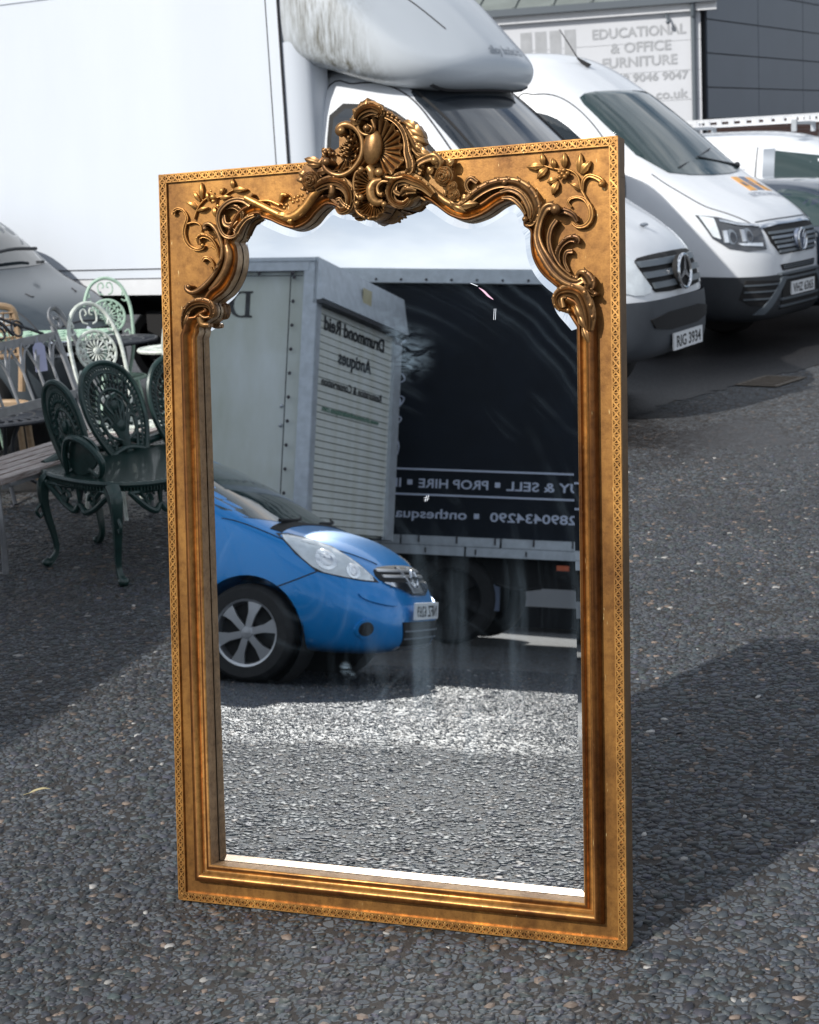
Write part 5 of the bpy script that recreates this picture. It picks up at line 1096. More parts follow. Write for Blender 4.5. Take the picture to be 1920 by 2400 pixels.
pod = [
 (-2.60, [(0, 2.42), (.90, 2.42), (1.03, 2.46), (1.075, 2.56), (1.08, 2.80), (1.075, 3.0), (1.03, 3.05), (.6, 3.06), (0, 3.06)]),
 (-2.26, [(0, 2.42), (.90, 2.42), (1.04, 2.46), (1.085, 2.56), (1.09, 2.80), (1.085, 3.0), (1.03, 3.07), (.6, 3.08), (0, 3.08)]),
 (-2.12, [(0, 2.41), (.88, 2.39), (1.03, 2.43), (1.085, 2.53), (1.09, 2.78), (1.06, 2.96), (.98, 3.05), (.6, 3.08), (0, 3.08)]),
 (-1.92, [(0, 2.36), (.84, 2.31), (1.00, 2.36), (1.06, 2.46), (1.055, 2.80), (1.035, 2.90), (.95, 2.96), (.5, 3.04), (0, 3.06)]),
 (-1.70, [(0, 2.27), (.78, 2.23), (.95, 2.28), (1.02, 2.37), (1.01, 2.61), (.985, 2.69), (.90, 2.74), (.45, 2.87), (0, 2.92)]),
 (-1.49, [(0, 2.21), (.70, 2.19), (.87, 2.24), (.94, 2.33), (.935, 2.45), (.91, 2.50), (.82, 2.54), (.42, 2.67), (0, 2.72)]),
 (-1.33, [(0, 2.19), (.56, 2.18), (.73, 2.23), (.80, 2.31), (.80, 2.36), (.77, 2.395), (.68, 2.42), (.35, 2.51), (0, 2.55)]),
 (-1.25, [(0, 2.22), (.40, 2.22), (.54, 2.25), (.60, 2.31), (.57, 2.36), (.48, 2.39), (.36, 2.42), (.22, 2.43), (0, 2.44)]),
 (-1.22, [(0, 2.27), (.2, 2.27), (.26, 2.28), (.29, 2.31), (.28, 2.34), (.22, 2.35), (.16, 2.36), (.1, 2.37), (0, 2.37)])]
M['pod'] = mat('weathered_shade_grey_pod', (.50, .54, .58), .38, var=.14, vscale=3, coat=.4, bump=.05, bscale=200)  # white pod greyed for the shade on its front
def streak_mat():
    m = bpy.data.materials.new('algae_streaked_shaded_white'); m.use_nodes = True; t = m.node_tree; L = t.links.new; b = t.nodes['Principled BSDF']; c = t.nodes.new('ShaderNodeTexCoord')
    mp = t.nodes.new('ShaderNodeMapping'); mp.inputs['Scale'].default_value = (9, 9, 1.2); L(c.outputs['Object'], mp.inputs[0]); n = t.nodes.new('ShaderNodeTexNoise'); n.inputs['Scale'].default_value = 3; n.inputs['Detail'].default_value = 9; n.inputs['Roughness'].default_value = .7; L(mp.outputs[0], n.inputs[0])
    s = t.nodes.new('ShaderNodeSeparateXYZ'); L(c.outputs['Object'], s.inputs[0])
    # the dirt band follows the bevel line from (x -1.85, z 2.95) down to (x -1.35, z 2.35), fading rearwards
    k = t.nodes.new('ShaderNodeMath'); k.operation = 'MULTIPLY_ADD'; L(s.outputs[2], k.inputs[0]); k.inputs[1].default_value = .42; L(s.outputs[0], k.inputs[2])
    a = t.nodes.new('ShaderNodeMapRange'); a.inputs[1].default_value = -1.24; a.inputs[2].default_value = -.88; L(k.outputs[0], a.inputs[0])
    a2 = t.nodes.new('ShaderNodeMapRange'); a2.inputs[1].default_value = -.52; a2.inputs[2].default_value = -.80; L(k.outputs[0], a2.inputs[0])
    w_ = t.nodes.new('ShaderNodeMath'); w_.operation = 'MULTIPLY'; L(a.outputs[0], w_.inputs[0]); L(a2.outputs[0], w_.inputs[1])
    r = t.nodes.new('ShaderNodeMapRange'); r.inputs[1].default_value = .38; r.inputs[2].default_value = .66; L(n.outputs[0], r.inputs[0]); w2 = t.nodes.new('ShaderNodeMath'); w2.operation = 'MULTIPLY'; L(w_.outputs[0], w2.inputs[0]); L(r.outputs[0], w2.inputs[1])
    mx = t.nodes.new('ShaderNodeMixRGB'); mx.inputs[1].default_value = (.50, .54, .58, 1); mx.inputs[2].default_value = (.10, .092, .06, 1); L(w2.outputs[0], mx.inputs[0]); L(mx.outputs[0], b.inputs['Base Color']); b.inputs['Roughness'].default_value = .4; b.inputs['Coat Weight'].default_value = .3  # grey base carries the shade of the pod front; the streaks are dirt
    return m
M['pod'] = streak_mat()
_, pv = shell('over_cab_pod', pod, 'pod', lu, 2, smooth=180)
b = MB(); seam(b, [(-2.10, -.75, 3.6), (-1.86, -.60, 3.4), (-1.66, -.46, 3.3), (-1.42, -.36, 3.0)], T_, pv, .012, .001); b.build('mould_line', 'seam', lu)
lettering('maker_script', 'alloy bodies ltd', .085, (-1.1, -.05, 2.435), (0, 1, 0), (0, 0, 1), 'grille2', lu, bold=.001, width=.62, bvh=pv, proj=(-1, 0, 0), off=.006, shear=.25)
b = MB(); seam(b, [(-1.36, -.7, 2.0), (-1.31, 0, 2.0), (-1.36, .7, 2.0)], (0, 0, 1), pv, .03, .0); b.build('sealant', 'seam', lu)

# ---- white panel van with wholesaler's print
cr_ = thing('panel_van', 'white high-roof panel van with orange and slate logo on its bonnet', 'van', (3.42, 14.56, 0), -35)
cs = [
 (-5.95, [(0, .45), (.8, .42), (.95, .52), (1.0, 1.0), (1.0, 1.5), (.95, 2.2), (.82, 2.56), (.5, 2.67), (0, 2.70)]),
 (-2.5, [(0, .45), (.8, .40), (.96, .5), (1.01, 1.0), (1.005, 1.5), (.95, 2.2), (.82, 2.55), (.5, 2.67), (0, 2.70)]),
 (-2.1, [(0, .45), (.8, .40), (.96, .5), (1.01, 1.0), (1.0, 1.5), (.935, 2.18), (.80, 2.49), (.5, 2.60), (0, 2.635)]),
 (-1.85, [(0, .45), (.8, .40), (.96, .5), (1.01, 1.0), (1.0, 1.48), (.92, 2.08), (.79, 2.34), (.5, 2.44), (0, 2.49)]),
 (-1.55, [(0, .45), (.8, .38), (.96, .48), (1.01, 1.0), (.995, 1.45), (.915, 1.92), (.81, 2.13), (.5, 2.23), (0, 2.27)]),
 (-1.15, [(0, .42), (.8, .36), (.95, .46), (1.005, .98), (.985, 1.40), (.93, 1.62), (.85, 1.79), (.5, 1.90), (0, 1.94)]),
 (-.88, [(0, .40), (.8, .32), (.94, .42), (.995, .95), (.98, 1.32), (.93, 1.45), (.86, 1.56), (.5, 1.65), (0, 1.68)]),
 (-.72, [(0, .36), (.8, .30), (.93, .40), (.985, .92), (.965, 1.24), (.91, 1.38), (.83, 1.46), (.5, 1.51), (0, 1.53)]),
 (-.45, [(0, .33), (.78, .27), (.90, .38), (.955, .85), (.93, 1.12), (.87, 1.23), (.79, 1.30), (.5, 1.36), (0, 1.385)]),
 (-.22, [(0, .31), (.72, .26), (.84, .36), (.88, .80), (.83, 1.02), (.76, 1.11), (.68, 1.17), (.45, 1.23), (0, 1.255)]),
 (-.07, [(0, .30), (.58, .27), (.69, .37), (.73, .76), (.68, .95), (.61, 1.02), (.54, 1.07), (.36, 1.115), (0, 1.135)]),
 (.01, [(0, .33), (.42, .31), (.52, .40), (.55, .72), (.51, .88), (.45, .94), (.39, .98), (.26, 1.01), (0, 1.02)]),
 (.045, [(0, .45), (.2, .45), (.28, .5), (.3, .66), (.28, .74), (.24, .78), (.2, .8), (.12, .82), (0, .83)])]
vb, vv = shell('body', cs, 'white_paint', cr_, 2, [((-1.02, -.95, .36), .43, .5, 0), ((-1.02, .95, .36), .43, .5, 0)])
for x in (-1.02, -4.66):
    wheel(cr_, x, -.90, .345, .345, .22, 'silver', 6, -1); wheel(cr_, x, .90, .345, .345, .22, 'silver', 6, 1)
split_part(vb, [((-.60, 0, 0), (1, 0, 0)), ((0, 0, .655), (.06, 0, 1))], lambda c: c.z + .06 * c.x < .655 and c.x > -.60, 'lower_bumper', 'dark_trim', cr_, .018)
for s in (-1, 1):
    decal('bumper_vent', [(.5, s * a, z) for a, z in ((.46, .60), (.96, .635), (1.0, .48), (.90, .42), (.72, .40))], (-1, -s * .3, 0), vv, 'black', cr_, .030, .06)
    for z in (.46, .52, .575): decal('vent_slat', [(.5, s * a, zz) for a, zz in ((.52 + (.6 - z) * .9, z), (.97, z + .01), (.97, z + .024), (.52 + (.6 - z) * .9, z + .014))], (-1, -s * .3, 0), vv, 'grille', cr_, .038, .1)
    decal('bumper_blade', [(.5, s * a, z) for a, z in ((.40, .635), (.48, .64), (.80, .34), (.70, .335))], (-1, -s * .2, 0), vv, 'grille', cr_, .040, .06)
decal('lower_grille', front_poly([(-.40, .36), (.40, .36), (.36, .655), (-.36, .655)]), F_, vv, 'black', cr_, .028, .08)
for z in (.38, .44, .61, .65): decal('grille_slat', front_poly([(-.42, z), (.42, z), (.42, z + .018), (-.42, z + .018)]), F_, vv, 'grille', cr_, .040, .1)
decal('upper_intake', front_poly([(-.335, .685), (.335, .685), (.37, .735), (-.37, .735)]), F_, vv, 'black', cr_, .014, .08)
for z in (.70, .717): decal('intake_slat', front_poly([(-.34, z), (.34, z), (.34, z + .007), (-.34, z + .007)]), F_, vv, 'grille', cr_, .02, .1)
decal('grille', front_poly([(-.37, .82), (.37, .82), (.49, .93), (.52, 1.045), (.3, 1.065), (-.3, 1.065), (-.52, 1.045), (-.49, .93)]), F_, vv, 'black', cr_, .012, .06)
for i, z in enumerate((.845, .885, .925, .965, 1.005)): k = .38 + (z - .82) * .62; decal('grille_bar', front_poly([(-k, z - .010), (k, z - .010), (k, z + .012), (-k, z + .012)]), F_, vv, 'grille2' if i % 2 else 'grille', cr_, .024, .08)
decal('grille_chrome', front_poly([(-.56, 1.050), (-.3, 1.068), (.3, 1.068), (.56, 1.050), (.56, 1.078), (.3, 1.092), (-.3, 1.092), (-.56, 1.078)]), F_, vv, 'chrome', cr_, .020, .08)
b = MB(); b.ring((.078, 0, .925), (1, 0, .06), .088, .010, 32, 8); b.build('badge_ring', 'chrome', cr_)
b = MB(); b.tube([(.03, 0, .925), (.068, 0, .925)], .09, 28, smooth=False); b.build('badge_back', 'slate_print', cr_)
b = MB()
for P in ([(-.035, .078), (0, .012), (.035, .078)], [(-.072, .05), (-.030, -.070), (0, .000), (.030, -.070), (.072, .05)]):
    b.tube([(.076, y, .925 + z) for y, z in P], .007, 6, smooth=False)
b.build('badge_letters', 'chrome', cr_)
for s in (-1, 1):
    P = [(0, s * a, z) for a, z in ((.565, .875), (.60, 1.085), (.85, 1.115), (1.02, 1.165), (1.20, 1.19), (1.10, .99), (.98, .905), (.80, .875))]
    dd = (-1, -s * .6, 0); h = decal('headlight', P, dd, vv, 'lamp_dark', cr_, .010, .06)
    decal('indicator', [(0, s * a, z) for a, z in ((1.06, 1.16), (1.18, 1.185), (1.10, 1.01), (1.04, .985))], dd, vv, 'lamp', h, .016, .06)
    for a in (.96, .79):
        decal('lamp_lens', [(0, s * (a - .02 + .048 * cos(t)), 1.0 + .062 * sin(t)) for t in [i * pi / 8 for i in range(16)]], dd, vv, 'grille2', h, .015, .03)
        decal('lamp_pupil', [(0, s * (a - .03 + .028 * cos(t)), .995 + .045 * sin(t)) for t in [i * pi / 8 for i in range(16)]], dd, vv, 'lamp_dark', h, .018, .03)  # dark centre disc of the lens, unlit
        decal('lamp_bar', [(0, s * (a + .018), 1.055), (0, s * (a + .055), 1.055), (0, s * (a + .055), .955), (0, s * (a + .018), .955)], dd, vv, 'lamp_white', h, .024, .05)
    decal('running_lamp', [(0, s * a, z) for a, z in ((.62, .905), (.86, .925), (.90, .945), (.62, .935))], dd, vv, 'lamp_white', h, .020, .05)
    decal('lamp_brow', [(0, s * a, z) for a, z in ((.60, 1.066), (.85, 1.092), (1.02, 1.13), (1.02, 1.15), (.85, 1.112), (.60, 1.084))], dd, vv, 'chrome', h, .020, .05)
decal('windscreen', front_poly([(-.84, 1.56), (-.4, 1.50), (.4, 1.50), (.84, 1.56), (.76, 2.12), (.70, 2.24), (.4, 2.27), (-.4, 2.27), (-.70, 2.24), (-.76, 2.12)], 2), F_, vv, 'glass_green', cr_, .012, .04, 1, .02)
decal('side_window', side_poly([(-2.10, 1.55), (-1.30, 1.50), (-1.24, 1.54), (-1.48, 1.82), (-1.72, 2.02), (-1.90, 2.10), (-2.08, 2.12)], -2), R_, vv, 'glass', cr_, .012, .04, 1, .02)
decal('side_window', side_poly([(-2.10, 1.55), (-1.30, 1.50), (-1.24, 1.54), (-1.48, 1.82), (-1.72, 2.02), (-1.90, 2.10), (-2.08, 2.12)], 2), L_, vv, 'glass', cr_, .006, .08, 1)
b = MB()
for y, d_ in ((-2, R_), (2, L_)):
    seam(b, [(-2.18, y, .6), (-2.2, y, 1.5), (-2.17, y, 2.2), (-2.0, y, 2.26), (-1.78, y, 2.22), (-1.50, y, 2.02), (-1.22, y, 1.70), (-1.10, y, 1.45), (-1.12, y, .9)], d_, vv, .012, .001)
    s = 1 if y > 0 else -1
    seam(b, [(-.90, s * .87, 2), (-.70, s * .86, 2), (-.45, s * .82, 2), (-.28, s * .72, 2), (-.12, s * .60, 2)], T_, vv, .010, .001)
seam(b, [(1, -.55, 1.10), (1, -.3, 1.108), (1, .3, 1.108), (1, .55, 1.10)], F_, vv, .012, .0)
b.build('panel_gap', 'seam', cr_)
for s in (-1, 1): b = MB(); b.tube([(-1.14, s * .95, 1.45), (-1.18, s * 1.04, 1.46)], .025, 6); b.box((-1.24, s * 1.05, 1.50), (.16, .07, .20)); b.build('wing_mirror', 'dark_trim', cr_)
b = MB(); b.tube([(-.80, -.55, 1.575), (-.86, -.05, 1.65), (-.92, .35, 1.72)], [.012, .010, .006]); b.tube([(-.78, .62, 1.56), (-.80, .3, 1.60), (-.84, -.1, 1.66)], [.014, .012, .006]); b.ball((-.78, .62, 1.56), .03)
b.build('wiper', 'dark_trim', cr_)
b = MB(); b.tube([(-1.90, -.08, 2.49), (-1.93, -.09, 2.53), (-1.99, -.10, 2.58)], [.045, .022, .008]); b.tube([(-1.98, -.10, 2.57), (-2.14, -.14, 2.84)], [.006, .004]); b.build('aerial', 'black', cr_)
plate(cr_, (.075, .02, .525), (1, 0, 0), 'VHZ 6365')
for P, mt in (([(-.608, .09), (-.608, .22), (-.395, .17), (-.395, .02)], 'orange'), ([(-.612, .25), (-.612, .38), (-.40, .345), (-.40, .205)], 'slate_print'), ([(-.614, .41), (-.614, .53), (-.402, .51), (-.402, .38)], 'orange')):
    decal('logo_bar', [(x, y, 2) for x, y in P], T_, vv, mt, cr_, .004, .08, wall=.004)
for i, (ch, mt) in enumerate((('M', 'slate_print'), ('E', 'orange'), ('W', 'slate_print'))):
    lettering('logo_letter', ch, .085, (-.46, .075 + i * .165, 2), (0, 1, 0), (-1, 0, 0), mt, cr_, bold=.002, bvh=vv, proj=(0, 0, -1), off=.008)
lettering('bonnet_lettering', 'ELECTRICAL WHOLESALE', .075, (-.31, -.12, 2), (0, 1, 0), (-1, 0, 0), 'slate_print', cr_, bvh=vv, proj=(0, 0, -1), off=.006, width=.70)

# ---- generic car body
def car(name, label, loc, yaw, paint, sc=(1, 1, 1), glass='glass', wheels=True):
    c = thing(name, label, 'car', loc, yaw); k = sc
    q = lambda L: [(x * k[0], [(y * k[1], z * k[2]) for y, z in P]) for x, P in L]
    S = q([
     (-3.42, [(0, .45), (.55, .42), (.68, .5), (.72, .65), (.70, .85), (.66, .95), (.55, 1.02), (.3, 1.05), (0, 1.06)]),
     (-3.25, [(0, .3), (.66, .28), (.80, .38), (.85, .6), (.83, .85), (.78, 1.0), (.66, 1.10), (.4, 1.14), (0, 1.15)]),
     (-2.75, [(0, .24), (.72, .22), (.84, .32), (.88, .58), (.865, .86), (.80, 1.02), (.62, 1.32), (.42, 1.37), (0, 1.39)]),
     (-2.0, [(0, .22), (.74, .20), (.85, .30), (.89, .56), (.875, .86), (.81, 1.0), (.63, 1.38), (.45, 1.44), (0, 1.46)]),
     (-1.15, [(0, .22), (.74, .20), (.85, .30), (.89, .56), (.875, .85), (.81, .99), (.63, 1.36), (.45, 1.43), (0, 1.45)]),
     (-.75, [(0, .22), (.74, .20), (.85, .30), (.89, .56), (.875, .84), (.82, .97), (.68, 1.22), (.48, 1.30), (0, 1.33)]),
     (-.35, [(0, .22), (.74, .20), (.85, .30), (.89, .56), (.87, .84), (.82, .95), (.74, 1.02), (.5, 1.10), (0, 1.13)]),
     (-.1, [(0, .22), (.74, .20), (.85, .30), (.885, .55), (.86, .82), (.81, .91), (.73, .955), (.5, .99), (0, 1.01)]),
     (.35, [(0, .22), (.70, .20), (.81, .30), (.84, .52), (.81, .75), (.76, .84), (.68, .885), (.46, .92), (0, .94)]),
     (.65, [(0, .22), (.62, .20), (.72, .30), (.74, .50), (.70, .68), (.64, .755), (.56, .80), (.38, .835), (0, .85)]),
     (.84, [(0, .24), (.48, .22), (.58, .30), (.60, .46), (.56, .60), (.50, .66), (.43, .70), (.3, .725), (0, .735)]),
     (.92, [(0, .30), (.30, .30), (.38, .34), (.40, .44), (.37, .52), (.32, .56), (.27, .59), (.18, .60), (0, .605)])])
    cut = [((0, s * .80, .32), .37, .5, 0) for s in (-1, 1)] + [((-2.62 * k[0], s * .80, .32), .37, .5, 0) for s in (-1, 1)]
    b_, v_ = shell('body', S, paint, c, 2, cut)
    for x in (0, -2.62 * k[0]):
        for s in (-1, 1): wheel(c, x, s * .79 * k[1], .31, .31, .20, 'silver', 5, s)
    a = lambda P: [(p[0], p[1] * k[1], p[2] * k[2]) for p in P]
    decal('windscreen', a([(2, y, z) for y, z in ((-.70, 1.07), (-.4, 1.06), (.4, 1.06), (.70, 1.07), (.60, 1.36), (.42, 1.41), (-.42, 1.41), (-.60, 1.36))]), F_, v_, glass, c, .005, .08, 1)
    for y, d_ in ((-2, R_), (2, L_)):
        decal('side_window', [(x * k[0], y, z * k[2]) for x, z in ((-1.35, 1.0), (-.45, .985), (-.62, 1.14), (-.90, 1.29), (-1.35, 1.355))], d_, v_, glass, c, .005, .08, 1)
        decal('side_window', [(x * k[0], y, z * k[2]) for x, z in ((-1.43, 1.0), (-1.43, 1.36), (-2.1, 1.38), (-2.55, 1.30), (-2.72, 1.06))], d_, v_, glass, c, .005, .08, 1)
    g = MB()
    for y, d_ in ((-2, R_), (2, L_)):
        s = 1 if y > 0 else -1
        seam(g, [(-.45 * k[0], y, .35), (-.40 * k[0], y, .7), (-.45 * k[0], y, 1.0)], d_, v_, .009, .001); seam(g, [(-1.39 * k[0], y, .3), (-1.39 * k[0], y, .95)], d_, v_, .009, .001)
        seam(g, [(-.38, s * .74 * k[1], 2), (0, s * .70 * k[1], 2), (.4, s * .58 * k[1], 2), (.72, s * .42 * k[1], 2)], T_, v_, .010, .001)
    seam(g, [(2, -.42 * k[1], .72 * k[2]), (2, 0, .745 * k[2]), (2, .42 * k[1], .72 * k[2])], F_, v_, .012, .001)
    g.build('panel_gap', 'seam', c)
    for s in ((-1, 1) if k[0] > .9 else ()): m_ = MB(); m_.ball((-.42 * k[0], s * .98 * k[1], 1.05 * k[2]), .10, (.6, 1, .75)); m_.build('wing_mirror', paint, c)
    return c, v_
gc, gv = car('parked_car', 'graphite car with double chevron grille behind the garden furniture', (-2.50, 11.50, 0), -36, 'grey_car', (.62, .64, 1.12), 'glass')
decal('grille', front_poly([(-.24, .58), (.24, .58), (.27, .78), (-.27, .78)]), F_, gv, 'black', gc, .010, .04)
for z0 in (.63, .72):
    decal('chevron_strip', front_poly([(-.33, z0), (-.07, z0), (0, z0 + .06), (.07, z0), (.33, z0), (.33, z0 + .020), (.08, z0 + .020), (0, z0 + .083), (-.08, z0 + .020), (-.33, z0 + .020)]), F_, gv, 'chrome', gc, .022, .04)
for s in (-1, 1): decal('headlight', [(0, s * y, z) for y, z in ((.33, .68), (.35, .80), (.45, .91), (.55, .96), (.55, .80), (.46, .70))], (-1, -s * .7, 0), gv, 'lamp', gc, .010, .04, 1)
b = MB(); b.tube([(-.20, -.38, 1.25), (-.17, 0, 1.31), (-.19, .28, 1.30)], .012); b.build('wiper', 'dark_trim', gc); MB().box((-.02, .15, 1.215), (.05, .03, .02)).build('washer_jet', 'dark_trim', gc)
nc, nv = car('parked_car', 'dark navy car mostly cut off at the right edge beside the printed van', (5.0, 15.75, 0), -38, 'navy_car', (1, 1, .98), 'glass_green')
decal('headlight', [(0, -y, z) for y, z in ((.50, .60), (.52, .72), (.70, .82), (.84, .86), (.84, .72), (.70, .60))], (-1, .7, 0), nv, 'lamp', nc, .010, .05, 1)
decal('grille', front_poly([(-.42, .42), (.42, .42), (.45, .62), (-.45, .62)]), F_, nv, 'black', nc, .010, .05)

# ---- small white van with roof bars at right
sv = thing('small_van', 'bright white small van with ladder rack and faint grey services lettering at right', 'van', (4.52, 18.3, 0), -22)
ss = [
 (-2.9, [(0, .4), (.75, .36), (.86, .46), (.90, .9), (.885, 1.2), (.84, 1.6), (.74, 1.80), (.45, 1.85), (0, 1.87)]),
 (-1.2, [(0, .4), (.75, .36), (.86, .46), (.90, .9), (.885, 1.2), (.84, 1.6), (.74, 1.81), (.45, 1.87), (0, 1.89)]),
 (-.35, [(0, .4), (.75, .36), (.86, .46), (.90, .9), (.885, 1.2), (.83, 1.58), (.73, 1.79), (.45, 1.86), (0, 1.88)]),
 (.15, [(0, .4), (.75, .36), (.86, .46), (.90, .9), (.885, 1.2), (.82, 1.50), (.72, 1.68), (.45, 1.76), (0, 1.78)]),
 (.75, [(0, .4), (.75, .34), (.86, .44), (.895, .88), (.88, 1.14), (.85, 1.22), (.76, 1.30), (.45, 1.36), (0, 1.38)]),
 (1.0, [(0, .4), (.75, .32), (.85, .42), (.88, .82), (.86, 1.0), (.82, 1.08), (.74, 1.13), (.45, 1.17), (0, 1.19)]),
 (1.5, [(0, .35), (.68, .3), (.78, .38), (.80, .70), (.76, .86), (.70, .92), (.62, .96), (.4, .99), (0, 1.0)]),
 (1.72, [(0, .4), (.4, .4), (.5, .45), (.52, .6), (.48, .7), (.42, .74), (.36, .77), (.2, .79), (0, .8)])]
sb, sbv = shell('body', ss, 'white_paint', sv, 2, [((1.0, s * .85, .33), .37, .45, 0) for s in (-1, 1)] + [((-1.9, s * .85, .33), .37, .45, 0) for s in (-1, 1)])
for x in (1.0, -1.9):
    for s in (-1, 1): wheel(sv, x, s * .80, .31, .31, .19, 'silver', 5, s)
decal('side_window', side_poly([(-.28, 1.20), (.62, 1.16), (.50, 1.36), (.22, 1.58), (-.28, 1.66)], -2), R_, sbv, 'glass_green', sv, .006, .08)
decal('window_pillar', side_poly([(-.40, 1.19), (-.28, 1.19), (-.28, 1.68), (-.40, 1.68)], -2), R_, sbv, 'grille2', sv, .005, .08)
decal('side_window', side_poly([(-.28, 1.20), (.62, 1.16), (.50, 1.36), (.22, 1.58), (-.28, 1.66)], 2), L_, sbv, 'glass_green', sv, .006, .08)
decal('windscreen', front_poly([(-.72, 1.26), (.72, 1.26), (.68, 1.60), (.5, 1.70), (-.5, 1.70), (-.68, 1.60)], 3), F_, sbv, 'glass_green', sv, .006, .08, 1)
b = MB(); seam(b, [(-.46, -2, .5), (-.48, -2, 1.2), (-.46, -2, 1.70)], R_, sbv, .012, .001); b.build('door_gap', 'seam', sv); b = MB(); seam(b, [(.72, -2, .5), (.74, -2, 1.1)], R_, sbv, .012, .001); b.build('door_gap', 'seam', sv)
lettering('van_lettering', 'services', .20, (-1.55, -2, 1.405), (1, 0, 0), (0, 0, 1), 'pale_print', sv, bvh=sbv, proj=(0, 1, 0), off=.004, width=.98)
rk = MB()
for y in (-.66, .66):
    rk.box((-1.0, y, 2.005), (3.4, .03, .015)); rk.box((-1.0, y, 1.945), (3.4, .03, .015))
    for i in range(27): rk.box((-2.68 + i * .129, y, 1.975), (.05, .028, .048))
ro = rk.build('roof_rack', 'white_trim', sv, 0)
b = MB()
for x in (-2.4, -1.2, -.1, .35):
    for y in (-.68, .68): b.box((x, y, 1.90), (.05, .05, .12))
    b.box((x, 0, 1.93), (.05, 1.3, .03))
b.build('rack_foot', 'lorry_trim', sv, 0)
MB().box((.55, -.678, 1.975), (.10, .01, .05)).build('blue_sticker', 'blue', sv, 0)

# ------------------------------------------------------------------ what the mirror shows: the yard behind the photographer's left shoulder
bc = thing('blue_car', 'bright blue hatchback with silver six-spoke wheels, seen nose-on in the mirror', 'car', (-6.0735, -.7575, 0), -29.5)
BS = [
 (-3.36, [(0, .5), (.5, .45), (.62, .52), (.68, .7), (.68, .9), (.66, 1.0), (.58, 1.1), (.35, 1.15), (0, 1.17)]),
 (-3.22, [(0, .35), (.62, .32), (.76, .42), (.82, .65), (.81, .9), (.78, 1.02), (.68, 1.35), (.42, 1.43), (0, 1.46)]),
 (-2.6, [(0, .24), (.68, .22), (.79, .32), (.845, .60), (.84, .88), (.80, 1.02), (.66, 1.42), (.44, 1.49), (0, 1.52)]),
 (-1.6, [(0, .22), (.68, .20), (.79, .30), (.845, .58), (.84, .86), (.81, 1.02), (.68, 1.44), (.46, 1.52), (0, 1.55)]),
 (-.98, [(0, .22), (.68, .20), (.79, .30), (.845, .58), (.84, .86), (.82, 1.03), (.71, 1.42), (.50, 1.52), (0, 1.555)]),
 (-.62, [(0, .22), (.68, .20), (.79, .30), (.845, .58), (.84, .86), (.825, 1.05), (.745, 1.30), (.52, 1.405), (0, 1.445)]),
 (-.25, [(0, .22), (.68, .20), (.79, .30), (.85, .58), (.845, .84), (.82, 1.03), (.77, 1.13), (.54, 1.225), (0, 1.26)]),
 (-.02, [(0, .22), (.68, .20), (.79, .30), (.85, .57), (.845, .80), (.81, .97), (.755, 1.025), (.53, 1.085), (0, 1.11)]),
 (.18, [(0, .22), (.68, .20), (.79, .30), (.845, .55), (.83, .76), (.79, .90), (.73, .955), (.50, 1.00), (0, 1.02)]),
 (.42, [(0, .21), (.66, .19), (.77, .28), (.825, .52), (.80, .69), (.76, .80), (.70, .885), (.47, .955), (0, .98)]),
 (.63, [(0, .21), (.60, .19), (.70, .27), (.745, .48), (.72, .61), (.67, .70), (.61, .775), (.42, .855), (0, .885)]),
 (.78, [(0, .22), (.49, .20), (.60, .26), (.645, .42), (.62, .53), (.565, .60), (.51, .665), (.35, .73), (0, .76)]),
 (.88, [(0, .26), (.37, .25), (.46, .29), (.495, .39), (.46, .47), (.41, .52), (.36, .56), (.24, .59), (0, .60)]),
 (.915, [(0, .33), (.2, .33), (.26, .35), (.29, .40), (.27, .44), (.23, .46), (.18, .47), (.1, .48), (0, .485)])]
bb_, bv = shell('body', BS, 'blue', bc, 3, [((0, s * .82, .315), .368, .60, 0) for s in (-1, 1)] + [((-2.6, s * .82, .315), .368, .60, 0) for s in (-1, 1)])
for x in (0, -2.6):
    for s in (-1, 1): wheel(bc, x, s * .745, .315, .315, .20, 'silver', 6, s)
    b = MB()
    for s in (-1, 1): b.lathe([(.375, s * .52), (.375, s * .80)], (x, 0, .315), 'y', 36); b.lathe([(.375, s * .52), (.01, s * .52)], (x, 0, .315), 'y', 36)
    b.build('wheel_arch_liner', 'black', bc)
hl = [(.215, .82, .968), (.30, .78, .975), (.40, .70, .945), (.55, .66, .90), (.66, .56, .79), (.775, .50, .672), (.67, .58, .675), (.56, .68, .694), (.465, .80, .729), (.34, .83, .837)]
for s, d_ in ((1, (-1, -1, -.1)), (-1, (-1, 1, -.1))):
    P = [(x, s * y, z) for x, y, z in hl]
    decal('headlight_seal', P, d_, bv, 'seam', bc, .003, .04, 0, .006); h = decal('headlight', [((x - .50) * .95 + .50, s * ((y - .70) * .95 + .70), (z - .82) * .95 + .82) for x, y, z in hl], d_, bv, 'lamp', bc, .009, .04, 1)
    for (cx_, cy_, cz_, r) in ((.50, .735, .81, .070), (.625, .62, .74, .050)):
        e1 = Vector((-.707, .707 * 1, 0)); P = [(cx_ - .707 * r * cos(t), s * (cy_ + .707 * r * cos(t)), cz_ + r * sin(t)) for t in [i * pi / 10 for i in range(20)]]
        decal('lamp_bowl', P, d_, bv, 'lamp_white', h, .013, .03); P = [(cx_ - .707 * r * .6 * cos(t), s * (cy_ + .707 * r * .6 * cos(t)), cz_ + r * .6 * sin(t)) for t in [i * pi / 8 for i in range(16)]]
        decal('lamp_core', P, d_, bv, 'chrome', h, .017, .03)
decal('windscreen', front_poly([(-.765, 1.10), (-.74, 1.05), (-.4, 1.03), (0, 1.03), (.4, 1.03), (.74, 1.05), (.765, 1.10), (.70, 1.38), (.64, 1.45), (0, 1.50), (-.64, 1.45), (-.70, 1.38)], 2), F_, bv, 'glass_green', bc, .005, .06, 0)
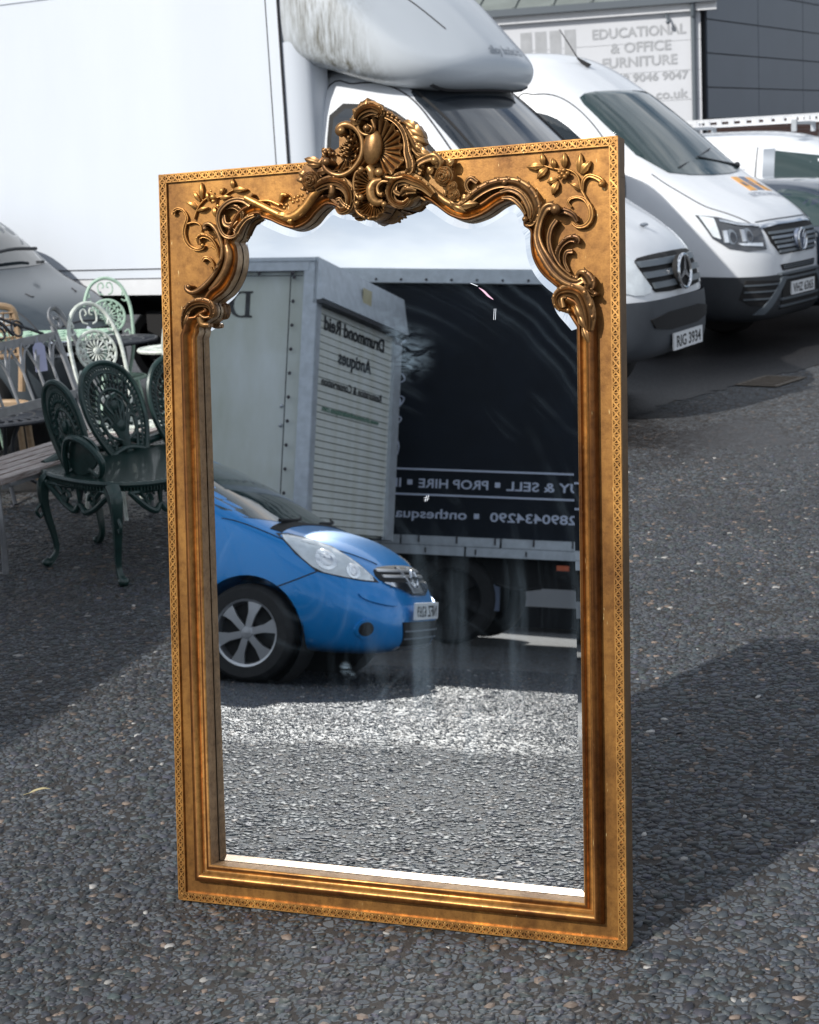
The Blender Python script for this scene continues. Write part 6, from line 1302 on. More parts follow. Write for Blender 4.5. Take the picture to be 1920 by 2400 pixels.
for y, d_ in ((2, L_), (-2, R_)):
    decal('quarter_glass', side_poly([(-.30, 1.10), (-.62, 1.30), (-.62, 1.08)], y), d_, bv, 'glass', bc, .005, .06)
    decal('side_window', side_poly([(-.70, 1.06), (-.70, 1.32), (-1.0, 1.40), (-1.5, 1.43), (-1.5, 1.05)], y), d_, bv, 'glass', bc, .005, .08, 0)
    decal('side_window', side_poly([(-1.58, 1.05), (-1.58, 1.43), (-2.3, 1.42), (-2.55, 1.35), (-2.5, 1.08)], y), d_, bv, 'glass', bc, .005, .08, 0)
g = MB()
for s, d_ in ((1, L_), (-1, R_)):
    seam(g, [(.20, s * 2, .62), (.33, s * 2, .675), (.44, s * 2, .728)], d_, bv, .009, .001); seam(g, [(-.55, s * 2, .3), (-.52, s * 2, .7), (-.60, s * 2, 1.05)], d_, bv, .009, .001); seam(g, [(-1.54, s * 2, .28), (-1.54, s * 2, 1.02)], d_, bv, .009, .001)
    seam(g, [(-.22, s * .80, 2), (.0, s * .775, 2), (.20, s * .755, 2)], T_, bv, .008, .001); seam(g, [(.20, s * .75, 2), (.42, s * .64, 2), (.60, s * .48, 2), (.70, s * .36, 2)], T_, bv, .008, .001)
g.build('panel_gap', 'seam', bc)
decal('grille', front_poly([(-.45, .765), (-.2, .785), (.2, .785), (.45, .765), (.50, .70), (.40, .655), (.14, .615), (-.14, .615), (-.40, .655), (-.50, .70)], 2), F_, bv, 'black', bc, .006, .04, 1)
for z, k in ((.742, .44), (.705, .42)): decal('grille_bar', front_poly([(-k, z), (k, z), (k, z + .018), (-k, z + .018)], 2), F_, bv, 'silver', bc, .016, .06)
decal('grille_rim', front_poly([(.46, .675), (.30, .64), (.14, .608), (-.14, .608), (-.30, .64), (-.46, .675), (-.40, .655), (-.14, .590), (.14, .590), (.40, .655)], 2), F_, bv, 'chrome', bc, .014, .04)
decal('grille_wing', front_poly([(-.135, .775), (-.085, .775), (-.06, .64), (.06, .64), (.085, .775), (.135, .775), (.10, .61), (-.10, .61)], 2), F_, bv, 'silver', bc, .020, .04)
h = bv.ray_cast(Vector((3, 0, .69)), Vector((-1, 0, 0)))[0]; nb = Vector((1, 0, .35)).normalized()
b = MB(); b.ring(h + nb * .03, nb, .056, .008, 28, 8); b.bar(h + nb * .034 + Vector((0, -.07, 0)), h + nb * .034 + Vector((0, .07, 0)), .010, .026, (0, 0, 1)); b.build('badge', 'chrome', bc)
for s, d_ in ((1, (-1, -.55, 0)), (-1, (-1, .55, 0))):
    P = [(.6, s * (.575 + .072 * cos(t)), .375 + .062 * sin(t)) for t in [i * pi / 12 for i in range(24)]]
    o_ = decal('foglamp_surround', P, d_, bv, 'blue', bc, .016, .03, 0, .03); P = [(.6, s * (.575 + .052 * cos(t)), .375 + .045 * sin(t)) for t in [i * pi / 12 for i in range(24)]]
    decal('foglamp_recess', P, d_, bv, 'black', bc, .019, .03)
    decal('bumper_strip', [(.7, s * y, z) for y, z in ((.68, .605), (.60, .592), (.36, .555), (.30, .53), (.40, .525), (.58, .548), (.66, .575))], d_, bv, 'blue', bc, .014, .04, 1, .02)
decal('lower_intake', front_poly([(-.33, .255), (.33, .255), (.37, .42), (-.37, .42)], 2), F_, bv, 'black', bc, .008, .05)
for z in (.305, .355): decal('intake_slat', front_poly([(-.34, z), (.34, z), (.34, z + .010), (-.34, z + .010)], 2), F_, bv, 'grille2', bc, .018, .06)
decal('intake_lip', front_poly([(-.36, .235), (.36, .235), (.36, .26), (-.36, .26)], 2), F_, bv, 'silver', bc, .024, .06, 0, .02)
plate(bc, (.945, 0, .49), (1, 0, 0), 'NFZ 6269')
lettering('wing_badge', 'n-tec', .055, (-.40, 2, .875), (-1, 0, 0), (0, 0, 1), 'silver', bc, bvh=bv, proj=(0, -1, 0), off=.006, shear=.15)
decal('side_repeater', side_poly([(-.32, .825), (-.40, .83), (-.42, .805), (-.34, .79)], 2), L_, bv, 'amber', bc, .010, .05, 1)
b = MB(); b.tube([(.10, .60, 1.045), (.08, .2, 1.06), (-.02, -.05, 1.10)], [.012, .011, .007]); b.tube([(.12, -.1, 1.045), (.08, -.45, 1.06), (.0, -.62, 1.085)], [.012, .011, .007]); b.build('wiper', 'black', bc)
decal('scuttle', [(.16, -.70, 2), (.16, .70, 2), (.085, .72, 2), (.085, -.72, 2)], T_, bv, 'black', bc, .004, .06)
for s in (-1, 1): b = MB(); b.ball((-.42, s * .93, 1.03), .10, (.7, 1.1, .75)); b.tube([(-.42, s * .82, .99), (-.42, s * .90, 1.02)], .03); b.build('wing_mirror', 'blue', bc)
b = MB(); b.box((-1.25, 0, .19), (2.0, 1.3, .06)); b.box((-1.8, .35, .62), (.5, .5, .6)); b.box((-1.8, -.35, .62), (.5, .5, .6)); b.build('interior', 'black', bc, 0)

# ---- grey antiques lorry, tail towards the mirror
lo = thing('lorry', 'grubby grey antiques lorry with slatted roller shutter tail, behind the blue car', 'lorry', (-7.7736, -2.1575, 0), 151.3)
LW, LH = 2.2, 3.24
MB().box((2.8, LW / 2, 2.11), (5.5, LW - .06, 2.22)).build('box_body', 'lorry_grey', lo, 0)
b = MB()
for y in (.015, LW - .015): b.box((.03, y, 2.11), (.12, .05, 2.26)); b.box((5.5, y, 2.11), (.12, .05, 2.26)); b.box((2.8, y, 3.20), (5.5, .06, .09)); b.box((2.8, y, 1.03), (5.5, .06, .10))
b.box((2.8, LW / 2, 3.25), (5.62, LW + .05, .03)); b.build('edge_trim', 'lorry_trim', lo, 0)
b = MB()
for y in (-.015, LW + .015):
    for k in range(11): b.ball((.175, y, 1.12 + k * .198), .016, (1, .6, 1), 8, 5)
    for k in range(18): b.ball((.19 + k * .3, y, 3.135), .016, (1, .6, 1), 8, 5)
b.build('rivet', 'rust', lo)
b = MB()
for y in (-.014, LW + .014): b.box((.205, y, 2.1), (.006, .01, 2.1)); b.box((2.8, y, 3.152), (5.4, .01, .006)); b.box((2.8, y, 3.115), (5.4, .01, .006))
b.build('trim_line', 'seam', lo, 0)
hd = MB(); hd.prism([(-.09, 2.93), (.0, 2.90), (.0, 3.27), (-.03, 3.27)], (0, -.01, 0), (1, 0, 0), (0, 0, 1), (0, LW + .02, 0)); hd.build('shutter_housing', 'lorry_trim', lo, 0)
MB().box((-.045, LW / 2, 2.905), (.09, LW + .02, .03)).build('housing_lip', 'seam', lo, 0)
lbq = MB(); lbq.box((-.066, 1.1, 3.10), (.006, .22, .16)); lbq.build('info_label', 'label', lo, 0)
MB().box((-.01, .05, 1.95), (.05, .10, 1.92)).build('shutter_guide', 'lorry_trim', lo, 0); MB().box((-.01, LW - .10, 1.95), (.05, .20, 1.92)).build('shutter_guide', 'lorry_trim', lo, 0)
MB().box((.03, LW / 2, 2.0), (.02, LW - .1, 1.9)).build('shutter_back', 'black', lo, 0)
sm_ = None
for k in range(32):
    z = 1.02 + k * .0585
    if z > 2.87: break
    if sm_ is None:
        q = MB(); q.prism([(0, 0), (.012, .002), (.014, .0515), (0, .0535)], (0, 0, 0), (-1, 0, 0), (0, 0, 1), (0, LW - .30, 0)); sm_ = q.build('slat', 'shutter', lo, 0); sm_.location = (.008, .10, z)
    else:
        o2 = sm_.copy(); COL.objects.link(o2); o2.parent = lo; o2.location = (.008, .10, z)
for s, sz, y0, z, wd, mt, bo in (('Drummond Reid', .165, 1.77, 2.71, 1.52, 'ink', .005), ('Antiques', .165, 1.43, 2.47, .82, 'ink', .005), ('Restoration & Conservation', .10, 1.76, 2.245, 1.52, 'ink', .002), ('www.drummondreidantiques.com', .07, 1.70, 2.03, 1.42, 'green_ink', .0015)):
    lettering('shutter_lettering', s, sz, (-.0105, y0, z), (0, -1, 0), (0, 0, 1), mt, lo, th=.001, fat=bo, width=wd)
b = MB(); yy = .0245
b.prism([(0, 0), (.10, 0), (.10, .012), (.065, .02), (.065, .20), (.10, .208), (.10, .22), (0, .22), (0, .208), (.025, .20), (.025, .02), (0, .012)], (.555, yy, 2.775), (1, 0, 0), (0, 0, 1), (0, .004, 0))
arc = [(.10 + .115 * sin(t), .11 - .11 * cos(t)) for t in [i * pi / 14 for i in range(15)]]; arc2 = [(.10 + .072 * sin(t), .11 - .096 * cos(t)) for t in [i * pi / 14 for i in range(14, -1, -1)]]
b.prism(arc + arc2, (.555, yy - .0004, 2.775), (1, 0, 0), (0, 0, 1), (0, .004, 0)); b.build('side_lettering', 'ink', lo, 0)
lettering('side_lettering', 'RUMMOND REID', .30, (.86, -.0015 + .03 - .004, 2.775), (1, 0, 0), (0, 0, 1), 'ink', lo, th=.004, width=3.3)
for z in (2.04, 1.88): MB().ball((.25, .025, z), .018, (1, .8, 1), 10, 6).build('side_fixing', 'silver', lo)
b = MB(); b.box((2.8, LW / 2 - .4, .85), (5.6, .09, .22)); b.box((2.8, LW / 2 + .4, .85), (5.6, .09, .22)); b.box((.10, LW / 2, .62), (.10, 1.9, .14)); b.box((.10, .5, .78), (.08, .08, .34)); b.box((.10, 1.7, .78), (.08, .08, .34)); b.build('chassis', 'black', lo, 0)
for x in (1.6, 5.9):
    for y, s in ((.16, -1), (LW - .16, 1)): wheel(lo, x, y, .42, .42, .26, 'lorry_trim', 6, s)
cabm = MB(); cabm.prism([(5.65, .55), (7.35, .55), (7.4, 1.2), (7.15, 2.2), (6.9, 2.4), (5.65, 2.4)], (0, .05, 0), (1, 0, 0), (0, 0, 1), (0, LW - .1, 0)); cb = cabm.build('cab', 'white_paint', lo, 20)
for y in (.03, LW - .03):
    w2_ = MB(); w2_.prism([(6.0, 1.45), (7.15, 1.45), (7.0, 2.1), (6.0, 2.15)], (0, y - .03, 0), (1, 0, 0), (0, 0, 1), (0, .06, 0)); w2_.build('cab_window', 'glass', lo, 0)

# ---- black curtain-sided lorry, broadside
bl = thing('curtain_lorry', 'large black curtain-sided removals lorry with white lettering, parked broadside beyond the grey lorry', 'lorry', (-9.776, -4.384, 0), 145)
MB().box((-2.7, 1.23, 2.30), (8.4, 2.40, 2.50)).build('body', 'curtain', bl, 0)
b = MB(); b.box((-2.7, 0, 3.62), (8.5, .08, .12)); b.box((-2.7, 2.46, 3.62), (8.5, .08, .12)); b.box((-2.7, 1.23, 3.69), (8.5, 2.5, .03)); b.build('roof_rail', 'lorry_trim', bl, 0)
b = MB()
for k in range(32): b.ball((1.2 - k * .255 - .1, -.045, 3.59), .014, (1, .7, 1), 8, 5)
b.build('roller', 'rust', bl)
for k, (x0, x1) in enumerate(((-6.9, -5.0), (-4.99, -3.1), (-3.09, -1.55), (-1.54, -.55), (-.54, 1.5))):
    MB().box(((x0 + x1) / 2, .0, 1.015), (x1 - x0 - .012, .07, .09)).build('side_board', 'lorry_trim', bl, 0)
for k, (x0, x1) in enumerate(((-6.9, -4.6), (-4.59, -2.6), (-2.59, -1.2), (-1.19, 1.5))):
    MB().box(((x0 + x1) / 2, .0, .92), (x1 - x0 - .012, .065, .09)).build('side_board', 'lorry_trim', bl, 0)
MB().box((-2.7, .075, .97), (8.4, .05, .22)).build('board_light_stop', 'black', bl, 0)  # added black bar, stops sun leaking through the gaps of the side boards
b = MB()
for k in range(14): b.box((-.35 - k * .38, -.04, 1.03), (.016, .02, .07)); b.box((-.8 - k * .5, -.038, .92), (.014, .02, .05))
b.build('board_clip', 'rust', bl, 0)
cb2 = MB(); cb2.box((-2.7, .25, .73), (8.2, .12, .28)); cb2.box((-2.7, 1.9, .73), (8.2, .12, .28)); cb2.box((-3.6, .4, .62), (1.6, .5, .10)); cb2.tube([(-1.5, .05, .62), (-1.7, .05, .57), (-1.95, .05, .60)], .018); cb2.tube([(-2.25, .05, .62), (-2.4, .05, .55), (-2.5, .05, .62)], .014); cb2.build('chassis', 'black', bl)
b = MB(); b.box((-1.46, .15, .48), (.14, .03, .26)); b.build('mudflap', 'slate_print', bl, 0)
for x in (-1.05, -6.0): 
    for y, s in ((.22, -1), (2.2, 1)): wheel(bl, x, y, .45, .45, .28, 'black', 6, s)
MB().box((-2.16, -.0, .80), (.12, .03, .05)).build('side_reflector', 'amber', bl, 0)
for z in (1.715, 1.465): MB().box((-2.7, .024, z), (8.3, .012, .018)).build('print_stripe', 'text_grey', bl, 0)
for s, sz, x0, x1, z in (('BUY & SELL', .125, -2.40, -1.57, 1.535), ('PROP HIRE', .125, -1.395, -.69, 1.535), ('INTERIORS', .125, -.52, .20, 1.535), ('02890434290', .125, -2.36, -1.42, 1.225), ('onthesquare.com', .13, -1.19, .02, 1.235)):
    lettering('curtain_lettering', s, sz, (x0, .024, z), (1, 0, 0), (0, 0, 1), 'text_grey', bl, th=.003, bold=.002, width=x1 - x0)
for x, z in ((-1.48, 1.585), (-.60, 1.585), (-1.285, 1.27), (.12, 1.585)): MB().box((x, .022, z), (.05, .012, .05)).build('print_square', 'text_grey', bl, 0)
b = MB()
for pts in ([(-.40, 3.12), (-.46, 3.06), (-.50, 3.0), (-.44, 2.95), (-.42, 2.9)], [(-.36, 3.0), (-.42, 2.92), (-.40, 2.80), (-.44, 2.72)], [(-.36, 2.62), (-.46, 2.66), (-.50, 2.60), (-.44, 2.56), (-.38, 2.5)], [(-.36, 2.45), (-.50, 2.42), (-.44, 2.32), (-.38, 2.36), (-.36, 2.26)], [(-.36, 2.26), (-.48, 2.22), (-.44, 2.16), (-.38, 2.2)], [(-.34, 2.1), (-.42, 2.04), (-.47, 1.95), (-.46, 1.85)]):
    b.tube([(x, .022, z) for x, z in pts], [.006, .012, .012, .006], 6, flat=.6)
for z in (2.70, 2.13, 2.10): b.ball((-.42, .022, z), .018)
b.ball((-.43, .022, 2.38), .045, (1, .2, 1.2)); b.build('scrollwork_print', 'text_grey', bl)
cm = MB(); cm.prism([(1.6, .6), (3.5, .6), (3.5, 1.3), (3.25, 2.6), (1.6, 2.7)], (0, .1, 0), (1, 0, 0), (0, 0, 1), (0, 2.2, 0)); cm.build('cab', 'navy_car', bl, 20)

# ---- white van far beyond, glimpsed under the black lorry
fv = thing('far_van', 'white van with black sill seen beneath the black lorry chassis', 'van', (-10.40, -10.53, 0), 145)
fb, fbv = shell('body', [(x * 1.5, [(y, z) for y, z in P]) for x, P in ss], 'white_paint', fv, 2)
decal('sill', side_poly([(-3.6, .25), (2.0, .25), (2.0, .40), (-3.6, .42)], -3), R_, fbv, 'dark_trim', fv, .012, .2); decal('sill', side_poly([(-3.6, .25), (2.0, .25), (2.0, .40), (-3.6, .42)], 3), L_, fbv, 'dark_trim', fv, .012, .2)
b = MB(); seam(b, [(-1.0, 3, .6), (-1.0, 3, 1.2)], L_, fbv, .014, .001); b.build('door_gap', 'seam', fv); b = MB(); seam(b, [(-1.0, -3, .6), (-1.0, -3, 1.2)], R_, fbv, .014, .001); b.build('door_gap', 'seam', fv)
for s in (-1, 1): MB().box((-1.0, s * .84, .17), (7.6, .11, .26)).build('black_sill', 'dark_trim', fv, 0); MB().box((-1.0, s * .85, .47), (7.6, .10, .34)).build('lower_panel', 'white_paint', fv, 0)
for x in (2.6, -5.2):
    for s in (-1, 1): wheel(fv, x, s * .82, .33, .33, .2, 'silver', 5, s)
lettering('sill_lettering', 'TERN', .10, (.75, -.897, .14), (1, 0, 0), (0, 0, 1), 'text_grey', fv, th=.001, width=.42, shear=.2)

# the yard rises about a degree towards the lorries: seat these four on the slope (a rigid turn about the line where mirror and yard meet)
def plane_ref(off, tilt):
    n = (FN * cos(tilt) - FV * sin(tilt)).normalized(); p = P0 + FU * (MW - .55) + FV * .85 + FN * off
    S = Matrix.Identity(4)
    for i in range(3):
        for j in range(3): S[i][j] = (1 if i == j else 0) - 2 * n[i] * n[j]
    t = n * (2 * p.dot(n)); S[0][3], S[1][3], S[2][3] = t.x, t.y, t.z
    return S
SB = plane_ref(-.024, radians(.6))
for ob, off in ((bc, -.034), (lo, -.057), (bl, -.057), (fv, -.057)):
    mw = Matrix.Translation(ob.location) @ Matrix.Rotation(ob.rotation_euler.z, 4, 'Z'); ob.matrix_world = SB @ plane_ref(off, radians(1.2)) @ mw

# ---- unseen shade caster left of the view, shaped as a trailer, added to shade the furniture
tr_ = thing('shade_trailer', 'unseen white box trailer added left of the garden furniture to cast shade over it', 'trailer', (-4.57, 4.35, .02), 70)
MB().box((0, 0, 1.55), (4.7, 1.9, 2.1)).build('box_body', 'white_flat', tr_, 0)
b = MB()
for x in (-2.35, 2.35):
    for y in (-.95, .95): b.box((x, y, 1.55), (.06, .06, 2.14))
for y in (-.95, .95): b.box((0, y, .52), (4.7, .06, .08)); b.box((0, y, 2.6), (4.7, .06, .06))
b.build('edge_trim', 'lorry_trim', tr_, 0); MB().box((0, 0, .44), (4.5, 1.5, .10)).build('chassis', 'black', tr_, 0)
for x in (-.45, .45):
    for s in (-1, 1): wheel(tr_, x, s * .84, .32, .32, .18, 'silver', 5, s)
b = MB(); b.bar((2.3, .5, .45), (3.5, 0, .45), .07, .08); b.bar((2.3, -.5, .45), (3.5, 0, .45), .07, .08); b.tube([(3.3, 0, .05), (3.3, 0, .7)], .03); b.build('drawbar', 'black', tr_)
for s in (-1, 1): MB().box((-2.37, s * .46, 1.55), (.03, .88, 1.95)).build('rear_door', 'white_flat', tr_, 0)

# ------------------------------------------------------------------ garden furniture
def bistro_chair(name, label, m, loc, yaw, recline=.13, cat='chair', group=None, rear=True, discR=.135, ws=1.0):
    c = thing(name, label, cat, loc, yaw, group)
    rc = lambda x, z: Vector((x * ws, .16 + recline * (z - .45) / .6, z))
    b = MB(); P = [(-.13, .45), (-.185, .62), (-.20, .80), (-.185, .93), (-.12, 1.05), (0, 1.095), (.12, 1.05), (.185, .93), (.20, .80), (.185, .62), (.13, .45)]
    b.tube([rc(x, z) for x, z in P], .0115, 8, 5)
    b.tube([rc(-.13, .45), rc(-.09, .56), rc(0, .60), rc(.09, .56), rc(.13, .45)], .007, 6); b.build('back_hoop', m, c)
    cz = .84; n = Vector((0, -.6, recline)).normalized(); X = Vector((1, 0, 0)); Y = n.cross(X) * -1
    if Y.z < 0: Y = -Y
    ce = rc(0, cz); q = lambda a, r: ce + X * (cos(a) * r) + Y * (sin(a) * r)
    d = MB(); d.ring(ce, n, discR, .009, 32, 6, x=X); d.ring(ce, n, discR * .62, .004, 28, 5, x=X); d.ball(ce, .022, (1, .5, 1), 10, 6)
    for k in range(16): a = 2 * pi * k / 16; d.tube([q(a, .02), q(a + .06, discR * .42), q(a, discR * .62)], [.003, .0075, .003], 5, 2, flat=.7)
    for k in range(15):
        a = 2 * pi * k / 15; d.tube([q(a - .10, discR * .66), q(a + .10, discR * .74), q(a - .08, discR * .86), q(a + .10, discR * .95)], [.005, .0075, .0075, .005], 5, 2)
        d.tube([q(a + .14, discR * .68), q(a + .20, discR * .8)], [.005, .005], 5, smooth=False)
    d.build('back_medallion', m, c)
    for sx in (-1, 1):
        for zz, fl in ((.98, 1), (.70, -1)):
            s = MB(); s.tube([rc(sx * .125, zz - fl * .03), rc(sx * .160, zz - fl * .045), rc(sx * .172, zz), rc(sx * .145, zz + fl * .02), rc(sx * .135, zz), rc(sx * .150, zz - fl * .008)], .0055, 6); s.build('back_scroll', m, c)
        s = MB(); s.tube([rc(sx * .02, .985), rc(sx * .055, 1.0), rc(sx * .058, 1.05), rc(sx * .025, 1.065), rc(sx * .012, 1.04), rc(sx * .03, 1.03)], .005, 6); s.build('back_scroll', m, c)
    t = MB(); t.ring((0, 0, .45), (0, 0, 1), .195, .011, 32, 6)
    for k in range(18): a = 2 * pi * k / 18; t.tube([(cos(a) * .03, sin(a) * .03, .452), (cos(a + .15) * .11, sin(a + .15) * .11, .452), (cos(a) * .19, sin(a) * .19, .452)], .006, 5, 3)
    t.ring((0, 0, .452), (0, 0, 1), .11, .006, 24, 5); t.ball((0, 0, .452), .04, (1, 1, .2)); t.build('seat', m, c)
    for sx in (-1, 1):
        MB().tube([(sx * .13, -.14, .45), (sx * .15, -.17, .30), (sx * .165, -.22, .02), (sx * .165, -.225, 0)], [.0115, .0105, .010, .014], 8).build('leg', m, c)
        MB().tube([(sx * .13, .16, .45), (sx * .15, .18, .28), (sx * .165, .24, .02), (sx * .165, .245, 0)], [.0115, .0105, .010, .014], 8).build('leg', m, c)
    b = MB(); b.tube([(-.15, -.17, .30), (.15, .17, .25)], .006, 6, smooth=False); b.tube([(.15, -.17, .30), (-.15, .17, .25)], .006, 6, smooth=False); b.build('cross_brace', m, c)
    return c
bistro_chair('bistro_chair', 'worn white iron bistro chair with round pierced medallion back, left of the mirror', 'white_iron', (-1.47, 8.86, 0), 36, .20, discR=.112, ws=.76, group='pierced iron bistro chairs')
bistro_chair('bistro_chair', 'pale green iron bistro chair with round medallion back, behind the white one', 'sage_iron', (-1.90, 11.15, 0), 14, .10, discR=.112, ws=.80, group='pierced iron bistro chairs')
bistro_chair('bistro_chair', 'white iron bistro chair almost hidden behind the mirror edge, beside the dark green seat', 'white_iron', (-.93, 8.75, 0), 150, .10, group='pierced iron bistro chairs')
bistro_chair('bistro_chair', 'dark iron bistro chair whose hoop just shows past the mirror edge', 'black_iron', (-1.25, 10.9, 0), 25, .10, group='pierced iron bistro chairs')

def round_table(name, label, m, loc, R, h=.72):
    t = thing(name, label, 'table', loc, random.uniform(0, 90)); b = MB(); b.ring((0, 0, h), (0, 0, 1), R, .012, 40, 6)
    for k in range(28): a = 2 * pi * k / 28; b.tube([(cos(a) * R * .25, sin(a) * R * .25, h), (cos(a + .12) * R * .6, sin(a + .12) * R * .6, h), (cos(a) * R, sin(a) * R, h)], R * .028, 5, 3, flat=.5)
    for r in (.25, .5, .75): b.ring((0, 0, h), (0, 0, 1), R * r, .010, 32, 5, flat=.6)
    for k in range(36): a = 2 * pi * k / 36; b.tube([(cos(a) * R * .78, sin(a) * R * .78, h), (cos(a + .1) * R * .95, sin(a + .1) * R * .95, h)], .009, 4, smooth=False)
    b.lathe([(.001, h - .006), (R * .97, h - .006), (R * .97, h - .010), (.001, h - .010)], seg=40)
    b.build('table_top', m, t)
    for k in range(3): a = 2 * pi * k / 3 + .4; MB().tube([(cos(a) * R * .4, sin(a) * R * .4, h), (cos(a) * R * .15, sin(a) * R * .15, h * .6), (cos(a) * R * .3, sin(a) * R * .3, h * .25), (cos(a) * R * .75, sin(a) * R * .75, 0)], .012, 8).build('leg', m, t)
    return t
round_table('round_table', 'dark cast iron round table with pierced top, behind the white chair', 'black_iron', (-1.92, 11.0, 0), .33, .71)
round_table('small_table', 'small white round pierced table cut off by the mirror edge', 'white_iron', (-1.38, 10.3, 0), .22, .71)
round_table('low_table', 'low dark pierced iron table under the grey bench back', 'black_iron', (-2.28, 9.45, 0), .38, .46)
gt = thing('garden_table', 'pale green oblong pierced garden table behind the bench scroll', 'table', (-2.25, 10.55, .10), -12)
b = MB(); b.box((0, 0, .70), (.85, .45, .012))
for k in range(12): b.bar((-.42 + k * .075, -.22, .712), (-.38 + k * .075, .22, .712), .018, .012)
for y in (-.22, -.08, .08, .22): b.box((0, y, .714), (.86, .02, .014))
b.build('table_top', 'sage_iron', gt, 0)
for sx in (-.36, .36):
    for sy in (-1, 1): MB().tube([(sx, sy * .2, .69), (sx * 1.1, -sy * .2, -.10)], .012, 6, smooth=False).build('leg', 'sage_iron', gt)

# ---- rattan chair
rc_ = thing('rattan_chair', 'honey coloured rattan chair with woven cane back at the left edge', 'chair', (-2.49, 10.0, 0), 20)
b = MB(); P = [(-.24, .50), (-.26, .70), (-.25, .95), (-.20, 1.02), (0, 1.03), (.20, 1.02), (.25, .95), (.26, .70), (.24, .50)]
b.tube([(x, .2 + .1 * (z - .5), z) for x, z in P], .022, 8); b.tube([(-.25, .22, .72), (.25, .22, .72)], .016, 8, smooth=False); b.build('back_frame', 'rattan', rc_)
b = MB()
for k in range(12): x = -.22 + k * .04; b.tube([(x, .245, .99), (x, .225, .74)], .0055, 5, smooth=False)
for k in range(7): z = .76 + k * .037; b.tube([(-.24, .23, z), (.24, .23, z)], .0055, 5, smooth=False)
for k in range(9): x = -.22 + k * .055; b.tube([(x, .235, .97), (min(.23, x + .1), .228, .76)], .004, 5, smooth=False)
b.build('cane_weave', 'rattan', rc_)
b = MB(); b.ring((0, 0, .44), (0, 0, 1), .25, .022, 28, 8); b.lathe([(.001, .445), (.24, .445)], seg=28); b.build('seat', 'rattan', rc_)
for sx in (-1, 1):
    for sy in (-1, 1): MB().tube([(sx * .2, sy * .2, .45), (sx * .22, sy * .22, 0)], .02, 8, smooth=False).build('leg', 'rattan', rc_)

# ---- grey iron bench with timber slats
be = thing('slatted_bench', 'grey iron bench with gothic arched back and weathered timber slats, cut off at left', 'bench', (-1.80, 7.41, 0), 67)
BL = 1.42
for k in range(5):
    MB().box((BL / 2, .05 + k * .088, .445 - .002 * k), (BL, .066, .028)).build('slat', 'slat_wood', be, 0)
b = MB()
for x in (.08, BL - .08): b.box((x, .22, .425), (.04, .42, .012))
b.bar((.02, .03, .418), (BL - .02, .03, .418), .01, .02); b.build('seat_frame', 'grey_iron', be, 0)
rk_ = lambda x, z: Vector((x, .46 + .16 * (z - .45) / .5, z))
b = MB(); b.bar(rk_(-.02, .64), rk_(BL, .64), .008, .045); b.build('lower_rail', 'grey_iron', be, 0)
b = MB(); b.bar(rk_(-.02, .95), rk_(BL, .95), .008, .042); b.build('top_rail', 'grey_iron', be, 0)
for k in range(11):
    x = -.02 + k * .13; a = MB()
    a.tube([rk_(x, .65), rk_(x + .0, .80), rk_(x + .035, .90), rk_(x + .065, .945)], .0075, 6); a.tube([rk_(x + .13, .65), rk_(x + .13, .80), rk_(x + .095, .90), rk_(x + .065, .945)], .0075, 6)
    a.tube([rk_(x, .80), rk_(x + .07, .90), rk_(x + .13, .93)], .006, 6); a.build('back_arch', 'grey_iron', be)
s = MB()
for k in range(8):
    x = .05 + k * .15; s.tube([rk_(x + .06 * cos(t) * (1 - t / 14), 1.015 + .05 * sin(t) * (1 - t / 14)) for t in [j * .6 for j in range(15)]], .006, 6, 2)
s.tube([rk_(.1, 1.02), rk_(.45, 1.20), rk_(.75, 1.17), rk_(1.05, 1.06), rk_(1.30, .97)], .008, 6); s.tube([rk_(.5, .99), rk_(.7, 1.12), rk_(.95, 1.08), rk_(1.05, .99)], .008, 6)
s.build('top_scrollwork', 'black_iron', be)
p = MB()
for dx in (0, .05): p.bar(rk_(BL - .02 + dx * .3, .45), rk_(BL - .02 + dx * .3, 1.0), .02, .014, (0, 1, 0))
p.tube([rk_(BL, .98), rk_(BL - .02, 1.05), rk_(BL + .04, 1.09), rk_(BL + .10, 1.05), rk_(BL + .16, .85), rk_(BL + .20, .6), rk_(BL + .22, .46)], .016, 6, 5, flat=.5); p.tube([rk_(BL - .0, 1.06), rk_(BL + .0, 1.0), rk_(BL + .05, .99), rk_(BL + .06, 1.03), rk_(BL + .03, 1.04)], .011, 6); p.build('end_post', 'grey_iron', be)
for x in (.07, BL - .06):
    MB().tube([(x, .10, .42), (x - .05, .06, .28), (x - .02, .08, .14), (x, .10, 0)], [.015, .015, .014, .016], 8).build('leg', 'grey_iron', be)
    MB().tube([(x, .44, .44), (x, .50, .2), (x, .56, 0)], .014, 8).build('leg', 'black_iron', be)
    MB().tube([(x, .42, .42), (x, .14, .20)], .008, 6, smooth=False).build('strut', 'black_iron', be)
tg = thing('price_tag', 'pale lilac paper tag tied to the top rail of the grey bench', 'tag'); tg.location = (-1.80 + .39 * 1.22 - .92 * .60, 7.41 + .92 * 1.22 + .39 * .60 - .02, .935); tg.rotation_euler = (0, 0, radians(42))
b = MB(); b.prism([(-.035, -.15), (.035, -.15), (.035, -.02), (.018, 0), (-.018, 0), (-.035, -.02)], (0, 0, 0), (1, 0, 0), (0, .06, 1), (0, .002, 0)); b.build('card', 'tag', tg, 0); MB().tube([(0, 0, -.01), (0, .01, .03)], .0015, 5, smooth=False).build('string', 'tag', tg)

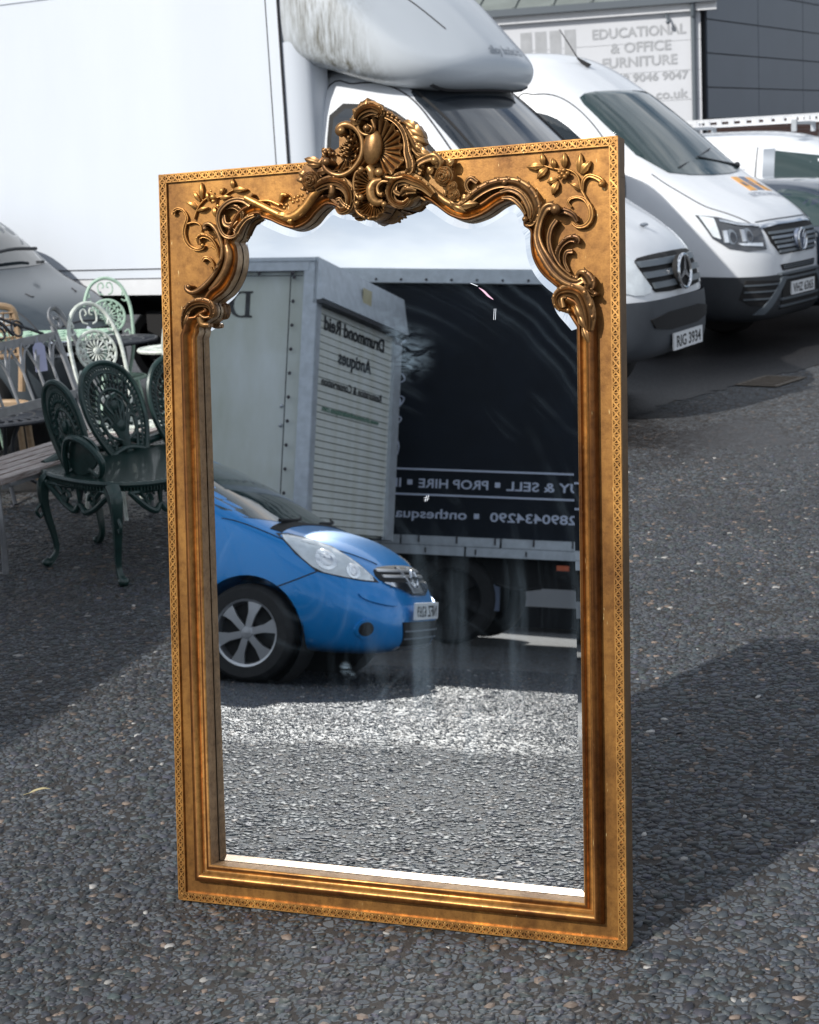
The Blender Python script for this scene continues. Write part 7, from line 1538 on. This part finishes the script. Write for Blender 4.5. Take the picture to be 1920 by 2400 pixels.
# ---- dark green cast metal seat
gs = thing('cast_garden_seat', 'dark green ornate cast metal garden seat with pierced oval backs, left of the mirror', 'garden seat', (-1.683, 7.618, 0), 45)
G_ = 'green_iron'
so = chaikin([(.04, .04), (.0, -.12), (-.02, -.38), (.04, -.60), (.18, -.70), (.38, -.64), (.52, -.52), (.62, -.50), (.72, -.52), (.86, -.64), (1.06, -.70), (1.26, -.62), (1.36, -.40), (1.34, -.12), (1.2, .12), (.9, .20), (.6, .16), (.35, .20), (.1, .14)], 2)
b = MB(); b.tube([(p[0], p[1], .435) for p in so], .013, 6, closed=True); b.tube([(p[0] * .985 + .009, p[1] * .96, .412) for p in so], .010, 6, closed=True)
for i in range(0, len(so)): 
    p = so[i]; q = so[(i + 1) % len(so)]
    for k in range(3): r_ = Vector(p).lerp(Vector(q), k / 3); b.bar((r_[0], r_[1], .405), (r_[0], r_[1], .443), .007, .007)
b.build('seat_rim', G_, gs)
def inside(x, y):
    c = False; n = len(so)
    for i in range(n):
        a, d = so[i], so[i - 1]
        if (a[1] > y) != (d[1] > y) and x < (d[0] - a[0]) * (y - a[1]) / (d[1] - a[1]) + a[0]: c = not c
    return c
st = MB(); x = -.12
while x < 1.35:
    ys = [y / 100 for y in range(-72, 22) if inside(x, y / 100)]
    if len(ys) > 3:
        st.box((x, (ys[0] + ys[-1]) / 2, .441), (.0125, ys[-1] - ys[0], .007))
    x += .0225
for y in (-.55, -.35, -.15, .05): 
    xs = [x_ / 100 for x_ in range(-14, 138) if inside(x_ / 100, y)]
    st.box(((xs[0] + xs[-1]) / 2, y, .434), (xs[-1] - xs[0], .03, .008))
so_ = st.build('seat_slats', G_, gs, 0)
def oval_panel(name, o, ux, lean, w, h, parent, z0=.44, solid=False):
    o, ux = Vector(o), Vector(ux).normalized(); up = Vector((lean[0], lean[1], 1)).normalized(); q = lambda a, b_: o + ux * a + up * b_
    prof = [(.30, 0), (.36, .10), (.46, .30), (.50, .52), (.47, .72), (.36, .88), (.19, .97), (0, 1.0)]
    out = [(x * w, z * h) for x, z in prof] + [(-x * w, z * h) for x, z in prof[-2::-1]]
    b = MB(); b.tube([q(*p) for p in out], .0145, 8, 4); b.tube([q(p[0] * .80, .03 * h + p[1] * .86) for p in out], .006, 6, 4); b.tube([q(p[0] * .56, .05 * h + p[1] * .66) for p in out], .009, 6, 4); b.tube([q(-.3 * w, .01), q(0, .035), q(.3 * w, .01)], .014, 8)
    b.build(name, G_, parent); r = MB(); nr_ = Vector(ux).cross(up).normalized()
    out2 = cat_rom([Vector((a, c_, 0)) for a, c_ in out], 4)
    for i, p in enumerate(out2):   # pierced lattice between the rims
        if i % 1 == 0:
            a_ = q(p.x * .97, p.y * .985); k = out2[min(len(out2) - 1, i + 1)]; d_ = q(k.x * .80, .03 * h + k.y * .86); r.tube([a_, d_], .0048, 5, smooth=False); k = out2[max(0, i - 1)]; d_ = q(k.x * .80, .03 * h + k.y * .86); r.tube([a_, d_], .0048, 5, smooth=False)
        if i % 2 == 0:
            m_ = q(p.x * .68, .04 * h + p.y * .76); r.ball(m_, .011, (1, 1, 1), 6, 4); r.tube([m_, q(p.x * .56, .05 * h + p.y * .66)], .005, 5, smooth=False); r.tube([m_, q(p.x * .80, .03 * h + p.y * .86)], .005, 5, smooth=False)
    for k in range(-4, 5):
        e = k / 4; r.tube([q(.02 * e * w, .02 * h), q(.10 * e * w, .25 * h), q(.26 * e * w, .45 * h), q((.52 * e) * w * .80, (.70 - .22 * e * e) * h)], [.010, .006, .007, .004], 6, 3)
    for sx in (-1, 1):
        r.tube([q(sx * .04 * w, .15 * h), q(sx * .22 * w, .22 * h), q(sx * .30 * w, .36 * h), q(sx * .20 * w, .42 * h), q(sx * .15 * w, .34 * h), q(sx * .21 * w, .31 * h)], [.008, .010, .010, .008], 6)
        r.tube([q(sx * .05 * w, .42 * h), q(sx * .14 * w, .54 * h), q(sx * .06 * w, .62 * h)], [.006, .012, .004], 6)
    r.ball(q(0, .30 * h), .028, (1, .5, 1.3)); r.ball(q(0, .52 * h), .022, (1, .5, 1.6))
    r.build(name.replace('frame', 'openwork'), G_, parent); return q
oval_panel('back_frame', (.58, .10, .43), (1, .10, 0), (-.12, .26), .36, .465, gs)
oval_panel('back_frame', (.94, .10, .43), (1, -.10, 0), (.06, .22), .36, .45, gs)
q = oval_panel('arm_frame', (.10, -.17, .43), (.25, -1, 0), (-.12, .16), .20, .44, gs)
oval_panel('arm_frame', (1.36, -.16, .43), (-.12, -1, 0), (.2, .1), .40, .44, gs)
b = MB()
for P in ([(.04, -.16, .44), (.02, -.18, .54), (.01, -.24, .62), (.03, -.34, .60), (.05, -.42, .52), (.06, -.38, .45), (.05, -.32, .48)],): b.tube(P, [.010, .014, .016, .018, .016, .012, .010], 8)
b.prism(chaikin([(0, .0), (.09, -.02), (.19, .03), (.24, .10), (.20, .16), (.10, .18), (.02, .12)], 2), (.05, -.17, .46), (.04, -1, 0), (-.12, 0, 1), (.012, 0, 0)); b.build('arm_leaf', G_, gs)
b = MB()
for P in ([(.12, .15, .45), (.30, .17, .49), (.5, .16, .47), (.62, .14, .50), (.72, .16, .47), (.95, .17, .49), (1.2, .12, .45)], [(.60, .17, .46), (.60, .20, .58), (.55, .22, .64), (.62, .24, .70), (.66, .22, .62)]): b.tube(P, [.022, .018, .024, .018], 8)
b.build('back_rail', G_, gs)
def leg(x, y, dx, dy, s=1):
    d = Vector((dx, dy, 0)).normalized(); P = lambda a, z: Vector((x, y, z)) + d * a
    b = MB(); b.tube([P(-.01, .43), P(.03, .38), P(.030, .28), P(.0, .14), P(-.005, .07), P(.02, .03), P(.05, .012)], [.034, .032, .022, .016, .013, .016, .022], 10, 5, fl=2, famp=.14)
    b.ball(P(.045, .02), .026, (1, 1, .8)); b.tube([P(.05, .30), P(.075, .27), P(.06, .24), P(.045, .255)], .008, 6)
    b.build('leg', G_, gs)
for a in ((0.04, 0.0, -1, .2), (-.02, -.58, -.3, -1), (.42, .17, .1, 1), (1.22, -.58, .3, -1), (1.28, .06, 1, .3), (.62, -.46, 0, -1)): leg(*a)
def apron(P0_, P1_, dpt, nm='apron'):
    a, c = Vector(P0_), Vector(P1_); q = lambda t, z: a.lerp(c, t) + Vector((0, 0, z)); b = MB()
    b.tube([q(0, 0), q(.12, -dpt * .35), q(.28, -dpt * .8), q(.42, -dpt), q(.5, -dpt * .72), q(.58, -dpt), q(.72, -dpt * .8), q(.88, -dpt * .35), q(1, 0)], [.010, .014, .014, .016, .012, .016, .014, .014, .010], 8)
    for s_, e in ((.30, 1), (.70, -1)):
        b.tube([q(s_ + .06 * e * cos(t) * (1 - t / 9), -dpt * .5 + dpt * .30 * sin(t) * (1 - t / 9)) for t in [j * .55 for j in range(13)]], .010, 6, 2)
        b.tube([q(s_ - .12 * e, -.01), q(s_ - .04 * e, -dpt * .4), q(s_, -dpt * .75)], [.012, .008, .010], 6)
    b.tube([q(.5, 0), q(.5, -dpt * .7)], [.014, .02, .008], 8); b.tube([q(.02, -.006), q(.98, -.006)], .010, 6, smooth=False)
    for k in range(9): b.ball(q(.1 + k * .1, -.02), .008, (1, 1, 1), 6, 4)
    b.build(nm, G_, gs)
apron((.01, -.02, .405), (.01, -.54, .405), .115); apron((.04, -.62, .405), (.34, -.66, .405), .10); apron((.34, -.66, .405), (.58, -.48, .405), .10); apron((.66, -.48, .405), (1.2, -.62, .405), .115); apron((.08, .14, .405), (.40, .17, .405), .06)
